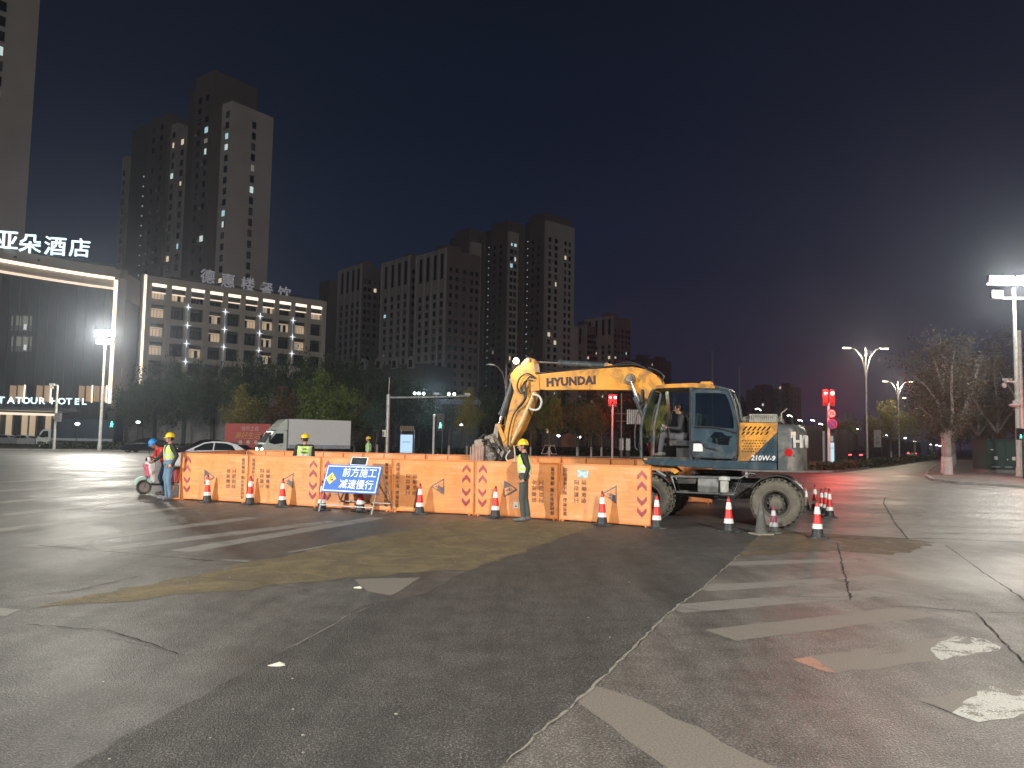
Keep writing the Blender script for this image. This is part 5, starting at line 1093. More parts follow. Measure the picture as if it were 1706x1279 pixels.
# recess and dark glass front with its big lit frame; local x negative, swinging towards the road
def hl(px, py, d):
    v = at(px, py, d) - hp; c, s = math.cos(-HA), math.sin(-HA); return Vector((v.x * c - v.y * s, v.x * s + v.y * c, v.z))
K = [(205, 457, 137.0), (190, 455, 135.5), (150, 446, 133), (100, 438, 129.5), (50, 433, 126), (0, 430, 122.5), (-60, 428, 118), (-130, 430, 113), (-220, 436, 107)]
P_ = [hl(*k) for k in K]; zf = P_[1].z
MB().add([(P_[0].x, P_[0].y, 0), (-.9, 1.2, 0), (-.9, 1.2, zf - 1), (P_[0].x, P_[0].y, zf - 1), (P_[0].x + .5, P_[0].y + 14, 0), (-.9, 15, 0), (-.9, 15, zf - 1), (P_[0].x + .5, P_[0].y + 14, zf - 1)], [(0, 1, 2, 3), (7, 6, 5, 4), (0, 4, 5, 1), (3, 2, 6, 7), (1, 5, 6, 2), (0, 3, 7, 4)]).build('recess_wall', M_hd, hot)
MB().add([(P_[0].x - .2, P_[0].y - .5, zf - 4.2), (-.9, .8, zf - 4.2), (-.9, .8, zf + .7), (P_[0].x - .2, P_[0].y - .5, zf + .7), (P_[0].x + .2, P_[0].y + 3, zf - 4.2), (-.9, 3.3, zf - 4.2), (-.9, 3.3, zf + .7), (P_[0].x + .2, P_[0].y + 3, zf + .7)], [(0, 1, 2, 3), (7, 6, 5, 4), (0, 4, 5, 1), (3, 2, 6, 7), (1, 5, 6, 2), (0, 3, 7, 4)]).build('fascia', M_hw, hot)
for z in (zf - 21.5,):
    a_, b_ = hl(193, 624, 138), hl(222, 624, 141.5); w = MB().add([(a_.x, a_.y - .2, z - .9), (b_.x, b_.y - .2, z - .9), (b_.x, b_.y - .2, z + 1.0), (a_.x, a_.y - .2, z + 1.0)], [(0, 1, 2, 3)])
def band(z0, z1, o0, o1, m, nm, pts=P_[1:], par=hot):     # ribbon following the curved front; o = outwards
    vs = []; n = len(pts)
    for i, p in enumerate(pts):
        t = (pts[min(i + 1, n - 1)] - pts[max(i - 1, 0)]); t.z = 0; t.normalize(); out = Vector((-t.y, t.x, 0)); out = out if out.y < 0 else -out
        for o in (o0, o1):
            for z in (z0, z1): vs.append((p.x + out.x * o, p.y + out.y * o, z))
    fs = []
    for i in range(n - 1):
        a = 4 * i; b = a + 4
        for q, w in ((0, 1), (1, 3), (3, 2), (2, 0)): fs.append((a + q, a + w, b + w, b + q))
    fs += [(0, 1, 3, 2), tuple((n - 1) * 4 + k for k in (0, 1, 3, 2))]
    return MB().add(vs, fs).build(nm, m, par)
band(0, zf - 1, -14, 0, M_hd, 'front_wall')
band(zf - .8, zf + .9, -3, .9, M_hw, 'cornice'); band(zf - 1.25, zf - .82, .25, .7, M_strip, 'light_strip'); band(zf - 2.6, zf - 1.3, .1, .3, M_hw, 'soffit_band'); band(zf - 3.0, zf - 2.65, .2, .5, M_strip2, 'light_strip')
band(zf + .9, zf + 1.6, -6, -.2, M_hd, 'roof_edge')
e0, e1 = P_[1], P_[2]; te = (e1 - e0); te.z = 0; te.normalize(); oe = Vector((-te.y, te.x, 0)); oe = oe if oe.y < 0 else -oe
def post(s0, s1, z0, z1, o0, o1, m, nm):
    vs = [e0 + te * s + oe * o + Vector((0, 0, z - e0.z)) for s in (s0, s1) for o in (o0, o1) for z in (z0, z1)]
    return MB().add(vs, [(0, 1, 3, 2), (4, 6, 7, 5), (0, 4, 5, 1), (2, 3, 7, 6), (0, 2, 6, 4), (1, 5, 7, 3)]).build(nm, m, hot)
zl = zt(185, 672, 136)
post(-1.9, -.55, 0, zf - .9, .05, 1.0, M_hw, 'pier'); post(-.5, -.05, zl, zf - 1.3, .3, .8, M_strip, 'light_strip')
# mullions of the dark curtain wall
def along(s):
    d = 0
    for a, b in zip(P_[1:], P_[2:]):
        L = ((b - a).xy).length
        if s <= d + L: return a.lerp(b, (s - d) / L), (b - a)
        d += L
    return P_[-1], P_[-1] - P_[-2]
for k in range(30):
    p, t = along(1.2 + 1.45 * k); t = Vector((t.x, t.y, 0)).normalized(); MB().box((p.x, p.y - .10, (zf + 3) / 2), (.12, .34, zf - 7), math.atan2(t.y, t.x)).build('mullion', M_wf, hot)
M_sash = mat('pale_sash', (.16, .17, .16), .6)
for pyc in (539, 573):
    for k, px in enumerate((18, 29, 40, 49)):
        p, t = along(0); v = hl(px, pyc, 124 + px * .062); w = MB().box((v.x, v.y - .9, v.z), (.95 if k not in (0, 3) else .35, .25, 2.6), HA - .35).build('window', M_sash, hot)
        MB().box((v.x, v.y - 1.05, v.z + .35), (.75 if k not in (0, 3) else .2, .1, 1.5), HA - .35).build('pane', glow('hotel_room_greenish', (.45, .46, .36), .28), w)
        if k == 2: MB().box((v.x, v.y - 1.12, v.z - .65), (.42, .1, .9), HA - .35).build('pane', glow('hotel_lamp', (.8, .85, .82), .8), w)
# ground floor: lit windows, canopy, entrance, letters
v = hl(200, 620, 139); MB().box((v.x, v.y - .4, v.z), (.4, .2, 1.5), HA).build('pane', glow('hotel_lamp', (.8, .85, .82), .8), hot)
for k, px in enumerate((20, 33, 48, 64, 77, 134, 146, 159, 170)):
    v = hl(px, 656, 124 + px * .060); w = MB().box((v.x, v.y - .6, v.z), (1.2, .2, 2.9), HA - .3).build('window', M_wf, hot)
    MB().box((v.x, v.y - .75, v.z), (1.0, .1, 2.7), HA - .3).build('pane', glow('lobby_warm', (.75, .50, .30), .34) if k != 2 else M_curt, w)
    if k in (1, 4, 6, 8): MB().box((v.x + .5, v.y - .85, v.z), (.16, .1, 3.0), HA - .3).build('light_strip', M_strip, w)
for a, b, z0p, z1p, m, nm in ((-80, 128, 678, 683, M_hd, 'canopy'), (-60, 100, 687, 690, M_strip2, 'canopy_light')):
    A, B = hl(a, z0p, 117), hl(b, z0p, 124); zz0, zz1 = zt(40, z1p, 120), zt(40, z0p, 120)
    MB().add([(A.x, A.y, zz0), (B.x, B.y, zz0), (B.x, B.y, zz1), (A.x, A.y, zz1), (A.x, A.y + 7, zz0), (B.x, B.y + 7, zz0), (B.x, B.y + 7, zz1), (A.x, A.y + 7, zz1)], [(0, 1, 2, 3), (7, 6, 5, 4), (0, 4, 5, 1), (3, 2, 6, 7), (1, 5, 6, 2), (0, 3, 7, 4)]).build(nm, m, hot)
M_ent = glow('entrance_glow', (.85, .68, .46), .40)
for k, px in enumerate(range(-40, 100, 13)):
    v = hl(px, 712, 125 + px * .05); w = MB().box((v.x, v.y - 1.2, 2.6), (1.15, .15, 4.8), HA - .3).build('window', M_wf, hot); MB().box((v.x, v.y - 1.32, 2.6), (.95, .08, 4.5), HA - .3).build('pane', M_ent if k % 3 != 2 else M_curt, w)
for k, (ch, px) in enumerate(zip('亚朵酒店', (11, 50, 92, 133))):
    v = hl(px, (402, 408, 412, 415)[k], 121.5 + px * .07); put_text(ch, 3.45, M_sign, hot, (v.x, v.y, v.z), face=(math.sin(HA) * 0 - .45, -.9, 0), name='roof_letter', bold=.03, extrude=.12)
    w = MB().bx(v.x - 1.6, v.x + 1.6, v.y + .3, v.y + .5, v.z - 2.4, v.z - 2.1).build('letter_frame', M_dark, hot)
for k, (ch, px) in enumerate(zip('TATOURHOTEL', (0, 16, 29, 41, 54, 67, 88, 100, 112, 125, 137))):
    v = hl(px, 667.5 + (px - 16) * .018, 119 + px * .05); put_text(ch, 1.42, M_sign, hot, (v.x, v.y - 1.2, v.z), face=(-.3, -.95, 0), name='entrance_letter', bold=.03, extrude=.06)
M_gl2 = glow('dull_roof_letter', (.42, .41, .44), .38)
for k, (ch, px, py) in enumerate(zip('德惠楼餐饮', (346, 380, 413, 444, 474), (462, 469, 475, 483, 490))):
    d = 146 + (px - 243) * 25 / 298 + 1.5; v = hl(px, py, d); put_text(ch, 3.1, M_gl2, hot, (v.x, v.y, v.z), face=(0, -1, 0), name='roof_letter', bold=.03, extrude=.1)
    MB().bx(v.x - 1.3, v.x + 1.3, v.y + .2, v.y + .35, HH - .05, HH + .25).build('letter_frame', M_dark, hot)
MB().bx(6, 34, 5, 12, HH - .6, HH + 1.6).build('roof_plant', M_drk, hot); MB().bx(-20, -2, 6, 16, zf - 1, zf + 3.4).build('roof_plant', M_hw, hot)
wl_ = thing('boundary_wall', 'pale plastered boundary wall behind the dark trunks beside the hotel', 'wall', gx(205, 108), 0); MB().bx(0, 26, 0, .4, 0, 5.2).build('wall_face', mat('pale_plaster', (.30, .30, .30), .8, wear=.3, scale=.6), wl_)
for k in range(7): MB().bx(k * 4 + .2, k * 4 + .7, -.25, -.01, 0, 5.4).build('pillar', M_hd, wl_)
shp = thing('shop_building', 'small dark shop front with rows of warm lit slats beside the hotel pier', 'building', gx(190, 112), 0); MB().bx(0, 4.2, 0, 5, 0, 6.2).build('wall', M_hd, shp)
for k in range(6): MB().bx(.3, 1.75, -.1, -.02, 1.0 + k * .55, 1.12 + k * .55).build('lit_slat', M_hcur, shp); MB().bx(2.1, 3.7, -.1, -.02, 1.0 + k * .55, 1.12 + k * .55).build('lit_slat', M_hcur, shp)
# dark office block behind the middle trees
ob = thing('office_block', 'dark bluish low building with pale roof band behind the camera gantry', 'building', gx(655, 118), .05); MB().bx(0, 13, 0, 10, 0, zt(700, 672, 118)).build('wall', mat('office_dark_blue', (.03, .05, .065), .5), ob); MB().bx(-.3, 13.3, -.3, 10.3, zt(700, 672, 118), zt(700, 664, 118)).build('roof_band', mat('office_pale_band', (.16, .22, .27), .6), ob)
# ------------------------------------------------------------------ trees
def leafmat(n, c, t=.25):
    m = mat(n, c, .85, wear=.55, scale=.9, spec=.08); return m
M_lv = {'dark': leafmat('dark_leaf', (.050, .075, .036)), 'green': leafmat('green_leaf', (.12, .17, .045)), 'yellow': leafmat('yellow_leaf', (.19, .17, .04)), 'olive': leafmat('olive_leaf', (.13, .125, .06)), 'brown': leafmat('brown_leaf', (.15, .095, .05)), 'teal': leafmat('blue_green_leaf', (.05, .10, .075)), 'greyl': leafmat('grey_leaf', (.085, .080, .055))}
M_bark = mat('bark', (.13, .115, .10), .9, wear=.3, scale=3, bmp=.6, bscale=12); M_barkp = mat('pale_plane_bark', (.36, .33, .30), .8, wear=.3, scale=3, dirt=(.16, .14, .12), dirt_amt=.4, bmp=.4, bscale=10); M_lime = mat('limewash', (.58, .57, .55), .8, wear=.15, dirt=(.25, .23, .2), dirt_amt=.3)
TP = {}
def tree_meshes(kind, seed, lo=.28, nleaf=3600, shape='round', bare=False):
    key = (kind, seed, shape)
    if key in TP: return TP[key]
    r = random.Random(seed); tb = MB(); limbs = MB(); tips = []
    def branch(p, d, L, rad, lev, mb):
        n = 4; path = [p.copy()]; rs = [rad]; q = p.copy(); dd = d.copy()
        for i in range(n):
            dd = (dd + Vector((r.gauss(0, .14), r.gauss(0, .14), r.gauss(.03, .08)))).normalized(); q = q + dd * L / n; path.append(q.copy()); rs.append(rad * (1 - .75 * (i + 1) / n))
            if lev >= 2: tips.append(q.copy())
        mb.tube(path, rs, 6 if lev < 2 else 4)
        if lev < (4 if bare else 3):
            for k in range(4 if lev == 0 else 3):
                i = 2 + k % 3; a = r.random() * 6.283; sp = .5 + r.random() * .5
                nd = (dd + (Vector((math.cos(a), math.sin(a), .15)) * sp * (1.0 if shape != 'cone' else .8))).normalized(); branch(path[min(i, n)], nd, L * (.62 + .2 * r.random()), rs[min(i, n)] * .8 + .004, lev + 1, mb)
    H = 1.0
    tb.tube([Vector((0, 0, 0)), Vector((r.gauss(0, .01), r.gauss(0, .01), lo * .5)), Vector((r.gauss(0, .015), r.gauss(0, .015), lo))], [.030, .022, .020], 10)
    base = Vector((0, 0, lo * .97))
    for k in range(5):
        a = 6.283 * k / 5 + r.random(); d = Vector((math.cos(a) * .65, math.sin(a) * .65, 1 if k else 3)).normalized(); branch(base, d, (H - lo) * .42, .013, 1, limbs)
    tips = [p for p in tips if p.z > lo * .9]
    mb = MB(); cl = []
    zc = (1 + lo) / 2
    for k in range(70):
        p = r.choice(tips) if tips and r.random() < .55 else None
        if p is None or p.z > .98:
            while True:
                v = Vector((r.uniform(-1, 1), r.uniform(-1, 1), r.uniform(-1, 1)))
                if v.length < 1: break
            h = v.z * .5 + .5
            w = {'round': .34 * math.sqrt(max(.05, 1 - (2 * h - 1) ** 2)), 'cone': .30 * (1 - h) ** .8 + .04, 'wide': .50 * math.sqrt(max(.05, 1 - (2 * h - 1) ** 2))}[shape]
            p = Vector((v.x * w, v.y * w, lo * .85 + (1 - lo * .85) * h))
        cl.append((p, r.uniform(.035, .085)))
    N_ = int(nleaf)
    for _ in range(N_):
        p, s = r.choice(cl); c = p + Vector((r.gauss(0, s), r.gauss(0, s), r.gauss(0, s * .8)))
        q = Quaternion((r.gauss(0, 1), r.gauss(0, 1), r.gauss(0, 1), r.gauss(0, 1))).normalized(); z = r.uniform(.011, .024)
        x, y = q @ Vector((z, 0, 0)), q @ Vector((0, z * .6, 0)); mb.add([c - x, c - y, c + x, c + y], [(0, 1, 2, 3)])
    TP[key] = (tb.mesh('trunk', M_bark), limbs.mesh('limbs', M_bark), mb.mesh('crown', M_lv[kind])); return TP[key]
def tree(px, d, pytop, wpx, kind, seed, shape, label, group, lo=.28, nleaf=3600, bare=False, trunkmat=None, loc=None, lime=False):
    p = loc or gx(px, d); H = zt(px, pytop, p.y); Wd = wpx * p.y / FPX; me = tree_meshes(kind, seed, lo, nleaf, shape, bare); sw = Wd / (.80 if shape != 'wide' else 1.1)
    t = thing('tree', label, 'tree', p, RND.random() * 6, group); z = Vector((sw, sw, H))
    for nm, m in zip(('trunk', 'limbs', 'crown'), me):
        o = bpy.data.objects.new(nm, m); COL.objects.link(o); o.parent = t; o.scale = z
        if nm == 'crown': o['kind'] = 'stuff'
    if lime: MB().lathe([(.032 * sw, .02), (.026 * sw + .01, 1.2)], 12, cap=False).build('limewash_band', M_lime, t, smooth=60)
    return t
# dark row behind, hotel side
dk = [(212, 103, 640, 70), (238, 104, 604, 80), (278, 106, 594, 90), (318, 103, 604, 84), (352, 107, 603, 90), (392, 104, 600, 84), (430, 108, 592, 90), (468, 104, 594, 86), (505, 106, 588, 90), (545, 104, 590, 84), (585, 107, 594, 90), (622, 104, 602, 84), (658, 106, 616, 80), (698, 110, 632, 74)]
wd = ('hotel pier', 'vertical light strip', 'first lit window bay', 'first cross lamp rail', 'second cross lamp rail', 'middle of the hotel wing', 'last window bays of the hotel', 'end corner of the hotel wing', 'gap past the hotel wing', 'first slab block', 'second slab block', 'camera gantry pole', 'gantry arm start', 'gantry arm middle')
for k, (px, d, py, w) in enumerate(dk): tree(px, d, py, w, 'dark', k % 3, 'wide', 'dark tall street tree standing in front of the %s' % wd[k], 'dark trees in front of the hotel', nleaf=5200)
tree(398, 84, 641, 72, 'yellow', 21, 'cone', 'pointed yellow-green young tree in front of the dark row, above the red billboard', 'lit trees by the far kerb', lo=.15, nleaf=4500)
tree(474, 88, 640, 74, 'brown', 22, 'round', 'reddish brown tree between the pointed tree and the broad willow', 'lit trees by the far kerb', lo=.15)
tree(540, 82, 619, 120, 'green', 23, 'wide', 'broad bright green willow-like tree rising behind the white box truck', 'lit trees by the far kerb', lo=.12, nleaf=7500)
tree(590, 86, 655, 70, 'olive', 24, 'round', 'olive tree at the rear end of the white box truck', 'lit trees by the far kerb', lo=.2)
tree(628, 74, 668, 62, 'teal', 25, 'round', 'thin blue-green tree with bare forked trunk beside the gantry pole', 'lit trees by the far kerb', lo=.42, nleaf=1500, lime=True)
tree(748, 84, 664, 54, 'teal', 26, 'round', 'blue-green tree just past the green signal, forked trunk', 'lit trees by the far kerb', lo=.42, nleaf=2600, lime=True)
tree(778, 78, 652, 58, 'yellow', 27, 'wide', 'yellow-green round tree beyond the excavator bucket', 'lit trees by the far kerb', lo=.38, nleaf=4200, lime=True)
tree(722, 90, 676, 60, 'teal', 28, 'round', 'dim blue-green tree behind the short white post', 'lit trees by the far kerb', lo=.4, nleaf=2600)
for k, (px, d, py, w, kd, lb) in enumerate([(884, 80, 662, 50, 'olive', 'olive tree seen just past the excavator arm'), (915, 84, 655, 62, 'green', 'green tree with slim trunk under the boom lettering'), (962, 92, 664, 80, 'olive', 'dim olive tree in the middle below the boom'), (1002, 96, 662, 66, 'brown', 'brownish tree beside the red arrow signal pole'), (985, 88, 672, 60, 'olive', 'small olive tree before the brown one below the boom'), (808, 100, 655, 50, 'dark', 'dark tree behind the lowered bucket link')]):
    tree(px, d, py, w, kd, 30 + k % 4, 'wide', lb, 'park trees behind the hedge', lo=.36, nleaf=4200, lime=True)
bk_ = [(600, 140, 650), (650, 142, 648), (700, 138, 655), (750, 142, 648), (800, 140, 645), (845, 142, 648), (890, 138, 650), (935, 142, 648), (980, 140, 652), (1025, 142, 650), (1065, 140, 660), (1110, 150, 672), (1160, 150, 690)]
w2 = ('shop building gables', 'gantry pole', 'lit advertising board', 'green signal', 'floodlight pair on the gantry', 'bucket link', 'excavator arm', 'start of the boom lettering', 'middle of the boom', 'red arrow signal', 'cab corner', 'cab doorway', 'closed cab window')
for k, (px, d, py) in enumerate(bk_): tree(px, d, py, 86, 'dark', k % 3, 'wide', 'far dark park tree in line with the %s' % w2[k], 'far dark park trees', nleaf=5200, lo=.2)
# trees along the avenue at the other side
for k, (px, d, py, w, kd, lb) in enumerate([(1375, 165, 702, 34, 'brown', 'small brownish tree just past the speed limit sign'), (1412, 130, 690, 52, 'olive', 'olive tree between signal and double street lamp'), (1448, 140, 688, 50, 'brown', 'brown autumn tree behind the double street lamp'), (1484, 118, 668, 70, 'yellow', 'yellow-olive autumn tree in the avenue median, fullest crown'), (1524, 125, 676, 60, 'olive', 'olive tree in the median before the pale plane tree'), (1556, 150, 690, 44, 'brown', 'small brown tree far along the median'), (1340, 210, 705, 40, 'dark', 'dark far tree behind the red signal pole'), (1300, 210, 712, 40, 'dark', 'dark far tree behind the counterweight')]):
    tree(px, d, py, w, kd, 40 + k % 4, 'wide', lb, 'trees along the avenue median', lo=.36, nleaf=4200, lime=True)
w3 = ('corner plane tree', 'second pavement tree', 'pavement row further on', 'green cabinet', 'floodlight mast', 'picture edge')
for k, (px, d, py) in enumerate(((1600, 190, 690), (1628, 150, 676), (1652, 130, 664), (1676, 120, 655), (1700, 110, 650), (1730, 100, 640))): tree(px, d, py, 60, 'brown' if k % 2 else 'dark', k % 3, 'wide', 'dim distant tree seen behind the %s' % w3[k], 'dim trees at the far end of the avenue', nleaf=5200, lo=.2)
hs = gx(1345, 84) - Vector((.507, .862, 0)) * 26; ho = thing('site_hoarding', 'long dark hoarding running along the avenue below the far lamps', 'hoarding', hs, math.atan2(.862, .507)); M_hoard = mat('dark_hoarding', (.022, .020, .024), .7, wear=.3, scale=.5)
for k in range(60): MB().bx(k * 6 + .04, k * 6 + 5.96, -.06, .06, .1, 3.9 + .12 * math.sin(k * 1.7)).build('panel', M_hoard, ho)
for k in range(61): MB().bx(k * 6 - .06, k * 6 + .06, -.12, .12, 0, 4.1).build('post', M_dark, ho)
# big plane trees with pale trunks
def plane_tree(p, limbs, label, hleaf, n, kind='greyl', r0=.30, lime=True, group='limewashed plane trees on the pavement', seed=1, spread=3.2, zt0=4, zt1=9):
    r = random.Random(seed); t = thing('plane_tree', label, 'tree', p, 0, group)
    MB().tube([(0, 0, 0), (.02, 0, 1.2), (0, .02, 2.5)], [r0 * 1.2, r0, r0 * .9], 14).build('trunk', M_barkp, t, smooth=60)
    if lime: MB().lathe([(r0 * 1.2 + .008, .0), (r0 * 1.02 + .01, 1.2)], 14, cap=False).build('limewash_band', M_lime, t, smooth=60)
    tips = []; lm = MB(); tw = MB()
    for P, rr_ in limbs:
        P = [Vector(q) for q in P]; nn = len(P); lm.tube(P, [rr_ * (1 - .8 * i / (nn - 1)) for i in range(nn)], 8)
        for i in range(1, nn):
            for _ in range(7):
                q = P[i - 1].lerp(P[i], r.random()); a = r.random() * 6.283; dd = Vector((math.cos(a), math.sin(a), .3 + r.random())).normalized(); L = .6 + r.random() * 1.5; pts = [q]
                for s_ in range(4): dd = (dd + Vector((r.gauss(0, .2), r.gauss(0, .2), r.gauss(0, .15)))).normalized(); pts.append(pts[-1] + dd * L / 4)
                tw.tube(pts, [.018, .014, .010, .007, .004], 4); tips += pts[2:]
    lm.build('limbs', M_barkp, t, smooth=60); o = tw.build('twigs', M_bark, t); o['kind'] = 'stuff'
    mb = MB()
    for _ in range(n):
        c = r.choice(tips) + Vector((r.gauss(0, .38), r.gauss(0, .38), r.gauss(0, .3))); q = Quaternion((r.gauss(0, 1), r.gauss(0, 1), r.gauss(0, 1), r.gauss(0, 1))).normalized(); z = r.uniform(.04, .09)
        x, y = q @ Vector((z, 0, 0)), q @ Vector((0, z * .75, 0)); mb.add([c - x, c - y, c + x, c + y], [(0, 1, 2, 3)])
    o = mb.build('crown', M_lv[kind], t); o['kind'] = 'stuff'; return t
Y0 = 48.5; b0 = G(1580, 793)
def pl(px, py, dy=0): v = at(px, py, b0.y + dy) - b0; return (v.x, v.y, v.z)
plane_tree(b0, [([pl(1578, 725), pl(1568, 708), pl(1552, 694), pl(1530, 676)], .10), ([pl(1575, 728), pl(1569, 700), pl(1562, 668), pl(1540, 640), pl(1520, 625)], .13), ([pl(1577, 728), pl(1574, 690, .5), pl(1572, 650, .8), pl(1570, 600, 1)], .16), ([pl(1580, 725), pl(1587, 690, -.4), pl(1585, 650, -.8), pl(1586, 610, -1), pl(1592, 575, -1)], .13), ([pl(1586, 670), pl(1598, 662), pl(1612, 650)], .06), ([pl(1573, 650), pl(1560, 610), pl(1548, 580)], .07)],
           'large pale plane tree with forked bare limbs and limewashed trunk at the kerb corner', 0, 8500, 'greyl', .23, seed=2)
lim = [([(0, 0, 2.4), (-.8, .2, 3.6), (-1.5, .4, 5.0), (-2.2, .5, 6.2)], .12), ([(0, 0, 2.4), (.3, .2, 4.2), (.2, .3, 6.4), (.4, .4, 8.6)], .15), ([(0, 0, 2.4), (.9, -.3, 3.8), (1.6, -.4, 5.6), (2.3, -.2, 7.4)], .12), ([(.2, .2, 4.2), (-.6, -.8, 5.6), (-.9, -1.4, 7.4)], .08), ([(.2, 0, 3.2), (.8, 1.2, 5.0), (1.2, 2.0, 7.0)], .08)]
sdir = Vector((.507, .862, 0)); q0 = b0 + Vector((1.3, 2.6, 0))
names = ('second plane tree, its limewashed trunk touching the corner one', 'third plane tree in the row behind the corner one', 'fourth plane tree in the receding pavement row', 'fifth plane tree in the receding pavement row', 'sixth plane tree in the receding pavement row', 'farthest plane tree of the pavement row')
for k in range(6):
    plane_tree(q0 + sdir * (k * 6.5 + .5 * k * k), lim, names[k], 0, 3000, 'brown' if k % 2 else 'greyl', .24, seed=5 + k)
for px, d, lb in ((1662, 66, 'big mottled plane tree behind the green cabinet'), (1735, 62, 'plane tree behind the tall lamp pole at the edge'), (1630, 84, 'shadowy plane tree between the corner tree and the green cabinet')):
    pp = gx(px, d); t = plane_tree(pp, [([tuple(c * 1.35 for c in q) for q in P], r_) for P, r_ in lim], lb, 0, 9000, 'greyl', .30, seed=int(px)); 

# ------------------------------------------------------------------ street furniture
M_lampw = glow('lamp_white', (1, .95, .82), 25); M_lampy = glow('lamp_warm', (1, .86, .55), 14)
def double_lamp(p, H, lit=True, label='', rz=0, arm=2.1, group='double-arm street lamps on the median'):
    t = thing('street_lamp', label, 'street lamp', p, rz, group)
    MB().lathe([(.15, 0), (.15, .4), (.11, .5), (.06, H - .3), (.03, H)], 12).build('pole', M_pole, t, smooth=60)
    for s in (1, -1):
        MB().tube([(0.06 * s, 0, H - 3.0), (.16 * s, 0, H - 2.2), (.45 * s, 0, H - 1.1), (1.0 * s, 0, H - .35), (1.5 * s, 0, H - .12)], .045, 8).build('arm', M_pole, t, smooth=60)
        h = MB().prism([(1.45, H - .16), (1.5, H - .02), (2.0, H + .06), (2.35, H + .02), (2.35, H - .06), (2.0, H - .12)] if s > 0 else [(-1.45, H - .16), (-1.5, H - .02), (-2.0, H + .06), (-2.35, H + .02), (-2.35, H - .06), (-2.0, H - .12)], -.14, .14).build('lamp_head', M_pole, t)
        if lit: MB().box((1.95 * s, 0, H - .15), (.75, .22, .06)).build('lamp_lens', M_lampy, h)
    return t
H12 = 12.0
base = Vector((at(1445, 745, 79).x, 79, 0)); dirl = Vector((22.4, 38, 0))
on_ = ('nearest', 'second', 'third', 'fourth', 'fifth', 'sixth')
for k in range(6): double_lamp(base + dirl * k, H12 + (.1 if k == 0 else 0), True, '%s lit double-arm street lamp of the avenue median, by the autumn trees' % on_[k])
for k in range(2): lamp('avenue_lamp_light', 'POINT', base + dirl * k + Vector((0, 0, 11.5)), 3500, (1, .84, .62), .3)
double_lamp(Vector((at(841, 740, 96).x, 96, 0)), zt(844, 607, 96), False, 'unlit double-arm street lamp rising beside the excavator arm')
FL = ('first past the engine guard rails, paler', 'just before the speed limit disc', 'first beyond the blue disc sign', 'second beyond the blue disc sign', 'third beyond the blue disc sign', 'between the pale banner and double lamp pole', 'just past the pale banner', 'over the slim trunk of the yellow-olive tree', 'past the slim trunk, lower one', 'farthest but two before the corner plane tree', 'farthest but one before the corner plane tree', 'touching the trunk of the corner plane tree', 'over the counterweight, brighter', 'beside the counterweight, near the red signal', 'just behind the cab roof rear', 'beyond the plane tree row, alone')
for k, (px, py) in enumerate(((1352, 700), (1366, 706), (1403, 709.5), (1415, 715), (1429, 714.5), (1476, 725), (1487.6, 727), (1508, 729.5), (1524, 735), (1551, 740), (1560, 741.5), (1566, 742.5), (1313, 692), (1331, 700), (1260, 681), (1628, 715))):
    dy = 749 - py; d = min(10.3 * FPX / dy, 700); p = at(px, py, d); t = thing('street_lamp', 'dot-like far lamp %s' % FL[k], 'street lamp', (p.x + 1.2, p.y, 0), 0, 'far street lamps along the avenue')
    MB().lathe([(.14, 0), (.06, p.z)], 8).build('pole', M_pole, t); s = max(.16, d * .0008); MB().tube([(0, 0, p.z - .4), (-.5, 0, p.z + .05), (-1.0, 0, p.z + .1)], .05, 6).ball((-1.2, 0, p.z), (s * 1.7, s, s * .7), 10, 6).build('lamp_head', M_lampw, t)
def flood(px, pyt, d, H, label, energy, spill, w=3.4):
    p = gx(px, d); t = thing('flood_lamp_mast', label, 'street lamp', p, 0, 'tall white floodlight masts at the crossing')
    MB().lathe([(.20, 0), (.20, .6), (.16, .7), (.09, H)], 14).build('pole', M_polew, t, smooth=60)
    c = MB(); c.box((0, 0, H + .25), (w, .12, .12)); c.box((0, 0, H - .65), (w * .8, .12, .12)); c.build('crossbar', M_polew, t)
    for row, (z, n) in enumerate(((H + .55, 4), (H - .4, 3))):
        for k in range(n):
            x = (k - (n - 1) / 2) * w / n
            if row == 1 and k == 1: continue
            hd_ = MB().box((x, -.05, z), (.72 * w / 3.4, .22, .46)).build('lamp_head', M_black, t); MB().box((x, -.19, z - .02), (.62 * w / 3.4, .05, .38)).build('lamp_lens', glow('flood_lens', (1, .97, .88), 45), hd_)
    if energy: lamp('floodlight_spill', 'POINT', (p.x, p.y - .6, H + .3), spill, (1, .96, .86), .5)
    if energy: lamp('floodlight', 'AREA', (p.x, p.y - .4, H + .3), energy, (1, .94, .82), 2.2, target=(p.x * .25, 8, 0))
    return t
flood(1697, 475, 48, zt(1690, 480, 48), 'tall floodlight mast beside the green cabinet, blazing white', 1500, 3000)
flood(166, 555, 79, zt(168, 562, 79), 'tall floodlight mast in front of the hotel glass front, blazing white', 3600, 9000, w=2.0)
# masts outside the view: side one read from shadows, rear one added as fill
for (x, y, H, e, tgt, lb, szl) in ((-31, 0.5, 10.5, 13800, (0, 20, .5), 'floodlight mast outside the view to the side of the crossing', .9), (9, -16, 12, 12500, (2, 12, 0), 'added fill light mast behind the viewpoint', 1.5)):
    t = thing('flood_lamp_mast', lb, 'street lamp', (x, y, 0), 0, None); MB().lathe([(.2, 0), (.09, H)], 12).build('pole', M_polew, t); MB().box((0, .0, H + .6), (2.6, .3, .5)).build('lamp_head', M_black, t)
    v = (Vector(tgt) - Vector((x, y, H))).normalized(); lamp('floodlight', 'AREA', Vector((x, y, H + .1)) + v * .6, e, (1, .95, .86), szl, target=tgt)
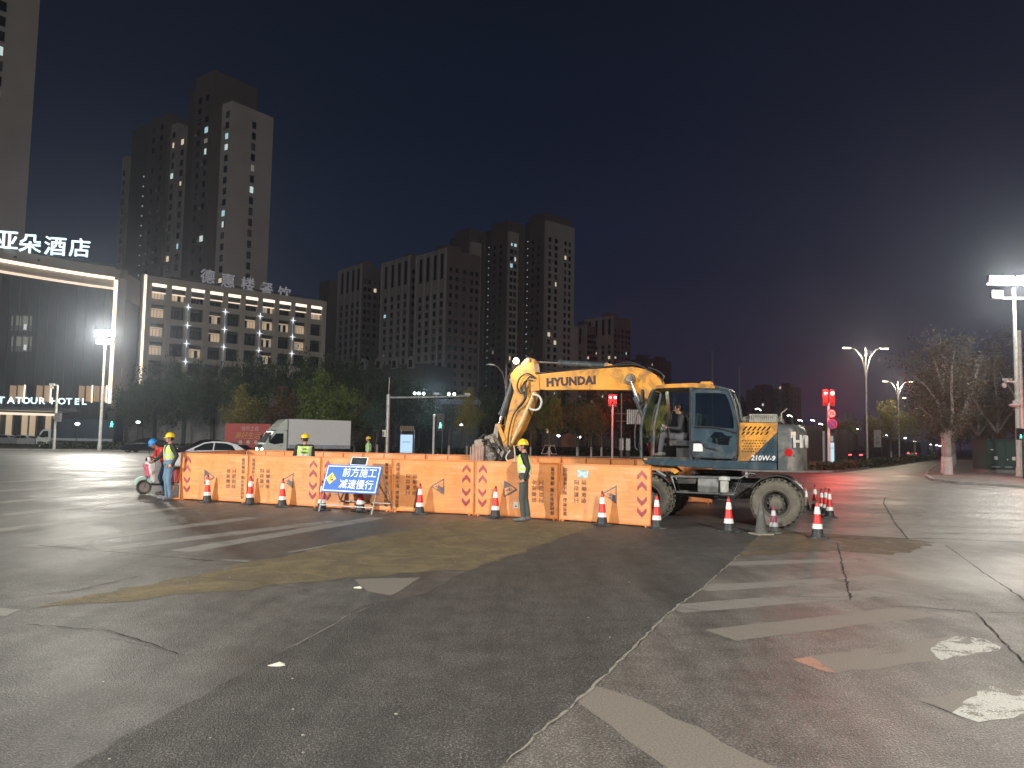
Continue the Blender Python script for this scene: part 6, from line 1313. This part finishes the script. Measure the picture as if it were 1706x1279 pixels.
# camera pole by the tall mast
t = thing('camera_pole', 'white pole with surveillance cameras and round siren beside the floodlight mast', 'camera pole', gx(1704, 47), 0)
z1 = zt(1690, 636, 47); MB().lathe([(.13, 0), (.10, z1 + 3.2)], 12).build('pole', M_polew, t, smooth=60); MB().tube([(0, 0, z1), (-1.0, 0, z1 + .02)], .045, 8).tube([(-.2, 0, z1 - .4), (-.5, 0, z1)], .03, 6).build('arm', M_polew, t)
for x, r in ((-1.02, .15),): MB().ball((x, 0, z1 - .22), (.14, .14, .17), 12, 8).build('dome_camera', M_polew, t, smooth=80)
MB().box((-.95, -.05, z1 + .14), (.14, .34, .12), .6).box((-.65, -.05, z1 + .14), (.12, .3, .1), -.4).build('camera', M_polew, t)
z2 = zt(1690, 675, 47); MB().lathe([(.10, z2 - .12), (.32, z2 - .02), (.34, z2 + .06), (.14, z2 + .10), (.10, z2 + .3)], 16, c=(-.42, 0, 0)).build('siren_lamp', M_polew, t, smooth=50); MB().tube([(0, 0, z2 + .25), (-.4, 0, z2 + .25)], .03, 6).build('bracket', M_polew, t)
# signals
M_rsig = glow('red_signal_light', (1, .04, .05), 22); M_rsig2 = glow('red_signal_core', (1, .42, .36), 9); M_gsig = glow('green_signal_light', (.1, .9, .55), 5); M_lensd = mat('unlit_signal_lens', (.05, .025, .02), .2)
def arrow(mb, x, z, y, s=.12): return mb.prism([(x - s, z), (x - .1 * s, z + .75 * s), (x - .1 * s, z + .28 * s), (x + s, z + .28 * s), (x + s, z - .28 * s), (x - .1 * s, z - .28 * s), (x - .1 * s, z - .75 * s)], y, y - .02)
def signal(px, d, pyc, label, pybase=None, H=None, pole=M_polew, sc=1.0):
    p = gx(px, d); z = zt(px, pyc, d); t = thing('traffic_light', label, 'traffic light', p, 0)
    MB().lathe([(.11, 0), (.09, z - .75 * sc)], 12).build('pole', pole, t, smooth=60)
    for s in (-1, 1):
        x = .26 * s * sc; h = MB().box((x, 0, z - .35 * sc), (.42 * sc, .22, 1.30 * sc)).build('signal_head', M_black, t, bevel=.02)
        for k in range(3):
            zz = z - .40 * k * sc; MB().tube([(x + .16 * sc * math.cos(a), -.22, zz + .16 * sc * math.sin(a)) for a in [math.radians(q) for q in range(-10, 191, 20)]], .012, 4).build('visor', M_black, h)
            if k == 0:
                if s < 0: MB().lathe([(.145 * sc, -.12), (.145 * sc, -.13)], 18, c=(x, 0, zz), axis='y').build('lens', M_lensd, h); arrow(MB(), x, zz, -.132, .14 * sc).build('arrow', M_rsig2, h)
                else: MB().lathe([(.145 * sc, -.12), (.15 * sc, -.14), (.05, -.17)], 18, c=(x, 0, zz), axis='y').build('lens', M_rsig2, h)
            else: MB().lathe([(.14 * sc, -.12), (.14 * sc, -.13)], 18, c=(x, 0, zz), axis='y').build('lens', M_lensd, h)
    lamp('red_signal', 'POINT', (p.x, p.y - 1.1, z), 1400, (1, .03, .03), .16); return t, z
t, z = signal(1381, 55, 655, 'red left-arrow and round signal above the speed limit sign', sc=.92)
d = 55
def disc(t, px, py, r, mats, txt=None, y=-.13):
    zc_ = zt(px, py, d); x = at(px, py, d).x - t.location.x
    o = MB().lathe([(r, y), (r, y - .02)], 28, c=(x, 0, zc_), axis='y').build('sign_disc', mats[0], t, smooth=30); MB().lathe([(r * .84, y - .0205), (r * .84, y - .03)], 28, c=(x, 0, zc_), axis='y').build('disc_face', mats[1], o, smooth=30); return o, x, zc_
o, x, zc_ = disc(t, 1384, 689, .30, (mat('sign_red', (.50, .02, .03), .4), mat('sign_face', (.78, .77, .74), .4))); put_text('70', .36, M_black, o, (x, -.162, zc_), bold=.014, extrude=.002)
o, x, zc_ = disc(t, 1385, 706, .36, (mat('sign_red', (.5, .02, .03), .4), mat('sign_blue_disc', (.06, .14, .42), .4)))
c = MB(); c.box((x, -.168, zc_), (.56, .008, .07), R=Matrix.Rotation(math.radians(45), 3, 'Y')); c.build('bar', mat('sign_red', (.5, .02, .03), .4), o)
p = gx(1381, 53); kz = thing('advertising_pillar', 'narrow glowing pale blue advertising pillar below the red signal', 'advertising pillar', G(1383, 784) , 0)
kd = kz.location.y; k1 = zt(1381, 737, kd); k0 = .55; MB().bx(-.42, .42, -.10, .25, .0, zt(1381, 722, kd)).build('casing', mat('pillar_casing', (.03, .05, .07), .4), kz, bevel=.02); MB().bx(-.20, .26, -.13, -.105, k0, k1).build('screen', glow('pillar_screen', (.50, .78, .90), .85, True), kz); MB().bx(-.16, .20, -.13, -.105, k1 + .08, zt(1381, 726, kd)).build('header_screen', glow('pillar_header', (.35, .50, .40), .5), kz)
MB().tube([(-.50, -.16, 0), (-.50, -.16, zt(1376, 718, kd))], .09, 10).build('side_post', mat('pillar_post', (.26, .30, .31), .5), kz, smooth=60); put_text('信息', .16, mat('screen_print', (.1, .2, .3), .5), kz, (.03, -.133, k0 + (k1 - k0) * .72), extrude=.001)
signal(1020, 82, 662, 'red arrow signal on a white pole seen below the excavator boom', sc=1.0)
# tall framed road sign seen from behind, under the boom
p = gx(1035, 90); t = thing('road_sign', 'ribbed back of a road sign on a thin pole, past the signal below the boom', 'road sign', p, 0)
MB().lathe([(.07, 0), (.07, zt(1036, 655, 90))], 10).build('pole', mat('reddish_pole', (.35, .25, .23), .5), t)
for py in (689, 701.5): MB().tube([(-.7, 0, zt(1036, py, 90)), (2.6, 0, zt(1036, py, 90))], .04, 6).build('crossbar', M_pole, t)
for k in range(9): MB().bx(.62 + k * .24, .80 + k * .24, -.06, -.02, zt(1036, 706, 90), zt(1036, 682, 90)).build('slat', M_pole, t)
t = thing('control_cabinet', 'pair of grey control cabinets at the foot of the signal below the boom', 'cabinet', gx(1032, 92), 0)
for x in (-.05, .75): MB().bx(x, x + .5, -.2, .2, .9, 2.3).build('box', M_pole, t); MB().bx(x + .05, x + .45, -.1, .1, 0, .9).build('plinth', M_dark, t)
# gantry
p = gx(645, 62); gt = thing('camera_gantry', 'grey gantry pole with long arm carrying bright flash lamps and cameras', 'gantry', p, 0); Hg = zt(646, 657, 62); L = at(783, 660, 62).x - p.x
MB().lathe([(.17, 0), (.14, Hg), (.15, Hg), (.02, Hg + .12)], 14).build('pole', M_pole, gt, smooth=60); MB().tube([(0, 0, Hg - .25), (L * .5, 0, Hg - .16), (L, 0, Hg + .02)], [.10, .07, .04], 8).build('arm', M_pole, gt, smooth=60); MB().tube([(0, 0, Hg), (.03, 0, Hg + 1.4)], .02, 5).build('lightning_rod', M_pole, gt)
M_fl = glow('flash_lamp', (.82, 1.0, .96), 18)
for px in (691, 698, 706, 748, 757):
    x = at(px, 657, 62).x - p.x; h = MB().box((x, 0, Hg + .12), (.26, .2, .24)).build('flash_unit', M_dark, gt); MB().lathe([(.10, -.11), (.10, -.13)], 12, c=(x, 0, Hg + .12), axis='y').build('lens', M_fl, h)
for px in (727, 779):
    x = at(px, 657, 62).x - p.x; MB().box((x, 0, Hg + .14), (.42, .16, .15), .5).tube([(x, 0, Hg - .1), (x, 0, Hg + .1)], .03, 6).build('camera', M_polew, gt)
MB().box((-.25, 0, zt(640, 722, 62)), (.3, .25, .55)).build('junction_box', M_pole, gt); lamp('gantry_flash_light', 'SPOT', (p.x + L * .6, 61.6, Hg + .1), 1500, (.8, 1, .95), .3, target=(p.x + L * .6, 40, 2), spot=120)
# lit board, thin poles, short post with signal
p = gx(667, 78); bb = thing('advertising_board', 'upright glowing pale blue advertising board between gantry pole and short white post', 'advertising board', p, 0); w = 20 * 78 / FPX; z0, z1 = .15, zt(677, 724, 78)
MB().bx(-.08, w + .08, 0, .25, 0, z1 + .10).build('casing', M_dark, bb, bevel=.02); MB().bx(0, w, -.03, -.003, z0 + .25, z1).build('screen', glow('board_screen', (.45, .68, .95), .95, True), bb); put_text('城市驿站', .2, mat('screen_print', (.1, .2, .3), .5), bb, (w / 2, -.034, z1 * .66), extrude=.001)
ft = thing('shelter_roof', 'small lit wooden-slatted shelter roof above the glowing board', 'shelter', gx(668, 82), 0); zz = zt(677, 718, 82)
MB().bx(-.1, 1.5, -.4, .8, zz + .1, zz + .2).build('roof', M_brn, ft)
for k in range(7): MB().bx(-.05 + .22 * k, .05 + .22 * k, -.45, -.40, zz, zz + .55).build('slat', glow('slat_glow', (.5, .32, .18), .25), ft)
for x in (0, 1.4): MB().bx(x - .04, x + .04, 0, .08, 0, zz + .1).build('post', M_pole, ft)
p = gx(722, 60); pp_ = thing('bollard_post', 'short white post with rounded cap in front of the green signal', 'post', p, 0); MB().lathe([(.16, 0), (.13, .2), (.09, .25), (.08, zt(723, 694, 60)), (.11, zt(723, 694, 60)), (.11, zt(723, 691, 60)), (.02, zt(723, 690, 60))], 12).build('pole', M_polew, pp_, smooth=50)
def gsig(px, py, d, label, s=1.0, pole=M_dark):
    p = gx(px, d); z = zt(px, py, d); t = thing('traffic_light', label, 'traffic light', p, 0); MB().lathe([(.07, 0), (.06, z + .1)], 10, c=(.18, 0, 0)).build('pole', pole, t)
    h = MB().box((0, 0, z + .2 * s), (.40 * s, .2, .95 * s)).build('signal_head', M_black, t, bevel=.02)
    m = MB(); m.ball((0, -.12, z + .13 * s), (.035 * s, .02, .04 * s), 8, 5); m.prism([(-.05 * s, z + .08 * s), (.06 * s, z + .08 * s), (.08 * s, z - .02 * s), (.03 * s, z - .04 * s), (.07 * s, z - .15 * s), (.0, z - .07 * s), (-.08 * s, z - .15 * s), (-.04 * s, z)], -.11, -.13); m.build('walking_figure', M_gsig, h)
    return t
gsig(733, 709, 66, 'green signal beside the short white post', 1.6); gsig(185, 707, 82, 'green pedestrian signal at the tail of the dark truck', 2.0); gsig(1699, 727, 44, 'green pedestrian signal at the edge, above the green cabinet', .7)
t = thing('traffic_light', 'red signal cut by the picture edge beside the green cabinet', 'traffic light', gx(1712, 45), 0); z = zt(1704, 719, 45); MB().lathe([(.08, 0), (.08, z + .3)], 10).build('pole', M_dark, t); h = MB().box((-.1, -.1, z), (.32, .2, .36)).build('signal_head', M_black, t); MB().lathe([(.12, -.21), (.12, -.23)], 16, c=(-.1, 0, z), axis='y').build('lens', M_rsig2, h); lamp('red_signal', 'POINT', (t.location.x - .1, 44.4, z), 200, (1, .03, .03), .15)
# left: camera post
p = gx(90, 80); t = thing('camera_pole', 'white camera post with short top arm in front of the dark truck', 'camera pole', p, 0); z = zt(95, 642, 80); MB().lathe([(.15, 0), (.10, z)], 12).build('pole', M_polew, t, smooth=60); MB().tube([(0, 0, z), (-.6, 0, z + .02)], .06, 8).build('arm', M_polew, t); MB().box((-.55, -.05, z + .1), (.5, .2, .22)).ball((-.55, 0, z - .2), (.15, .15, .18), 10, 7).build('camera', M_polew, t); MB().box((.25, 0, zt(98, 695, 80)), (.6, .3, .9)).build('junction_box', M_pole, t)
for px, py, d, lb in ((127, 706, 84, 'white lit globe lamp near the hotel entrance'), (228, 703, 96, 'white wall lamp in front of the pale boundary wall'), (768, 707, 98, 'small path lamp beyond the bucket'), (930, 726, 110, 'small path lamp among the trees under the boom'), (965, 728, 112, 'second small path lamp under the boom, nearer the signal')):
    p = gx(px, d); z = zt(px, py, d); t = thing('path_lamp', lb, 'lamp', p, 0, 'small lamps in the greenery'); MB().lathe([(.05, 0), (.04, z - .15)], 8).build('pole', M_dark, t); MB().ball((0, 0, z), (.26, .2, .15), 10, 7).build('globe', glow('globe_light', (.85, .95, 1), 8), t)
t = thing('sign_post', 'brown round-topped sign panel among the trees under the boom', 'road sign', gx(946, 104), 0); MB().prism([(-.9, .9), (.9, .9), (.95, 2.2), (.6, 2.8), (0, 3.0), (-.6, 2.8), (-.95, 2.2)], -.1, .1).build('panel', mat('brown_sign', (.22, .085, .05), .6), t); MB().bx(-.1, .1, 0, .3, 0, .9).build('post', M_dark, t)
t = thing('sign_post', 'small triangular white frame lying at the hedge under the boom', 'barrier', gx(915, 90), 0); f_ = MB(); zz = .35
f_.tube([(-.9, 0, zz), (.9, 0, zz), (.6, 0, zz + 1.0), (-.5, 0, zz + 1.0), (-.9, 0, zz)], .05, 6); f_.tube([(-.3, 0, zz), (.2, 0, zz + 1)], .05, 6); f_.tube([(.3, 0, zz), (-.1, 0, zz + 1)], .05, 6); f_.build('frame', M_polew, t)
# banners on the avenue
for px, py0, py1, d, m, lb in ((1462, 716, 745, 100, mat('grey_banner', (.30, .30, .30), .7), 'pale hanging banner board beside the nearest double lamp pole'), (1436, 716, 744, 104, mat('dark_banner', (.06, .055, .10), .7), 'dark purple banner board behind the nearest double lamp pole'), (1539, 735, 760, 120, mat('navy_banner', (.03, .04, .09), .7), 'small dark blue board in the median')):
    p = gx(px, d); z0, z1 = zt(px, py1, d), zt(px, py0, d); t = thing('banner_board', lb, 'banner', p, 0, None); MB().bx(-.45, .45, -.04, .04, z0, z1).build('panel', m, t); MB().lathe([(.05, 0), (.05, z1)], 8, c=(.5, 0, 0)).build('pole', M_dark, t)
    if 'pale' in lb:
        for q_, ch_ in enumerate('文明'): put_text(ch_, .5, M_dark, t, (0, -.045, z0 + 1.15 - .6 * q_), extrude=.002, name='letter')
# green cabinet with stickers
p0 = G(1645, 790); t = thing('transformer_cabinet', 'large dark green transformer cabinet with small white stickers on the pavement', 'cabinet', (p0.x, p0.y, .10), .03); cw_ = 62 * p0.y / FPX + 1.2; ch_ = zt(1650, 733, p0.y) - .1
M_grc = mat('cabinet_green', (.035, .075, .065), .5, wear=.15, dirt=(.06, .06, .05)); MB().bx(0, cw_, 0, 1.6, .25, ch_).build('body', M_grc, t, bevel=.02); MB().bx(-.08, cw_ + .08, -.08, 1.68, ch_, ch_ + .08).build('roof', M_grc, t); MB().bx(.05, cw_ - .05, .05, 1.55, 0, .25).build('plinth', mat('concrete_plinth', (.2, .2, .19), .8), t)
for k in range(3): MB().bx(cw_ * k / 3 + .04, cw_ * (k + 1) / 3 - .04, -.03, -.002, .32, ch_ - .08).build('door', M_grc, t, bevel=.008)
for x, z, w in ((.62, 1.05, .24), (1.9, 1.03, .24), (.35, 1.62, .22), (1.45, .95, .08)): MB().bx(x - w / 2, x + w / 2, -.036, -.0305, z - (w if w < .23 else w) / 2 * (.35 if w == .22 else 1), z + w / 2 * (.35 if w == .22 else 1)).build('sticker', M_white, t)
for x, w in ((.3, .6), (1.25, .5), (2.2, .7)): MB().bx(x, x + w, -.036, -.0305, .40, .46).build('stripe', mat('pale_stripe', (.35, .37, .36), .6), t)
# red billboard
p = gx(375, 76); q = gx(450, 74.5); t = thing('billboard', 'red advertising billboard with gold lettering behind the white sedan', 'billboard', p, ang2((q - p)[:2])); L = (q - p).length; z0, z1 = zt(400, 745, 75.5), zt(400, 705.5, 75.5)
bd_ = MB().bx(0, L, -.1, .1, max(.3, z0), z1).build('board', mat('billboard_red', (.42, .085, .075), .6, wear=.08, emit=(.5, .10, .09), estr=.12), t)
put_text('城市之夜', .5, mat('billboard_white', (.6, .55, .52), .5), bd_, (L * .56, -.105, z1 - .5), extrude=.003); put_text('美好生活', .72, mat('billboard_gold', (.62, .42, .18), .5), bd_, (L * .5, -.105, z1 - 1.2), extrude=.003, shear=.3)
for k in range(4): MB().lathe([(.20, -.102), (.20, -.112)], 16, c=(L * (.36 + .17 * k), 0, z1 - 1.8), axis='y').build('emblem', mat('billboard_white', (.6, .55, .52), .5), bd_)
for x in (.4, L - .4): MB().bx(x - .08, x + .08, .1, .3, 0, z1).build('post', M_dark, t)
# ------------------------------------------------------------------ vehicles
M_tyre = mat('car_tyre', (.02, .02, .02), .8); M_alloy = mat('alloy', (.35, .35, .36), .35, .7); M_hlit = glow('headlight_on', (1, .97, .9), 30); M_tl = glow('tail_light_on', (1, .05, .05), 9)
def cwheel(t, x, y, r=.33, w=.21):
    s = 1 if y > 0 else -1; ty = MB().lathe([(r * .62, -w / 2), (r * .95, -w / 2), (r, -w * .3), (r, w * .3), (r * .95, w / 2), (r * .62, w / 2)], 24, c=(x, y, r), axis='y', cap=False).build('wheel', M_tyre, t, smooth=50)
    MB().lathe([(r * .64, s * w * .45), (r * .55, s * w * .3), (r * .2, s * w * .35), (.01, s * w * .38)], 20, c=(x, y, r), axis='y', cap=False).build('rim', M_alloy, ty, smooth=40)
def sedan(label, loc, rz, paint, lights='none', L=4.7, group=None):
    """front is local +x"""
    t = thing('car', label, 'car', loc, rz, group); h = L / 2; s = L / 4.7
    low = [(-h, .35), (-h + .05, .62), (-h + .10, .92), (-h + .6, 1.0), (-h + 1.25, .98), (.85, .93), (h - .75, .84), (h - .2, .70), (h, .52), (h - .02, .28), (h - .3, .20), (-h + .25, .20)]
    pr = [(.0, 0.0), (.70, -.06), (.88, 0), (.91, 0)]
    mb = MB(); n = len(low); rings = []
    for y, ins in ((-.91, .04), (-.86, 0), (.86, 0), (.91, .04)):
        rings += [(x * (1 - ins * .5), y, z + (.04 if z < .3 and ins else 0) - (.03 if z > .8 and ins else 0)) for x, z in low]
    tri = geometry.tessellate_polygon([[Vector((x, z, 0)) for x, z in low]]); fs = [(i * n + k, i * n + (k + 1) % n, (i + 1) * n + (k + 1) % n, (i + 1) * n + k) for i in range(3) for k in range(n)] + [tuple(q) for q in tri] + [tuple(3 * n + i for i in q) for q in tri]
    mb.add(rings, fs).build('body', paint, t, bevel=.03)
    cab = [(-h + .75, .97), (-h + 1.25, 1.28), (-h + 1.75, 1.42), (.0, 1.45), (.45, 1.38), (1.35, .92)]
    mb = MB(); n = len(cab); vs = []
    for y in (-1, 1): vs += [(x, y * (.84 - .20 * max(0, (z - .95)) / .5), z) for x, z in cab]
    mb.add(vs, [tuple(range(n)), tuple(range(n, 2 * n))] + [(k, (k + 1) % n, n + (k + 1) % n, n + k) for k in range(n)]).build('roof', paint, t, bevel=.03)
    for y in (-1, 1):
        for P in ([(-h + 1.30, 1.02), (-h + 1.50, 1.26), (-h + 1.85, 1.36), (-.12, 1.38), (-.12, 1.0)], [(-.05, 1.0), (-.05, 1.38), (.38, 1.33), (1.05, .98)]):
            vs = [(x, y * (.855 - .20 * max(0, (z - .95)) / .5), z) for x, z in P] + [(x, y * (.83 - .20 * max(0, (z - .95)) / .5), z) for x, z in P]; k = len(P)
            MB().add(vs, [tuple(range(k)), tuple(range(k, 2 * k))] + [(i, (i + 1) % k, k + (i + 1) % k, k + i) for i in range(k)]).build('window', M_dglass, t)
    for P in ([(.50, 1.37), (1.30, .96)], [(-h + .82, 1.02), (-h + 1.22, 1.27)]):
        (xa, za), (xb, zb) = P; MB().add([(xa, -.60, za + .012), (xa, .60, za + .012), (xb, .70, zb + .012), (xb, -.70, zb + .012), (xa, -.60, za - .01), (xa, .60, za - .01), (xb, .70, zb - .01), (xb, -.70, zb - .01)], [(0, 1, 2, 3), (7, 6, 5, 4), (0, 4, 5, 1), (1, 5, 6, 2), (2, 6, 7, 3), (3, 7, 4, 0)]).build('windscreen', M_dglass, t)
    for x in (h - .85, -h + .95):
        for y in (-.80, .80): cwheel(t, x, y)
    for y in (-.64, .64):
        MB().ball((h - .08, y, .62), (.12, .2, .08), 10, 6).build('headlight', M_hlit if lights in ('front', 'both') else M_chrome, t, smooth=80); MB().ball((-h + .08, y, .80), (.07, .22, .07), 10, 6).build('tail_light', M_tl if lights in ('rear', 'both') else mat('red_lens', (.4, .01, .01), .2), t, smooth=80)
        MB().ball((.85, y * 1.5, 1.0), (.07, .09, .06), 8, 6).build('mirror', paint, t, smooth=80)
    for s_ in (h, -h): MB().bx(s_ - .01 if s_ > 0 else s_ - .015, s_ + .015 if s_ > 0 else s_ + .01, -.24, .24, .40, .52).build('number_plate', mat('plate_blue', (.03, .08, .3), .4), t)
    return t
P_white = mat('car_white', (.55, .57, .60), .25, coat=.8, wear=.03); P_dark = mat('car_dark', (.03, .012, .014), .25, coat=.8, wear=.05); P_sil = mat('car_silver', (.35, .37, .40), .3, coat=.8, wear=.03)
sedan('white sedan passing behind the barriers in front of the red billboard', gx(362, 40), math.radians(182), P_white, L=5.0)
sedan('dark red sedan parked beyond the white sedan by the far kerb', gx(348, 66), math.radians(180), P_dark); sedan('dark car with bright roof edge parked near the pale boundary wall', gx(246, 76), math.radians(180), mat('car_black', (.015, .016, .02), .2, coat=.9))
sedan('silver car parked before the hotel entrance at the picture edge', gx(8, 108), math.radians(175), P_sil, group=None); sedan('white car parked before the hotel entrance beside the camera post', gx(38, 108), math.radians(178), P_white)
sedan('dark car with glowing tail lights driving away past the lamp pole', gx(1434, 98), math.radians(50), P_dark, 'rear'); sedan('far car with small red tail lights on the avenue', gx(1520, 150), math.radians(60), P_dark, 'rear'); sedan('far car with one bright light at the end of the avenue', gx(1634, 190), math.radians(240), P_dark, 'front')
# white box truck
M_tw = mat('truck_white', (.62, .63, .64), .35, wear=.04, coat=.3); M_twg = mat('truck_cab_white', (.55, .60, .56), .3, wear=.05, coat=.4)
def box_truck(label, loc, rz, mcab, mbox, L=6.3, H=3.05, lights=True, deflector=True, dark=False):
    t = thing('box_truck', label, 'truck', loc, rz); h = L / 2; cx = h - 1.55
    b = MB().bx(-h, cx - .18, -1.05, 1.05, .95, H).build('cargo_box', mbox, t, bevel=.02)
    for y in (-1.055, 1.055): MB().bx(-h + .02, cx - .2, y - .012, y + .012, .95, 1.22).build('skirt_rail', mat('grey_rail', (.28, .30, .34), .5), t)
    if dark:
        for k in range(9): MB().bx(-h + .1 + k * (L - 2) / 9, -h + .16 + k * (L - 2) / 9, -1.09, -1.056, 1.0, H - .05).build('rib', mbox, t)
    cabp = [(cx - .1, .55), (cx - .1, 2.18), (cx + .55, 2.20), (cx + .88, 2.12), (cx + 1.42, 1.32), (cx + 1.55, .95), (cx + 1.55, .50), (cx + 1.1, .42)]
    MB().prism(cabp, -.95, .95).build('cab', mcab, t, bevel=.05)
    for y in (-.955, .955): MB().prism([(cx + .16, 1.32), (cx + .18, 2.0), (cx + .72, 1.98), (cx + 1.18, 1.34), (cx + .8, 1.22)], y - .008, y + .008).build('side_window', M_dglass, t); MB().bx(cx + .22, cx + .38, y - .015, y + .015, 1.10, 1.14).build('door_handle', M_black, t)
    MB().add([(cx + .93, -.80, 2.06), (cx + .93, .80, 2.06), (cx + 1.43, .86, 1.33), (cx + 1.43, -.86, 1.33), (cx + .90, -.80, 2.04), (cx + .90, .80, 2.04), (cx + 1.39, .86, 1.31), (cx + 1.39, -.86, 1.31)], [(0, 1, 2, 3), (7, 6, 5, 4), (0, 4, 5, 1), (1, 5, 6, 2), (2, 6, 7, 3), (3, 7, 4, 0)]).build('windscreen', mat('truck_windscreen', (.015, .016, .018), .8, spec=.1), t)
    if deflector: MB().prism([(cx - .12, 2.2), (cx - .12, H - .02), (cx + .1, H - .05), (cx + .85, 2.2)], -.92, .92).build('roof_deflector', mcab, t, bevel=.05)
    for y in (-.68, .68): MB().bx(cx + 1.5, cx + 1.58, y - .17, y + .17, .78, .94).build('headlight', M_hlit if lights else M_chrome, t, bevel=.02)
    MB().bx(cx + 1.54, cx + 1.62, -.92, .92, .45, .66).build('bumper', M_black, t, bevel=.02); MB().bx(cx + 1.5, cx + 1.57, -.5, .5, 1.0, 1.2).build('grille', M_black, t)
    for y in (-1.12, 1.12): MB().bx(cx + 1.1, cx + 1.22, y - .1, y + .1, 1.4, 1.85).build('mirror', M_black, t)
    MB().bx(-h + .1, cx + .9, -.42, .42, .55, .80).build('chassis', M_dark, t)
    for x in (cx + .85, -h + 1.3):
        for y in (-.86, .86): cwheel(t, x, y, .40, .24)
    MB().bx(cx - 1.2, cx - .4, -1.0, -.6, .45, .85).build('fuel_tank', M_pole, t); MB().bx(-h - .02, -h, -.9, .9, .55, .7).build('rear_bumper', M_dark, t)
    return t
box_truck('white box truck with headlights on, heading past the barriers', gx(506, 56), math.radians(180 + 33), M_twg, M_tw, L=6.3, H=3.02)
box_truck('dark blue covered lorry with white cab standing in front of the hotel', Vector((gx(128, 87).x, 87.5, 0)), math.radians(180), M_twg, mat('dark_tarpaulin', (.020, .035, .055), .6, wear=.3, scale=2), L=8.8, H=3.35, lights=False, deflector=False, dark=True)

# ------------------------------------------------------------------ haze over the whole place, added so the lamps get halos like lens bloom
if HAZE:
    mb = MB().bx(-420, 420, -40, 760, -1.0, 122)
    hz = mb.build('haze', []); hz['kind'] = 'stuff'
    m = bpy.data.materials.new('halo_haze'); m.use_nodes = True; n = m.node_tree; n.nodes.remove(n.nodes['Principled BSDF'])
    pv = n.nodes.new('ShaderNodeVolumePrincipled'); pv.inputs['Color'].default_value = (.75, .85, 1, 1); pv.inputs['Density'].default_value = HAZE; pv.inputs['Anisotropy'].default_value = .82
    n.links.new(pv.outputs[0], n.nodes['Material Output'].inputs['Volume']); hz.data.materials.append(m)
for n_ in ('sticker',): pass
